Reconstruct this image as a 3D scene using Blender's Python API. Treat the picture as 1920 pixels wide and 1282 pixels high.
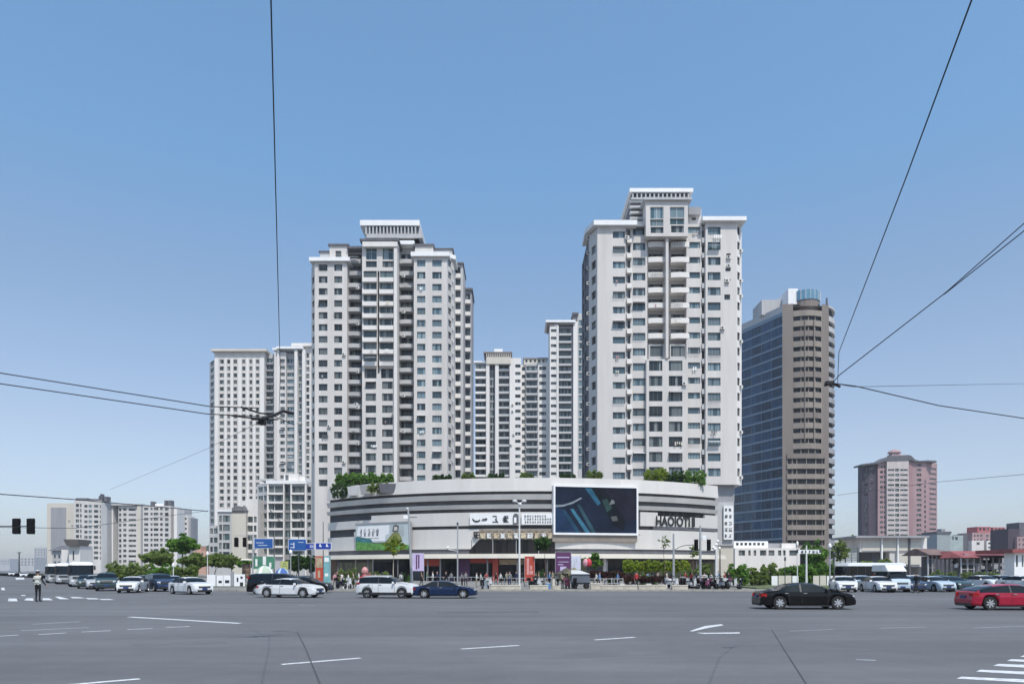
import bpy, math, random
from mathutils import Vector, Matrix
random.seed(11)
for _o in list(bpy.data.objects): bpy.data.objects.remove(_o)
SC = bpy.context.scene; COL = SC.collection
R = math.radians
# ---------------------------------------------------------------- camera
F = 1387.0; CX = 960.0; HY = 1068.0; CH = 2.0          # focal length in photo pixels, principal column, horizon row, eye height
cam = bpy.data.cameras.new("camera"); camo = bpy.data.objects.new("camera", cam); COL.objects.link(camo)
camo.location = (0, 0, CH); camo.rotation_euler = (R(90), 0, 0)
cam.sensor_width = 36; cam.lens = F/1920*36; cam.shift_y = (HY-641)/1920
cam.clip_start = .1; cam.clip_end = 20000
SC.camera = camo
# ---------------------------------------------------------------- sky, sun, exposure
SUN_EL, SUN_AZ = R(60), R(158)         # azimuth measured from +Y clockwise; sun stands behind the camera, a little to the right
w = bpy.data.worlds.new("World"); SC.world = w; w.use_nodes = True
nt = w.node_tree; bg = nt.nodes['Background']; sky = nt.nodes.new('ShaderNodeTexSky')
sky.sky_type = 'NISHITA'; sky.sun_disc = False; sky.sun_elevation = SUN_EL; sky.sun_rotation = SUN_AZ
sky.air_density = 1.0; sky.dust_density = 1.0; sky.ozone_density = 3.0; sky.altitude = 100
hs = nt.nodes.new('ShaderNodeHueSaturation'); hs.inputs['Saturation'].default_value = 1.0; hs.inputs['Value'].default_value = 1.4
nt.links.new(sky.outputs[0], hs.inputs['Color'])
# air colour of the day: the same all round the horizon, changing only with height above it
wtc = nt.nodes.new('ShaderNodeTexCoord'); wsp = nt.nodes.new('ShaderNodeSeparateXYZ'); wcr = nt.nodes.new('ShaderNodeValToRGB'); wmx = nt.nodes.new('ShaderNodeMix')
nt.links.new(wtc.outputs['Generated'], wsp.inputs[0]); nt.links.new(wsp.outputs['Z'], wcr.inputs[0])
SKYR = [(0., (.74,.75,.88)), (.07, (.90,.83,.86)), (.16, (1.05,.89,.83)), (.34, (1.07,1.02,.94)), (.47, (1.,1.2,1.17)), (.62, (1.1,1.31,1.26))]
while len(wcr.color_ramp.elements) < len(SKYR): wcr.color_ramp.elements.new(.5)
for e_, (p_, c_) in zip(wcr.color_ramp.elements, SKYR): e_.position = p_; e_.color = tuple(v/1.4 for v in c_)+(1,)
wmx.data_type = 'RGBA'; wmx.blend_type = 'MULTIPLY'; wmx.inputs['Factor'].default_value = 1.
nt.links.new(hs.outputs[0], wmx.inputs[6]); nt.links.new(wcr.outputs[0], wmx.inputs[7]); nt.links.new(wmx.outputs[2], bg.inputs['Color'])
bg.inputs['Strength'].default_value = 0.15
sl = bpy.data.lights.new("sun", 'SUN'); sl.energy = 3.4; sl.angle = R(.53); sl.color = (1, .94, .86)
so = bpy.data.objects.new("sun", sl); COL.objects.link(so)
sd = Vector((math.sin(SUN_AZ)*math.cos(SUN_EL), math.cos(SUN_AZ)*math.cos(SUN_EL), math.sin(SUN_EL)))
so.rotation_euler = sd.to_track_quat('Z', 'Y').to_euler(); so.location = (40, -60, 120)
SC.view_settings.view_transform = 'Standard'; SC.view_settings.look = 'None'
SC.view_settings.exposure = 0.25; SC.view_settings.gamma = 1
SC.render.engine = 'CYCLES'

# ---------------------------------------------------------------- helpers
def X(px, Y): return (px-CX)/F*Y
def Z(py, Y): return CH+(HY-py)/F*Y
def GY(py): return CH*F/(py-HY)                          # distance of a ground point seen on that row
def lin(c):
    if isinstance(c, str): c = tuple(int(c[i:i+2], 16)/255 for i in (0, 2, 4))
    return c
MATS = {}
def mat(name, col=(.5,.5,.5), rough=.7, metal=0., var=.12, scale=.6, streak=False, bump=0., spec=.5, fine=0., coat=0., emit=0., orand=0.):
    if name in MATS: return MATS[name]
    m = bpy.data.materials.new(name); m.use_nodes = True; t = m.node_tree; N = t.nodes; L = t.links
    b = N['Principled BSDF']; b.inputs['Roughness'].default_value = rough; b.inputs['Metallic'].default_value = metal
    b.inputs['Specular IOR Level'].default_value = spec; b.inputs['Coat Weight'].default_value = coat
    b.inputs['Coat Roughness'].default_value = .06
    tc = N.new('ShaderNodeTexCoord'); mp = N.new('ShaderNodeMapping'); L.new(tc.outputs['Object'], mp.inputs['Vector'])
    if streak: mp.inputs['Scale'].default_value = (1, 1, .12)
    nz = N.new('ShaderNodeTexNoise'); nz.inputs['Scale'].default_value = scale; nz.inputs['Detail'].default_value = 5
    nz.inputs['Roughness'].default_value = .6
    L.new(mp.outputs[0], nz.inputs['Vector'])
    mx = N.new('ShaderNodeMix'); mx.data_type = 'RGBA'
    lo = tuple(max(0, c*(1-var)) for c in col)+(1,); hi = tuple(min(1, c*(1+var)) for c in col)+(1,)
    mr = N.new('ShaderNodeMapRange'); mr.inputs[1].default_value = .3; mr.inputs[2].default_value = .7
    L.new(nz.outputs['Fac'], mr.inputs[0]); L.new(mr.outputs[0], mx.inputs['Factor'])
    mx.inputs[6].default_value = lo; mx.inputs[7].default_value = hi
    L.new(mx.outputs[2], b.inputs['Base Color'])
    if orand:
        oi = N.new('ShaderNodeObjectInfo'); hv = N.new('ShaderNodeHueSaturation'); mrr = N.new('ShaderNodeMapRange'); mrr.inputs[3].default_value = 1-orand; mrr.inputs[4].default_value = 1+orand
        L.new(oi.outputs['Random'], mrr.inputs[0]); L.new(mrr.outputs[0], hv.inputs['Value']); L.new(mx.outputs[2], hv.inputs['Color']); L.new(hv.outputs[0], b.inputs['Base Color'])
    if emit: L.new(mx.outputs[2], b.inputs['Emission Color']); b.inputs['Emission Strength'].default_value = emit
    if bump:
        n2 = N.new('ShaderNodeTexNoise'); n2.inputs['Scale'].default_value = fine or scale*20; n2.inputs['Detail'].default_value = 3
        L.new(tc.outputs['Object'], n2.inputs['Vector'])
        bp = N.new('ShaderNodeBump'); bp.inputs['Strength'].default_value = bump; bp.inputs['Distance'].default_value = .02
        L.new(n2.outputs['Fac'], bp.inputs['Height']); L.new(bp.outputs[0], b.inputs['Normal'])
    MATS[name] = m; return m
def pane_mat(name, dark, light, share=.5, rough=.07, spec=.6, folds=9.):
    """window glass with whatever hangs or stands behind it; differs from pane to pane through the object's random number"""
    if name in MATS: return MATS[name]
    m = bpy.data.materials.new(name); m.use_nodes = True; t = m.node_tree; N = t.nodes; L = t.links; b = N['Principled BSDF']
    b.inputs['Roughness'].default_value = rough; b.inputs['Specular IOR Level'].default_value = spec
    tc = N.new('ShaderNodeTexCoord'); oi = N.new('ShaderNodeObjectInfo'); sp = N.new('ShaderNodeSeparateXYZ')
    L.new(tc.outputs['Object'], sp.inputs[0])
    def mth(op, a, c=None, d=None):
        n = N.new('ShaderNodeMath'); n.operation = op
        for i, v in enumerate((a, c, d)):
            if v is None: continue
            if isinstance(v, (int, float)): n.inputs[i].default_value = v
            else: L.new(v, n.inputs[i])
        return n.outputs[0]
    rr = mth('MULTIPLY', oi.outputs['Random'], 91.7)
    xs = mth('ADD', sp.outputs['X'], rr)
    n1 = N.new('ShaderNodeTexNoise'); n1.noise_dimensions = '1D'; n1.inputs['Scale'].default_value = .9; n1.inputs['Detail'].default_value = 0
    L.new(xs, n1.inputs['W'])
    n2 = N.new('ShaderNodeTexNoise'); n2.noise_dimensions = '1D'; n2.inputs['Scale'].default_value = folds; n2.inputs['Detail'].default_value = 1
    L.new(xs, n2.inputs['W'])
    wn = N.new('ShaderNodeTexWhiteNoise'); wn.noise_dimensions = '1D'; L.new(rr, wn.inputs['W'])
    th = mth('ADD', mth('MULTIPLY', wn.outputs['Value'], .5), .5-share*.5)     # per-pane threshold
    msk = mth('MULTIPLY', mth('GREATER_THAN', n1.outputs['Fac'], th), 1.)
    fold = mth('MULTIPLY_ADD', n2.outputs['Fac'], 1.1, .05)
    lv = mth('MULTIPLY', msk, mth('MULTIPLY', fold, mth('MULTIPLY_ADD', wn.outputs['Value'], .7, .3)))
    mx = N.new('ShaderNodeMix'); mx.data_type = 'RGBA'; L.new(lv, mx.inputs['Factor'])
    dk = N.new('ShaderNodeMix'); dk.data_type = 'RGBA'; L.new(oi.outputs['Random'], dk.inputs['Factor'])
    dk.inputs[6].default_value = tuple(c*.45 for c in dark)+(1,); dk.inputs[7].default_value = tuple(c*1.6 for c in dark)+(1,)
    L.new(dk.outputs[2], mx.inputs[6]); mx.inputs[7].default_value = tuple(light)+(1,)
    L.new(mx.outputs[2], b.inputs['Base Color'])
    MATS[name] = m; return m

class MB:
    def __init__(s): s.v = []; s.f = []; s.m = []; s.mats = []; s.cur = 0; s.T = None; s.sm = False
    def mi(s, m):
        if m not in s.mats: s.mats.append(m)
        s.cur = s.mats.index(m); return s
    def pts(s, ps):
        n = len(s.v)
        for p in ps:
            if s.T is not None: p = s.T @ Vector(p)
            s.v.append((p[0], p[1], p[2]))
        return n
    def poly(s, ps):
        n = s.pts(ps); s.f.append(tuple(range(n, n+len(ps)))); s.m.append(s.cur); return s
    def faces(s, ps, fs):
        n = s.pts(ps)
        for f in fs: s.f.append(tuple(n+i for i in f)); s.m.append(s.cur)
        return s
    def box(s, x0, x1, y0, y1, z0, z1):
        return s.faces([(x0,y0,z0),(x1,y0,z0),(x1,y1,z0),(x0,y1,z0),(x0,y0,z1),(x1,y0,z1),(x1,y1,z1),(x0,y1,z1)],
                [(0,3,2,1),(4,5,6,7),(0,1,5,4),(1,2,6,5),(2,3,7,6),(3,0,4,7)])
    def prism(s, pl, z0, z1, top=None):
        """pl counter-clockwise plan; top = other plan for the upper face"""
        n = len(pl); tp = top or pl
        ps = [(p[0],p[1],z0) for p in pl]+[(p[0],p[1],z1) for p in tp]
        return s.faces(ps, [tuple(range(n))[::-1], tuple(range(n, 2*n))]+[(i,(i+1)%n,n+(i+1)%n,n+i) for i in range(n)])
    def tube(s, a, b, r0, r1=None, n=8, cap=True):
        a = Vector(a); b = Vector(b); r1 = r0 if r1 is None else r1; d = (b-a).normalized()
        u = d.orthogonal().normalized(); w_ = d.cross(u); ps = []
        for p, r in ((a, r0), (b, r1)):
            for i in range(n):
                t = 2*math.pi*i/n; ps.append(p+u*(r*math.cos(t))+w_*(r*math.sin(t)))
        fs = [(i,(i+1)%n,n+(i+1)%n,n+i) for i in range(n)]
        if cap: fs += [tuple(range(n))[::-1], tuple(range(n, 2*n))]
        return s.faces(ps, fs)
    def path(s, pts_, r, n=6):
        for a, b in zip(pts_[:-1], pts_[1:]): s.tube(a, b, r, r, n, True)
        return s
    def lathe(s, prof, n=14, axis='Z', c=(0,0,0), cap=True):
        ps = []
        for r, h in prof:
            for i in range(n):
                t = 2*math.pi*i/n; a, b_ = r*math.cos(t), r*math.sin(t)
                ps.append((c[0]+a,c[1]+b_,c[2]+h) if axis == 'Z' else ((c[0]+b_,c[1]-h,c[2]+a) if axis == 'Y' else (c[0]+h,c[1]+a,c[2]+b_)))
        fs = []
        for j in range(len(prof)-1):
            for i in range(n): fs.append((j*n+i, j*n+(i+1)%n, (j+1)*n+(i+1)%n, (j+1)*n+i))
        if cap: fs.append(tuple(range(n))[::-1]); k = (len(prof)-1)*n; fs.append(tuple(range(k, k+n)))
        return s.faces(ps, fs)
    def mesh(s, name, off=(0,0,0), smooth=False):
        me = bpy.data.meshes.new(name)
        me.from_pydata([(v[0]-off[0], v[1]-off[1], v[2]-off[2]) for v in s.v], [], s.f)
        for m in s.mats: me.materials.append(m)
        me.polygons.foreach_set('material_index', s.m)
        if smooth: me.polygons.foreach_set('use_smooth', [True]*len(s.f))
        me.update(); return me
def link(name, data, parent=None, loc=(0,0,0), rz=0., **props):
    o = bpy.data.objects.new(name, data); COL.objects.link(o); o.location = loc
    if rz: o.rotation_euler = (0,0,rz)
    if parent is not None: o.parent = parent
    for k, v in props.items():
        if v is not None: o[k] = v
    return o
def put(name, mb, parent=None, loc=(0,0,0), rz=0., smooth=False, off=(0,0,0), **props):
    return link(name, mb.mesh(name, off, smooth), parent, loc, rz, **props)
def thing(name, label, cat, loc=(0,0,0), rz=0., group=None):
    return link(name, None, None, loc, rz, label=label, category=cat, group=group)
def copy_tree(src, loc, rz=0., label=None, group=None, scale=None, matmap=None):
    kids = {}
    for o in list(bpy.data.objects):
        if o.parent is not None: kids.setdefault(o.parent.name, []).append(o)
    def rec(o, par):
        c = o.copy(); COL.objects.link(c); c.parent = par
        if matmap and c.type == 'MESH' and any(ms and ms.name in matmap for ms in o.data.materials):
            key = (o.data.name, tuple(sorted((k, v.name) for k, v in matmap.items())))
            if key not in _MM:
                d = o.data.copy(); _MM[key] = d
                for i, ms in enumerate(d.materials):
                    if ms and ms.name in matmap: d.materials[i] = matmap[ms.name]
            c.data = _MM[key]
        for k in kids.get(o.name, []): rec(k, c)
        return c
    r = rec(src, None); r.location = loc; r.rotation_euler = (0,0,rz)
    if scale is not None: r.scale = (scale,)*3 if isinstance(scale, (int,float)) else scale
    if label: r['label'] = label
    if group: r['group'] = group
    return r
_MM = {}

# ---------------------------------------------------------------- materials shared by the buildings
M = {}
M['white'] = mat('white_render', (.60,.57,.545), .85, var=.11, scale=.35, streak=True, bump=.15)
M['white2'] = mat('bright_render', (.72,.69,.66), .8, var=.09, scale=.3, streak=True)
M['roofw'] = mat('white_roof_slab', (.80,.80,.80), .6, var=.05)
M['grey'] = mat('grey_render', (.30,.30,.315), .85, var=.12, scale=.3, streak=True)
M['lgrey'] = mat('light_grey_render', (.46,.46,.465), .85, var=.1, scale=.3, streak=True)
M['dgrey'] = mat('dark_grey_render', (.11,.11,.125), .8, var=.2)
M['dark'] = mat('dark_interior', (.016,.016,.018), .9, var=.4, scale=1.5)
M['cream'] = mat('cream_render', (.58,.54,.47), .85, var=.1, scale=.2, streak=True)
M['pink'] = mat('pink_tile', (.36,.235,.24), .7, var=.14, scale=.3, streak=True)
M['plum'] = mat('dark_plum_tile', (.06,.042,.062), .7, var=.2, scale=.3, streak=True)
M['brown'] = mat('brown_stone', (.20,.168,.15), .75, var=.13, scale=.3, streak=True)
M['tan'] = mat('tan_spandrel', (.25,.215,.185), .75, var=.18, scale=.5, streak=True)
M['frame'] = mat('dark_window_frame', (.10,.105,.11), .5, metal=.2)
M['framew'] = mat('pale_window_frame', (.55,.56,.56), .5)
M['ac'] = mat('air_conditioner_casing', (.62,.61,.58), .6, var=.15)
M['grille'] = mat('dark_grille', (.05,.05,.05), .6)
P = {}
P['teal'] = pane_mat('glass_over_curtains', (.035,.065,.072), (.40,.45,.45), .5, spec=.4)
P['dark'] = pane_mat('glass_over_dark_room', (.026,.038,.044), (.40,.43,.42), .48, spec=.4)
P['blue'] = pane_mat('blue_tinted_glass', (.05,.095,.12), (.42,.52,.56), .65, spec=.5)
P['cw'] = pane_mat('blue_curtain_wall_glass', (.010,.042,.095), (.05,.13,.22), .3, rough=.04, spec=.5, folds=1.)
P['black'] = pane_mat('dark_shop_glass', (.008,.009,.012), (.05,.045,.045), .3, spec=.2)

# ---------------------------------------------------------------- buildings
WC = {}
def win_mesh(w_, h_, fr, pn, mull, split):
    """returns (frame mesh, pane mesh) or (one mesh, None) when the window is too small in the picture for its parts"""
    key = (round(w_, 2), round(h_, 2), fr.name, pn.name, mull, split)
    if key in WC: return WC[key]
    f = MB(); f.mi(fr); t = .09 if w_ > 1 else .05; d = .07
    f.box(0, w_, 0, d, 0, t); f.box(0, w_, 0, d, h_-t, h_); f.box(0, t, 0, d, t, h_-t); f.box(w_-t, w_, 0, d, t, h_-t)
    for i in range(mull):
        c = w_*(i+1)/(mull+1); f.box(c-t*.4, c+t*.4, .005, d, t, h_-t)
    if h_ > 2.4: f.box(t, w_-t, .008, d, h_*.68-t*.4, h_*.68+t*.4)
    p = MB() if split else f
    p.mi(pn); p.poly([(t*.5,.05,t*.5),(w_-t*.5,.05,t*.5),(w_-t*.5,.05,h_-t*.5),(t*.5,.05,h_-t*.5)])
    r = (f.mesh('window'), p.mesh('pane') if split else None); WC[key] = r; return r
class Bld:
    def __init__(s, name, label, cat, px, Y, group=None, wall='white'):
        s.base = (X(px, Y), Y, 0); s.Y = Y; s.root = thing(name, label, cat, s.base, 0, group)
        s.wall = MB(); s.w = M[wall]; s.slabs = MB(); s.misc = {}
        s.split = True; s.n = 0
    def local(s, p): return (p[0]-s.base[0], p[1]-s.base[1], p[2])
    def facet(s, A, B, z0, z1, ops, m=None, recess=.22):
        """vertical wall from A to B (outward normal to the right of A->B seen from above... i.e. towards the viewer when A is left)"""
        wb = s.wall; wb.mi(m or s.w)
        dx, dy = B[0]-A[0], B[1]-A[1]; L_ = math.hypot(dx, dy); d = (dx/L_, dy/L_); n = (d[1], -d[0]); rz = math.atan2(d[1], d[0])
        P3 = lambda u, v, r=0.: (A[0]+d[0]*u-n[0]*r, A[1]+d[1]*u-n[1]*r, v)
        ops = [o for o in ops if o[0] >= -.01 and o[1] <= L_+.01 and o[2] > z0+.05 and o[3] < z1-.02]
        us = sorted({0., L_}|{round(max(0, o[0]), 4) for o in ops}|{round(min(L_, o[1]), 4) for o in ops})
        for ua, ub in zip(us[:-1], us[1:]):
            if ub-ua < .005: continue
            mid = (ua+ub)/2; col = sorted([(o[2], o[3]) for o in ops if o[0] < mid < o[1]]); v = z0
            for a, b in col+[(z1, z1)]:
                if a > v+.001: wb.poly([P3(ua, v), P3(ub, v), P3(ub, a), P3(ua, a)])
                v = max(v, b)
        for (a, b, c, e, st) in ops:
            rc = st.get('deep', recess)
            wb.mi(st.get('rev') or m or s.w)
            wb.poly([P3(a,c),P3(a,c,rc),P3(b,c,rc),P3(b,c)][::-1]); wb.poly([P3(a,e),P3(b,e),P3(b,e,rc),P3(a,e,rc)][::-1])
            wb.poly([P3(a,c),P3(a,e),P3(a,e,rc),P3(a,c,rc)][::-1]); wb.poly([P3(b,c),P3(b,c,rc),P3(b,e,rc),P3(b,e)][::-1])
            k = st['k']
            if k == 'hole':
                wb.mi(M['dark']); wb.poly([P3(a,c,rc),P3(b,c,rc),P3(b,e,rc),P3(a,e,rc)]); continue
            pn = P[st.get('p', 'dark')]; fr = M[st.get('f', 'frame')]
            fm, pm_ = win_mesh(b-a, e-c, fr, pn, st.get('mull', 1), s.split and st.get('split', True))
            o = link(st.get('name', 'window'), fm, s.root, s.local(P3(a, c, rc)), rz); s.n += 1
            if pm_: link('pane', pm_, o)
        return s
    def cols(s, A, B, pl, pr, Y, specs):
        L_ = math.hypot(B[0]-A[0], B[1]-A[1]); out = []
        for sp in specs:
            pa, pb, y0, y1, pitch, n = sp[:6]; st = dict(sp[6]) if len(sp) > 6 else {'k': 'w'}; st.setdefault('k', 'w')
            ua, ub = (pa-pl)/(pr-pl)*L_, (pb-pl)/(pr-pl)*L_
            for i in range(n):
                jit = st.get('skip', ())
                if i in jit: continue
                out.append((ua, ub, Z(y1+i*pitch, Y), Z(y0+i*pitch, Y), st))
        return out
    def block(s, pl, pr, Y, yt, cols=(), Y2=None, depth=14, yb=None, left=(), right=(), ext=0., m=None, z0=None, recess=.22, lm=None):
        """front from column pl (at distance Y) to pr (at Y2); yt top row of the picture at Y"""
        Y2 = Y2 or Y; A = (X(pl, Y)-ext, Y); B = (X(pr, Y2)+ext, Y2)
        z1 = Z(yt, min(Y, Y2)); zb = (Z(yb, min(Y,Y2)) if yb else 0) if z0 is None else z0; m_ = m or s.w
        pe = ext*F/Y
        s.facet(A, B, zb, z1, s.cols(A, B, pl-pe, pr+pe, (Y+Y2)/2, cols), m_, recess)
        Yb = max(Y, Y2)+depth; Lb = (A[0], Yb); Rb = (B[0], Yb)
        s.facet(Lb, A, zb, z1, list(left), lm or m_, recess); s.facet(B, Rb, zb, z1, list(right), m_, recess)
        wb = s.wall; wb.mi(m_); wb.poly([(A[0],A[1],z1),(B[0],B[1],z1),(Rb[0],Rb[1],z1),(Lb[0],Lb[1],z1)])
        wb.poly([(Rb[0],Rb[1],zb),(Lb[0],Lb[1],zb),(Lb[0],Lb[1],z1),(Rb[0],Rb[1],z1)])
        if zb > .1: wb.poly([(A[0],A[1],zb),(Lb[0],Lb[1],zb),(Rb[0],Rb[1],zb),(B[0],B[1],zb)])
        return s
    def slab(s, pl, pr, Y, yt, yb, out=.5, Y2=None, depth=14, m=None, name='roof_cornice', bev=0):
        Y2 = Y2 or Y; mb = s.misc.setdefault(name, MB()); mb.mi(m or M['roofw'])
        A = (X(pl,Y)-out, Y-out); B = (X(pr,Y2)+out, Y2-out); Yb = max(Y,Y2)+depth+out
        mb.prism([A, B, (B[0],Yb), (A[0],Yb)], Z(yb,Y), Z(yt,Y)); return s
    def side_rows(s, u0, u1, y0, y1, pitch, n, Y, st=None):
        st = st or {'k': 'w'}; return [(u0, u1, Z(y1+i*pitch, Y), Z(y0+i*pitch, Y), st) for i in range(n)]
    def balconies(s, pa, pb, Y, depth, y0, y1, pitch, n, curve=.0, m=None, rail=False, taper=0, skip=()):
        """solid parapet y0..y1 rows, its front at Y-depth"""
        w_ = X(pb,Y)-X(pa,Y); h = (y1-y0)/F*Y; mb = MB(); mb.mi(m or M['white2'])
        N_ = 6 if curve else 1
        fr = [(w_*i/N_, -depth-curve*math.sin(math.pi*i/N_)) for i in range(N_+1)]; t = .14
        inn = [(t+(w_-2*t)*i/N_, p[1]+t) for i, p in enumerate(fr)]
        mb.prism([(0,0)]+fr+[(w_,0)], 0, .22)
        for i in range(N_): mb.prism([fr[i], fr[i+1], inn[i+1], inn[i]], .22, h)
        mb.prism([(0,0), fr[0], inn[0], (t,0)], .22, h); mb.prism([(w_-t,0), inn[-1], fr[-1], (w_,0)], .22, h)
        if rail:
            mb.mi(M['frame']); mb.box(.05, w_-.05, -depth-.02, -depth+.03, h+.22, h+.27)
            for i in range(5): mb.box(w_*(i+.5)/5-.02, w_*(i+.5)/5+.02, -depth, -depth+.03, h, h+.22)
        me = mb.mesh('balcony')
        for i in range(n):
            if i in skip: continue
            link('balcony', me, s.root, s.local((X(pa,Y), Y, Z(y1+i*pitch, Y))))
        return s
    def acs(s, lst, Y):
        for (px, py) in lst: link('air_conditioner', ac_mesh(), s.root, s.local((X(px,Y), Y, Z(py,Y))))
        return s
    def part(s, name, mb, **kw): return put(name, mb, s.root, off=s.base, **kw)
    def done(s, wall_name='wall'):
        s.part(wall_name, s.wall)
        for k, v in s.misc.items(): s.part(k, v)
        return s
_ac = []
def ac_mesh():
    if not _ac:
        b = MB(); b.mi(M['ac']).box(-.42,.42,-.42,-.06,0,.6); b.mi(M['grille']).lathe([(.22,.42),(.22,.44),(.02,.45)], 10, 'Y', (-.1,0,.3))
        b.mi(M['frame']).box(-.3,-.25,-.42,0,-.06,0).box(.25,.3,-.42,0,-.06,0); _ac.append(b.mesh('air_conditioner'))
    return _ac[0]
# ================================================================ left main tower
W = lambda **k: dict(k='w', **k)

def clutter(t, cols, Yf, y0, pitch, n, seed, wpx=18):
    """washing, awnings and cages that residents have hung out, each its own piece"""
    r = random.Random(seed); s = F/Yf
    for px in cols:
        for i in range(n):
            k = r.random(); yy = y0+i*pitch; x = X(px, Yf)
            if k < .08:
                b = MB(); b.mi(r.choice([M['roofw'], M['cream'], M['grey'], M['lgrey'], M['pink'], M['frame']])); xx = x+r.uniform(-.7,.2)
                for q in range(r.randint(1,4)): b.box(xx+q*.42, xx+q*.42+r.uniform(.2,.36), Yf-.35, Yf-.32, Z(yy, Yf)-r.uniform(.4,.9), Z(yy, Yf)-.05)
                b.mi(M['frame']).box(x-1.,x+1.,Yf-.34,Yf-.33,Z(yy,Yf)-.05,Z(yy,Yf)-.02); t.part('washing', b)
            elif k < .22:
                b = MB(); b.mi(M['frame']); w_ = wpx/s/2
                for z_ in (0,.35,.7,1.05): b.box(x-w_, x+w_, Yf-.38, Yf-.35, Z(yy,Yf)-.4+z_, Z(yy,Yf)-.36+z_)
                for q in range(6): b.box(x-w_+q*w_*.4-.015, x-w_+q*w_*.4+.015, Yf-.38, Yf-.35, Z(yy,Yf)-.4, Z(yy,Yf)+.7)
                t.part('window_cage', b)
            elif k < .28:
                b = MB(); b.mi(M['lgrey']); w_ = wpx/s/2; b.faces([(x-w_,Yf,Z(yy,Yf)+1.),(x+w_,Yf,Z(yy,Yf)+1.),(x+w_,Yf-.9,Z(yy,Yf)+.7),(x-w_,Yf-.9,Z(yy,Yf)+.7),(x-w_,Yf,Z(yy,Yf)+.95),(x+w_,Yf,Z(yy,Yf)+.95),(x+w_,Yf-.9,Z(yy,Yf)+.65),(x-w_,Yf-.9,Z(yy,Yf)+.65)],[(0,3,2,1),(4,5,6,7),(3,7,6,2)]); t.part('awning', b)
            elif k < .33: link('air_conditioner', ac_mesh(), t.root, t.local((x+wpx/s*.7, Yf, Z(yy+8, Yf))))
t = Bld('apartment_tower', 'off-white apartment tower with glazed bays and wide louvred crown, left of the gap', 'apartment tower', 715, 186)
Y = 186.
# left wing
t.block(590, 651, Y, 490, [(597.5,614,495.5,508,22.4,19,W(p='dark')), (626.5,641.5,495.5,508,22.4,18,W(p='dark'))], depth=20)
t.block(584, 590.5, Y+3.2, 492, [(585,589.5,497,510,22.4,17,W(p='dark',mull=0,split=False))], Y2=Y+.02, depth=17)
t.slab(586, 651.5, Y, 484, 491, .7, depth=19)
t.block(600, 630, Y+2, 473, (), depth=10, yb=486, m=M['lgrey']); t.block(618, 652, Y+1.5, 461, [(629,640,470,483,10,1,W())], depth=12, yb=488)
t.slab(618, 652, Y+1.5, 458, 461, .35, depth=12, m=M['dgrey'], name='parapet_cap'); t.slab(600, 617, Y+2, 471, 473, .3, depth=10, m=M['dgrey'], name='parapet_cap')
# left balcony recess
t.block(651, 680, Y+3.4, 466, [(655,678,476+.5,490.5,22.4,20,W(p='dark',mull=2,f='frame'))], ext=1.2, depth=16, m=M['lgrey'])
t.balconies(652.5, 679, Y+3.4, 1.8, 491.5, 499, 22.4, 19, curve=.3, m=M['lgrey'])
t.slab(652, 680, Y+1, 462, 466, .2, depth=12, m=M['dgrey'], name='parapet_cap')
# centre
t.block(679, 744, Y-2, 452, [(686,706.5,464,487,1,1,W(p='blue',mull=1,f='framew')), (686,706.5,489.5,501,1,1,W(p='dark',mull=1)),
      (717,738.5,464,487,1,1,W(p='blue',mull=1,f='framew')), (717,738.5,489.5,501,1,1,W(p='dark',mull=1)),
      (681.5,706.5,508,521.5,22.4,8,W(p='teal',mull=2)), (712.5,737.5,508,521.5,22.4,8,W(p='teal',mull=2)),
      (707.8,711.4,508,700,1,1,dict(k='hole',deep=1.2)),
      (683,706,690,709,1,1,dict(k='w',deep=.9,p='dark')), (714,737,690,709,1,1,dict(k='w',deep=.9,p='dark')),
      (685.5,705,715,729,22.4,9,W(p='dark',mull=2)), (716.5,736.5,715,729,22.4,9,W(p='dark',mull=2))], depth=24)
t.balconies(680.5, 707, Y-2, .7, 522, 530, 22.4, 8, m=M['white2']); t.balconies(712, 738.5, Y-2, .7, 522, 530, 22.4, 8, m=M['white2'])
t.block(738.5, 744.5, Y-2.9, 460, (), depth=3, m=M['white2']); t.block(679.5, 745, Y-3.1, 453, (), depth=3, yb=462, m=M['white2'])
t.slab(679, 745, Y-2.4, 449, 453, .5, depth=20, m=M['dgrey'], name='parapet_cap')
# right balcony recess
t.block(745, 776, Y+3.4, 466, [(752,774,476.5,490.5,22.4,20,W(p='dark',mull=2))], ext=1.4, depth=16, m=M['lgrey'])
t.balconies(751, 776, Y+3.4, 1.7, 491.5, 499, 22.4, 19, curve=.3, m=M['lgrey'])
t.slab(748, 776, Y+1, 451, 458, .1, depth=12, m=M['roofw'])
# right wing
t.block(776, 838, Y-1, 480, [(782,797.5,487.5,500,22.4,19,W(p='blue')), (810.5,828,487.5,500,22.4,19,W(p='blue',mull=2))], depth=20, right=())
t.block(838, 851, Y-.98, 482, [(840.5,846.5,489,502,22.4,18,W(p='dark',mull=0))], Y2=Y+3.2, depth=14)
t.slab(776, 838, Y-1, 474, 482, .7, depth=18); t.slab(838.5, 849, Y+1, 474.5, 482, .8, Y2=Y+3.2, depth=12)
t.block(778, 812, Y+1, 462, [(787,797,464,476,1,1,W())], depth=12, yb=476); t.slab(777, 812, Y+1, 458, 462, .3, depth=12, m=M['dgrey'], name='parapet_cap')
t.block(812, 848, Y+3, 468, (), depth=8, yb=476, m=M['lgrey']); t.slab(812,848,Y+3,466,468,.3,depth=8,m=M['dgrey'],name='parapet_cap')
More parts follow.
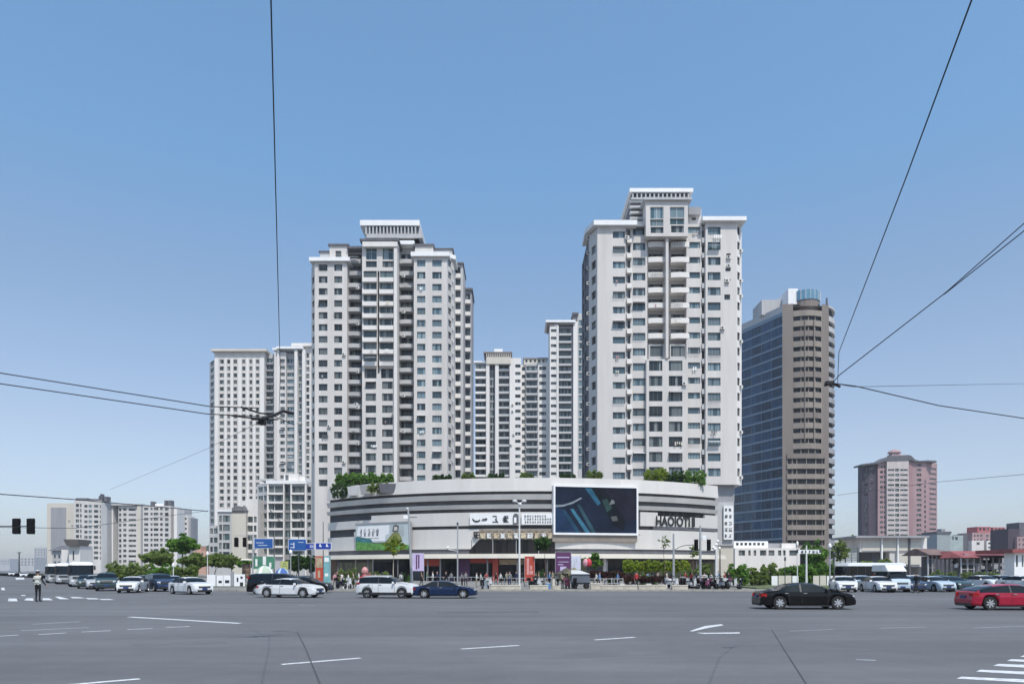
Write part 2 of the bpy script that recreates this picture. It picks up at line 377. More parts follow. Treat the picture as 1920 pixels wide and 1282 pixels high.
# far corner, stepping back to the right
t.block(850, 866, Y+9, 496, [(852.5,863.5,501,514,22.4,18,W(p='dark',mull=0))], depth=12, ext=.3, m=M['lgrey'])
t.balconies(852, 864, Y+9, .9, 515, 523, 22.4, 17, m=M['white2'])
t.block(866, 870.5, Y+10, 535, (), depth=12, m=M['grey'])
t.block(870, 883, Y+15, 545, [(871.5,881.5,551,563,22.4,16,W(p='dark',mull=0))], depth=10, ext=.2, m=M['grey'])
t.balconies(870.5, 882.5, Y+15, 1.0, 564, 571, 22.4, 15, m=M['white2'])
t.slab(852, 866, Y+9, 493, 496, .5, depth=10, m=M['dgrey'], name='parapet_cap'); t.slab(870,883,Y+15,541,545,.5,depth=9,m=M['dgrey'],name='parapet_cap')
# louvred crown
cb = MB(); yc = Y+2
cb.mi(M['dgrey']).prism([(X(690,yc),yc),(X(785,yc),yc),(X(785,yc),yc+12),(X(690,yc),yc+12)], Z(448,yc), Z(424,yc))
cb.mi(M['lgrey'])
for i in range(15):
    px = 687+i*6.6; cb.prism([(X(px,yc)-.18,yc-.5),(X(px,yc)+.18,yc-.5),(X(px,yc)+.18,yc),(X(px,yc)-.18,yc)], Z(441,yc), Z(426,yc), )
for i in range(8): cb.box(X(785,yc), X(785,yc)+.45, yc+i*1.6, yc+i*1.6+.35, Z(441,yc), Z(426,yc))
cb.mi(M['lgrey']).box(X(688,yc), X(792,yc), yc-.6, yc+12.5, Z(448,yc), Z(440.5,yc))
t.part('louvred_crown', cb)
t.slab(681, 782, yc, 415, 425, .7, depth=13)
t.acs([(x_, y_) for x_ in (848,) for y_ in [508+22.4*i for i in range(0, 17, 1)]], Y+2.4)
t.acs([(671,498+22.4*i) for i in (2,5,9,12,15)]+[(757,498+22.4*i) for i in (1,4,6,11,14)], Y+1.2)
t.acs([(737,780),(668,760)], Y-2)
clutter(t, [606,634], Y, 502, 22.4, 18, 1, 16); clutter(t, [790,819], Y-1, 494, 22.4, 19, 2, 16); clutter(t, [695,727], Y-2, 722, 22.4, 8, 3, 18); clutter(t, [695,727], Y-2.8, 520, 22.4, 8, 5, 20); clutter(t, [665,763], Y+1., 489, 22.4, 19, 4, 18)
t.done()

# ================================================================ right main tower
t = Bld('apartment_tower', 'tallest off-white apartment tower with curved balconies up its centre, rising over the mall screen', 'apartment tower', 1250, 148)
Y = 148.
t.block(1120, 1173, Y, 421, [(1149,1172,434,446.5,28.2,17,W(p='blue',mull=3))], depth=20)
t.block(1104, 1120.3, Y+3.4, 428, [(1109,1117,434,449,28.2,17,W(p='dark',mull=0))], Y2=Y+.02, depth=15, lm=M['dgrey'],  # left wall's shade is deepened by its dark grey colour
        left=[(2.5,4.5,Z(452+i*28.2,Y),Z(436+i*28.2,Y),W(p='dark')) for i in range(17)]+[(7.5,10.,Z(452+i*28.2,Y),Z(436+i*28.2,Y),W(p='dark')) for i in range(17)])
t.slab(1120, 1186, Y, 416, 425, .8, depth=20)
mb = t.misc['roof_cornice']; mb.prism([(X(1104,Y+3.4)-.8,Y+3.2),(X(1120,Y)-.79,Y-.8),(X(1120,Y)-.79,Y+9),(X(1104,Y+3.4)-.8,Y+9)], Z(425,Y), Z(416,Y))
t.block(1173, 1186, Y+1.2, 420, [(1176.5,1183.5,432,447,28.2,17,W(p='dark',mull=0))], ext=.8, depth=14, m=M['lgrey'])
t.balconies(1174.5, 1184, Y+1.2, .8, 449, 458, 28.2, 16, m=M['white2'])
t.block(1184, 1212, Y+.8, 415, [(1186.5,1210,427,441,28.2,17,W(p='blue',mull=3))], ext=.2, depth=18)
t.block(1212, 1289, Y+2.6, 446, [(1216,1245,448,466,28.2,7,W(p='dark',mull=2)), (1258,1287,448,466,28.2,7,W(p='dark',mull=2))], ext=.5, depth=16, yb=673, m=M['lgrey'])
t.block(1212, 1289, Y-.2, 673, [(1217,1242,676,695,28.45,8,W(p='dark',mull=2)), (1254,1279.5,676,695,28.45,8,W(p='dark',mull=2)),], depth=20)
t.block(1216, 1246, Y+1.2, 645.5, [(1219,1243,648,668,1,1,W(p='dark',mull=2))], depth=3, yb=672.9, m=M['lgrey']); t.block(1256,1288,Y+1.2,645.5,[(1258,1284,648,668,1,1,W(p='dark',mull=2))],depth=3,yb=672.9,m=M['lgrey'])
t.balconies(1212.5, 1247, Y+2.6, 1.8, 461, 470.5, 28.2, 7, curve=.25, m=M['white2']); t.balconies(1254.5, 1288.5, Y+2.6, 1.8, 461, 470.5, 28.2, 7, curve=.25, m=M['white2'])
t.block(1248.5, 1253.5, Y-.5, 443, (), depth=5, z0=Z(672,Y), m=M['white'])
# portico at the top of the centre
t.block(1211, 1290, Y-1, 376, [(1219,1244,388,410,1,1,W(p='blue',mull=1,f='framew')),(1219,1244,411,424,1,1,W(p='teal',mull=1,f='framew')),(1220,1244,425.5,437,1,1,W(p='dark',mull=1)),
      (1256,1283,388,408,1,1,W(p='blue',mull=1,f='framew')),(1256,1283,409,421,1,1,W(p='teal',mull=1,f='framew')),(1258,1282,423,436,1,1,W(p='dark',mull=2))], depth=18, yb=443)
t.slab(1210, 1291, Y-1, 372, 376.5, .5, depth=18, m=M['lgrey'], name='parapet_cap')
t.block(1289, 1314, Y+.8, 420, [(1290,1312.5,425.5,437,28.2,17,W(p='blue',mull=3))], ext=.2, depth=18)
t.block(1313.5, 1324, Y+1.2, 424, [(1315,1321.5,432,447,28.2,17,W(p='dark',mull=0))], ext=.8, depth=14, m=M['lgrey'])
t.balconies(1314.5, 1323, Y+1.2, .8, 449, 458, 28.2, 16, m=M['lgrey'])
zb = Z(908, Y)
t.block(1323, 1381, Y, 413, [(1327,1351,425.5,440.5,28.25,17,W(p='blue',mull=3)),
       (1362,1370,475,481,1,1,W(p='dark')),(1360,1370,503,508,1,1,W(p='dark')),(1358,1370,523,526,1,1,W(p='dark')),(1358,1369,552,562,1,1,W(p='dark'))], depth=16, z0=zb)
t.block(1381, 1390.5, Y+.02, 417, [(1382.5,1387.5,426,441,28.25,17,W(p='dark',mull=0,name='window'))], Y2=Y+1.6, depth=14, z0=zb, m=M['white2'])
t.slab(1323, 1390, Y, 409, 416.5, .8, depth=16)
# lower shaft below the overhanging right wing
t.block(1330, 1377, Y+1.2, 906, (), depth=12, z0=Z(941,Y+1.2), m=M['grey'])
t.block(1330, 1376, Y+.7, 941, (), depth=12, z0=Z(1022,Y+.7), m=M['lgrey'])
t.block(1331, 1375, Y+1., 1022, (), depth=12, m=M['cream'])
# crown and roof rooms
t.block(1290, 1315, Y+4, 392, [(1297,1305,407,413,1,1,W())], depth=8, yb=425); t.block(1291,1314,Y+3,388,(),depth=8,yb=402,m=M['grey'])
cb = MB(); yc = Y+3
cb.mi(M['dgrey']).box(X(1184,yc), X(1290,yc), yc, yc+12, Z(420,yc), Z(362,yc)); cb.mi(M['lgrey'])
for r in range(4): cb.box(X(1180,yc), X(1211,yc), yc-.8+.1*r, yc, Z(414-r*11,yc), Z(410-r*11,yc))
for i in range(14):
    px = 1186+i*8; cb.box(X(px,yc)-.14, X(px,yc)+.14, yc-.5, yc, Z(374,yc), Z(364,yc))
cb.box(X(1182,yc), X(1296,yc), yc-.7, yc+12, Z(377,yc), Z(373.5,yc))
t.part('louvred_crown', cb)
t.slab(1186, 1292, yc, 356, 363, .7, depth=12)
mb = MB(); mb.mi(M['frame']); mb.tube((X(1286,yc),yc+1,Z(357,yc)),(X(1286,yc),yc+1,Z(350,yc)),.15); mb.box(X(1192,yc),X(1197,yc),yc,yc+1,Z(356,yc),Z(353.5,yc)); t.part('mast', mb)
t.acs([(1103.5,450+28.2*i) for i in range(17)], Y+3.6); t.acs([(1318,461+28.2*i) for i in range(0,16)], Y+1.4); t.acs([(1388,446+28.25*i) for i in (1,3,4,7,10,13,16)], Y+1.2)
t.acs([(1366,486),(1366,502),(1363,530)], Y)
clutter(t, [1160,1339], Y, 441, 28.2, 16, 7, 22); clutter(t, [1198,1301], Y+.8, 434, 28.2, 16, 8, 22); clutter(t, [1230,1267], Y+.6, 458, 28.2, 7, 9, 24); clutter(t, [1229,1266], Y-.2, 686, 28.4, 8, 10, 24)
t.done()

# ================================================================ tower at the back left
t = Bld('apartment_tower', 'white apartment tower with narrow white piers, farthest left of the tall towers', 'apartment tower', 480, 325)
Y = 325.; pt = 12.8; dd = W(p='dark',mull=0,split=False)
t.block(402, 496, Y, 657, [(a,b,674,681.5,pt,29,dd) for a,b in ((412,419.5),(426,431.5),(438,444.5),(454,460),(468,473),(480,486))], depth=20, m=M['white'])
for a,b in ((403,410),(421,425),(432.5,437),(446.5,453),(462,466.5),(474.5,479),(487.5,495)): t.block(a, b, Y-.8, 671, (), depth=1, m=M['white2'])
t.slab(401, 497, Y-.5, 655, 659, .9, depth=18, m=M['cream'], name='roof_cornice')
t.block(393, 402, Y+5, 674, [(394.5,401,678,686,pt,29,W(p='teal',mull=1,split=False))], Y2=Y, depth=10, m=M['lgrey'])
t.block(496, 515, Y+3, 663, [(497,513,672,680,pt,20,W(p='teal',mull=2,split=False))], ext=.6, depth=10, m=M['lgrey'])
t.balconies(496.5, 513.5, Y+3, 1.2, 681, 684, pt, 19, m=M['grey'])
t.block(514, 536, Y+1, 660, [(525.5,534,673,679.5,pt,20,dd)], depth=14, m=M['white'])
t.block(519.5, 523, Y+.5, 650, (), depth=3, m=M['white2'])
t.block(536, 553, Y+3, 663, [(537,551,673,680,pt,20,W(p='blue',mull=2,split=False))], ext=.4, depth=10, m=M['lgrey'])
t.block(552, 557.5, Y, 655, (), depth=8, m=M['white2']); t.block(557, 567, Y+2.5, 662, [(558,565.5,667,677,pt,20,W(p='blue',mull=1,split=False))], ext=.3, depth=10, m=M['lgrey'])
t.block(566.5, 572, Y, 655, (), depth=8, m=M['white2']); t.block(572, 590, Y+2, 648, [(573.5,580,662,671,pt,20,dd)], depth=10)
t.slab(521, 566, Y, 650, 654, .6, depth=10); t.slab(549, 590, Y+1, 643.5, 649, .5, depth=10, m=M['white2'])
t.slab(512, 521, Y+1, 652, 656, .2, depth=10)
clutter(t, [504,529,544,562], Y+1, 680, 12.8, 19, 12, 9)
t.done()

# lower block in front of it with big loggia windows
t = Bld('apartment_block', 'low white block with wide loggia windows behind the blue road signs', 'apartment block', 530, 250)
Y = 250.; pt = 16.6
t.block(482, 503, Y+4, 905, [(484,493,912,922,pt,8,W(p='teal')),(494.5,502.5,912,922,pt,8,W(p='teal'))], Y2=Y+.05, depth=14, m=M['lgrey'])
t.block(503, 532, Y, 907, [(504,514,911,923,pt,8,W(p='teal')),(515.5,530.5,911,923,pt,8,W(p='dark',mull=2))], depth=16, m=M['lgrey'])
t.block(532, 546, Y+1.6, 907, [(534,544,911,923,pt,8,W(p='teal'))], ext=.4, depth=12, m=M['grey'])
t.block(546, 573, Y, 907, [(547.5,571,911,923,pt,8,W(p='dark',mull=3))], depth=16, m=M['lgrey'])
t.block(573, 592, Y+2, 903, [(575,583,912,923,pt,8,W(p='dark'))], ext=.3, depth=12, m=M['lgrey'])
for a,b in ((500.5,503.5),(531,533),(544.5,547),(571.5,574.5)): t.block(a, b, Y-.5, 906, (), depth=1, m=M['white2'])
t.balconies(503.5, 531, Y, .7, 923.5, 927, pt, 8, m=M['white2']); t.balconies(547, 571.5, Y, .7, 923.5, 927, pt, 8, m=M['white2'])
t.slab(503, 572, Y, 901, 907, .6, depth=14, m=M['roofw']); t.block(532, 560, Y+2, 888, [(535,541,890,900,1,1,dd)], depth=9, yb=903, m=M['white2'])
t.block(560, 572, Y+3, 893, (), depth=7, yb=903, m=M['white2']); t.slab(488, 512, Y+3, 897, 901, .1, depth=5, m=M['lgrey'])
t.acs([(509,958),(524,975),(560,958),(566,975),(580,941),(580,990)], Y-.6)
t.done()
t = Bld('stair_tower', 'cream windowless block with a roof grille, left of the low loggia block', 'building', 452, 245)
Y = 245.
t.block(434, 461, Y, 962, [(440,447.5,1008,1025,1,1,dict(k='hole',deep=.6)),], depth=14, m=M['cream'])
t.block(461, 482, Y+2, 935, [(465,474,968,979,17,6,W(p='dark')),(476,481,968,979,17,6,dd)], ext=.2, depth=14, m=M['white2'])
t.block(450, 470, Y+3, 940, (), depth=9, yb=962, m=M['white2'])
t.block(409, 434, Y+3, 958, [(411,416,966,978,17,6,dd),(418,430.5,966,978,17,6,W(p='teal',mull=1))], ext=.2, depth=12, m=M['lgrey'])
t.block(392, 410, Y+6, 985, [(394,399,990,1000,17,4,dd),(401,408,990,1000,17,4,W(p='teal',mull=0))], depth=10, m=M['lgrey'])
t.slab(408, 434, Y+3, 955, 959, .4, depth=11); mb = MB(); mb.mi(M['grey'])
for i in range(9): mb.box(X(435+i*3,Y), X(435.6+i*3,Y), Y-.1, Y+4, Z(962,Y), Z(951-((i*7)%5),Y))
mb.box(X(434,Y),X(462,Y),Y-.15,Y+4,Z(956,Y),Z(955,Y)); t.part('roof_grille', mb)
t.acs([(464,985),(464,1002),(463,1019),(476,1030)], Y+1.8)
t.done()

# ================================================================ three towers in the gap
t = Bld('apartment_tower', 'grey and white mid-height tower with beige crown, leftmost in the central gap', 'apartment tower', 933, 295)
Y = 295.; pt = 14.1
t.block(891, 912, Y+1.5, 679, [(892,910.5,683,692,pt,17,W(p='dark',mull=2,split=False))], depth=12, m=M['lgrey'], left=())
t.balconies(891.5, 911, Y+1.5, 1., 692.5, 696.5, pt, 16, m=M['white2'])
t.block(911.5, 917.5, Y, 671, (), depth=8, m=M['white2']); t.block(917, 929, Y+2, 671, [(918.5,927.5,684,694.5,pt,16,W(p='dark',mull=1,split=False,f='framew'))], ext=.3, depth=10, m=M['grey'])
t.block(928.5, 935, Y, 671, (), depth=8, m=M['white2']); t.block(934.5, 956, Y+2, 671, [(936,954.5,683,692,pt,16,W(p='dark',mull=2,split=False))], ext=.3, depth=10, m=M['lgrey'])
t.balconies(935, 955.5, Y+2, 1.2, 692.5, 696.5, pt, 15, m=M['lgrey'])
t.block(955.5, 977, Y, 671, [(966,976,683,689,pt,16,W(p='dark',mull=1,split=False))], depth=12, m=M['white2'])
t.block(912, 958, Y-.4, 669, (), depth=10, yb=682, m=M['cream']); t.slab(909, 958, Y, 660, 662.5, .5, depth=11, m=M['brown'])
mb = MB(); mb.mi(M['dgrey']).box(X(911,Y),X(958,Y),Y,Y+10,Z(669,Y),Z(662.4,Y)); mb.mi(M['cream'])
for i in range(14): mb.box(X(912+i*3.4,Y),X(913.4+i*3.4,Y),Y-.4,Y,Z(668.8,Y),Z(662.6,Y))
t.part('louvred_crown', mb)
t.slab(927, 942, Y+3, 654, 660, .1, depth=5, m=M['roofw'], name='roof_room'); t.slab(890.5,911,Y+1.5,677,680,.4,depth=10)
t.acs([(961,760),(961,772),(963,816),(958,835)], Y)
t.done()
t = Bld('apartment_tower', 'lower pale tower with a teal glazed bay, middle one in the central gap', 'apartment tower', 1003, 297)
Y = 297.
t.block(977, 986, Y+1.5, 684, [(978.5,985,688,695,pt,15,W(p='dark',mull=0,split=False))], depth=10, m=M['white2'], ext=.2)
t.block(986, 1009, Y+.5, 682, [(987,1007,686,695,pt,15,W(p='teal',mull=3,split=False))], depth=10, m=M['lgrey'])
t.balconies(986.5, 1008, Y+.5, .8, 695.3, 699, pt, 15, m=M['lgrey'])
t.block(1009, 1031, Y, 680, [(1011,1024,687,693.5,pt,15,W(p='dark',mull=2,split=False))], depth=10, m=M['white2'])
t.block(982, 1025, Y+1, 672, [(985+i*8,989+i*8,674,679,1,1,dd) for i in range(5)], depth=8, yb=684, m=M['cream']); t.slab(982,1026,Y+1,670.5,672.5,.3,depth=8,m=M['grey'])
t.done()
t = Bld('apartment_tower', 'white slim tower with tall dark glazed bay, right in the gap against the tallest tower', 'apartment tower', 1060, 290)
Y = 290.
t.block(1031, 1046, Y, 608, [(1033,1043,617,622.5,pt,20,W(p='dark',mull=2,split=False))], depth=12, m=M['white2'])
t.block(1046, 1076, Y+2, 612, [(1048,1070.5,616,626,pt,20,W(p='teal',mull=3,split=False))], ext=.2, depth=12, m=M['grey'])
t.balconies(1048, 1071, Y+2, 1., 626.3, 630, pt, 20, m=M['lgrey'])
t.block(1044.5, 1047.5, Y-.4, 610, (), depth=2, m=M['white2'])
t.block(1075, 1083, Y, 603, (), depth=12, m=M['white2']); t.block(1083, 1106, Y+3, 590, [(1085,1093,600,611,pt,20,W(p='blue',mull=1,split=False))], ext=.1, depth=12, m=M['lgrey'])
t.slab(1027, 1075, Y, 601, 605, .8, depth=12); t.slab(1028, 1038, Y, 605, 610, .3, depth=10, m=M['brown'], name='parapet_cap')
t.slab(1074, 1084, Y+1, 586, 589, .2, depth=7, m=M['dgrey'], name='parapet_cap'); t.block(1075,1092,Y+4,588,(),depth=8,yb=604,m=M['lgrey'])
t.done()

# ================================================================ blue glass and brown stone tower
t = Bld('office_tower', 'brown stone office tower with blue glass side wall and rounded balcony bands', 'office tower', 1480, 262, wall='brown')
Y = 262.; z1 = Z(585, Y); top = Z(573, Y)
A = (X(1373,287), 287.); B = (X(1467,Y), Y); L_ = math.dist(A, B)
GR = mat('pale_spandrel_line', (.17,.24,.32), .4)
ops = []; fl = Z(0,Y)-Z(19.05,Y); zt = Z(592, Y)
for r in range(25):
    c1 = zt-r*fl
    if c1-fl < 4: break
    for k in range(5):
        ops.append((L_*(k/5)+.05+.0, L_*((k+1)/5)-.05, c1-fl+.62, c1, dict(k='w', p='cw', mull=2 if (r+k)%3 else 1, name='glass_panel', f='frame')))
t.facet(A, B, 0, z1, ops, GR, .08)
t.wall.mi(M['white2']); t.facet(A, B, z1+.002, top, [], M['lgrey'])
C = (X(1487,Y-.5), Y-.5); t.facet(B, C, 0, top+.5, [], M['brown'])
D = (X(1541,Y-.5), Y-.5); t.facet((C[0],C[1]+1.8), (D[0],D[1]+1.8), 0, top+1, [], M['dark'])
E = (X(1554,Y+1), Y+1); t.facet(D, E, 0, top+.4, [], M['brown'])
# balcony bay: spandrel band + window strip per floor, gently bowed
bw = D[0]-C[0]
for r in range(-1, 23):
    zc = Z(603+r*19.05, Y)                                   # top of spandrel
    if zc < 6: break
    wid = r >= 13; x0 = C[0]-(2.2 if wid else 0)+.02; x1 = D[0]+(1.2 if wid else 0)-.02; n = 8; hh = 2.0 if not wid else 1.75
    bb = MB(); bb.mi(M['tan'] if r % 4 != 1 else M['brown'])
    fr = [(x0+(x1-x0)*i/n, Y-.55-(1.25 if not wid else .5)*math.sin(math.pi*i/n)-(.25 if wid else 0)) for i in range(n+1)]
    bb.prism(fr+[(x1,Y+1.1),(x0,Y+1.1)], zc-hh, zc); t.part('spandrel_band', bb)
    gb = MB(); gb.mi(P['black']); yy = .9
    g2 = [(x0+.1+(x1-x0-.2)*i/n, fr[i][1]+.55) for i in range(n+1)]
    for i in range(n): gb.poly([(g2[i][0],g2[i][1],zc-fl+.001),(g2[i+1][0],g2[i+1][1],zc-fl+.001),(g2[i+1][0],g2[i+1][1],zc-hh),(g2[i][0],g2[i][1],zc-hh)])
    gb.mi(M['tan'])
    for q in (0.001,.25,.5,.75,.999):
        ii = min(n-1, int(q*n)); xx = x0+.1+(x1-x0-.2)*q; gb.box(xx-.13, xx+.13, g2[ii][1]-.16, g2[ii][1]+.1, zc-fl+.01, zc-hh-.01)
    t.part('window_strip', gb)
for q in (.36,.68):
    pb = MB(); pb.mi(M['tan']).box(C[0]+bw*q-.1, C[0]+bw*q+.1, Y-2.0, Y-.6, Z(830,Y), Z(603,Y)); t.part('mullion', pb)
# round right side: white curved balcony fronts with black voids
ctr = (E[0]-9.5, Y+13.5); rad = math.hypot(E[0]-ctr[0], E[1]-ctr[1]); a0 = math.atan2(E[1]-ctr[1], E[0]-ctr[0])
nseg = 9; arc = [(ctr[0]+rad*math.cos(a0+i*.16), ctr[1]+rad*math.sin(a0+i*.16)) for i in range(nseg+1)]
arci = [(ctr[0]+(rad-.9)*math.cos(a0+i*.16), ctr[1]+(rad-.9)*math.sin(a0+i*.16)) for i in range(nseg+1)]
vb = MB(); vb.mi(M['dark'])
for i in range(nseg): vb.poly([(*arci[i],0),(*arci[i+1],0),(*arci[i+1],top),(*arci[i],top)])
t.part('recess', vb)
for r in range(25):
    zc = Z(590+r*19.05, Y)
    if zc < 4: break
    sb = MB(); sb.mi(M['grey'] if r > 1 else M['lgrey'])
    sb.prism(arc+arci[::-1], zc-fl*.5, zc); t.part('balcony', sb)
t.wall.mi(M['brown']); pl = [A, B, C, D, E]+arci+[(A[0], arci[-1][1]+2)]
t.wall.poly([(p[0],p[1],top-.3) for p in pl])
sb = MB(); sb.mi(M['lgrey']).prism([(p[0],p[1]) for p in [E]+arc[:]+[(E[0]-1, arc[-1][1])]], top-.2, top+.5); t.part('roof_cornice', sb)
rb = MB(); rb.mi(M['lgrey']).box(X(1418,Y+14),X(1478,Y+6),Y+8,Y+18,top-.5,Z(562,Y+8)); rb.mi(M['roofw']).box(X(1478,Y+2),X(1496,Y+2),Y+2,Y+18,top-.5,Z(541,Y+2)); t.part('roof_room', rb)
gb = MB(); gb.mi(mat('pale_blue_glass',(.11,.25,.36),.1,spec=.8)); c0 = (X(1511,Y+4), Y+5); rr_ = 5.2
cyl = [(c0[0]+rr_*math.cos(a*math.pi/10), c0[1]+rr_*math.sin(a*math.pi/10)) for a in range(20)]; gb.prism(cyl, Z(560,Y), Z(542,Y))
gb.mi(M['framew'])
for a in range(20): gb.box(cyl[a][0]-.08,cyl[a][0]+.08,cyl[a][1]-.08,cyl[a][1]+.08,Z(560,Y),Z(541.5,Y))
t.part('glass_drum', gb); gb = MB(); gb.mi(M['brown']).prism([(c0[0]+5*math.cos(a*math.pi/10), c0[1]+5*math.sin(a*math.pi/10)) for a in range(20)], top-1, Z(560,Y)+.02); t.part('drum_base', gb)
gb = MB(); gb.mi(M['dgrey']).tube((X(1557,Y),Y+3,top),(X(1557,Y),Y+3,Z(553,Y)),.5,.3); t.part('mast', gb)
t.done()

# ================================================================ pink tower on the right
t = Bld('apartment_tower', 'pink and plum apartment tower with curved roofline and little dome, on the right', 'apartment tower', 1685, 443, wall='pink')
Y = 443.; pt = 9.4
def strips(pl, pr, Yf, y0, y1, n, m=M['dark'], out=.05): return [(pl,pr,y0,y1,pt,n,dict(k='w',p='dark',mull=2,split=False))]
t.block(1616, 1629, Y+4, 873, [(1620,1627.5,878,882.5,pt,20,W(p='dark',mull=1,split=False))], Y2=Y+2, depth=3, m=M['plum'])
t.block(1620.5,1627.2,Y+2.2,874,(),depth=1,m=M['pink'],z0=2) if False else None
t.block(1629, 1646, Y+2, 870, [(1632,1637,876,880,pt,5,dd)], depth=14, m=M['plum'])
t.block(1646, 1663, Y+.5, 866, [(1650,1655.5,873,877.5,pt,21,dd),(1657,1661.5,873,877.5,pt,21,dd)], depth=14, m=M['pink'])
t.block(1663, 1704, Y-1, 861, [(1664.5,1677,879,882.5,pt,19,W(p='dark',mull=2,split=False)),(1678.5,1686,878,883.5,pt,19,W(p='dark',mull=1,split=False)),(1688,1702,879,882.5,pt,19,W(p='dark',mull=2,split=False))], depth=14, m=mat('pale_pink_render',(.52,.46,.44),.8,streak=True))
t.block(1704, 1711, Y, 863, (), depth=12, m=mat('rose_tile',(.33,.2,.21),.8,streak=True))
t.block(1711, 1737, Y+.3, 865, [(1718.5,1727.5,869,873.5,pt,21,W(p='dark',mull=1,split=False)),(1733,1736,900,905,pt,17,dd)], depth=14)
t.block(1737, 1757, Y+1, 866, [(1743,1755,877,880.5,pt,19,W(p='dark',mull=2,split=False))], Y2=Y+6, depth=10)
mb = MB(); mb.mi(M['dgrey'])
prof = [(1615,873,870),(1630,871,868),(1646,869,866),(1655,866,861),(1664,864,856),(1680,864,855),(1700,863,853),(1706,863,854),(1714,866,862),(1722,866,864),(1738,866,863),(1754,867,864)]
for (a,ya,yb_),(b,yc_,yd) in zip(prof[:-1], prof[1:]):
    mb.faces([(X(a,Y),Y-1.3,Z(ya,Y)),(X(b,Y),Y-1.3,Z(yc_,Y)),(X(b,Y),Y-1.3,Z(yd,Y)),(X(a,Y),Y-1.3,Z(yb_,Y)),(X(a,Y),Y+10,Z(ya,Y)),(X(b,Y),Y+10,Z(yc_,Y)),(X(b,Y),Y+10,Z(yd,Y)),(X(a,Y),Y+10,Z(yb_,Y))],[(0,1,2,3),(3,2,6,7),(5,4,7,6),(1,0,4,5),(0,3,7,4),(1,5,6,2)])
t.part('curved_parapet', mb)
mb = MB(); mb.mi(M['pink']).lathe([(4,0),(4,1.2),(3,1.4),(3,2.6),(4,2.7),(3.2,3.8),(1.4,4.6),(.3,5)], 14, 'Z', (X(1685,Y),Y+5,Z(855,Y))); t.part('dome', mb)
t.block(1673, 1697, Y+2, 851, (), depth=6, yb=862, m=M['lgrey']); t.done()

# ================================================================ apartment blocks on the far left, each its own building
def flats(name, label, px, Y, spec, group=None, wall='white'):
    t = Bld(name, label, 'apartment block', px, Y, group, wall); t.split = False
    for a in spec: t.block(*a[0], **a[1])
    return t
G = 'pale apartment blocks far up the left road'
t = flats('apartment_block', 'cream slab end wall with one tall grey panel, farthest left of the pale blocks', 114, 432,
   [((88,140,432,943),dict(depth=16,m=M['cream']))], G)
mb = MB(); mb.mi(M['grey']).box(X(96,432),X(124,432),431.7,432.2,Z(1037,432),Z(951,432)); t.part('panel', mb)
t.acs([(130,976),(136,985)],432); t.done()
t = flats('apartment_block', 'pale block topped by dark roof tanks, beside the cream slab end wall', 170, 428,
   [((139,190,428,938,[(142,148,944,950,9.7,11,dd),(150,153,944,950,9.7,11,dd),(158,164,946,951,9.7,11,W(p='dark',split=False)),(166,172,946,951,9.7,11,W(p='blue',split=False)),(176,184,946,951,9.7,11,W(p='dark',split=False)),(187,189,946,952,9.7,11,dd)]),dict(depth=16)),
    ((190,201,428.02,940),dict(Y2=431,depth=14,m=M['lgrey']))], G)
mb = MB(); mb.mi(M['dgrey'])
for a,b,y_ in ((140,162,933),(164,182,934.5),(183,190,929),(193,199,930),(186,187,925)): mb.box(X(a,428),X(b,428),429,433,Z(939,428),Z(y_,428))
t.part('roof_tanks', mb); t.done()
t = flats('apartment_block', 'pinkish block with a blank white pier at each end, middle of the pale blocks', 235, 436,
   [((201,206,440,942),dict(depth=10,m=M['dgrey'])), ((206,212,436,944),dict(depth=12,m=M['white2'])), ((212,222,440,946),dict(depth=10,m=M['grey'])),
    ((222,257,436,948,[(223,227.5,952,958,9.7,12,W(p='dark',split=False)),(231,237,952,957,9.7,12,W(p='dark',split=False)),(241,255,953,957,9.7,12,W(p='dark',mull=2,split=False))]),dict(depth=14)),
    ((257,264,435,946),dict(depth=14,m=M['cream']))], G); t.slab(205,264,435,944,947,.3,depth=12,m=M['lgrey']); t.done()
t = flats('apartment_block', 'grid-windowed pale block under two dark roof hoods, right of the pinkish one', 292, 433,
   [((264,268,435,950),dict(depth=10,m=M['grey'])),
    ((268,320,433,948,[(270,278,951,956,9.7,11,W(p='dark',split=False)),(282,286,951,956,9.7,11,dd),(288,297,951,956,9.7,11,W(p='dark',mull=2,split=False)),(300,305,951,956,9.7,11,dd),(309,316,951,957,9.7,11,W(p='dark',split=False))]),dict(depth=14)),
    ((320,326,436,950),dict(depth=10,m=M['grey'])), ((326,332,434,951),dict(depth=10,m=M['white2']))], G)
mb = MB(); mb.mi(M['dgrey'])
for a,b,y_ in ((279,284,939),(305,309,937),(311,318,937)): mb.box(X(a,433),X(b,433),435,439,Z(949,433),Z(y_,433))
mb.mi(M['roofw']).box(X(286,433),X(303,433),436,440,Z(949,433),Z(943,433)); t.part('roof_hoods', mb); t.done()
t = flats('apartment_block', 'narrow stepped end block, rightmost of the pale blocks by the green hill', 345, 450,
   [((332,344,450,953,[(334,339,957,962,9.4,11,dd),(340,343,957,962,9.4,11,dd)]),dict(depth=12,m=M['lgrey'])), ((344,352,452,966,[(345.5,350,970,974,9.4,10,dd)]),dict(depth=10,m=M['white2'])), ((352,358,454,970),dict(depth=10,m=M['grey']))], G); t.done()
t = flats('low_building', 'small house with a dark round-topped roof in front of the cream slab', 110, 330, [((98,126,330,1032,[(101,105,1040,1046,12,2,dd),(109,113,1040,1046,12,2,dd),(117,121,1040,1046,12,2,dd)]),dict(depth=10,m=M['lgrey']))]); t.root['category']='building'
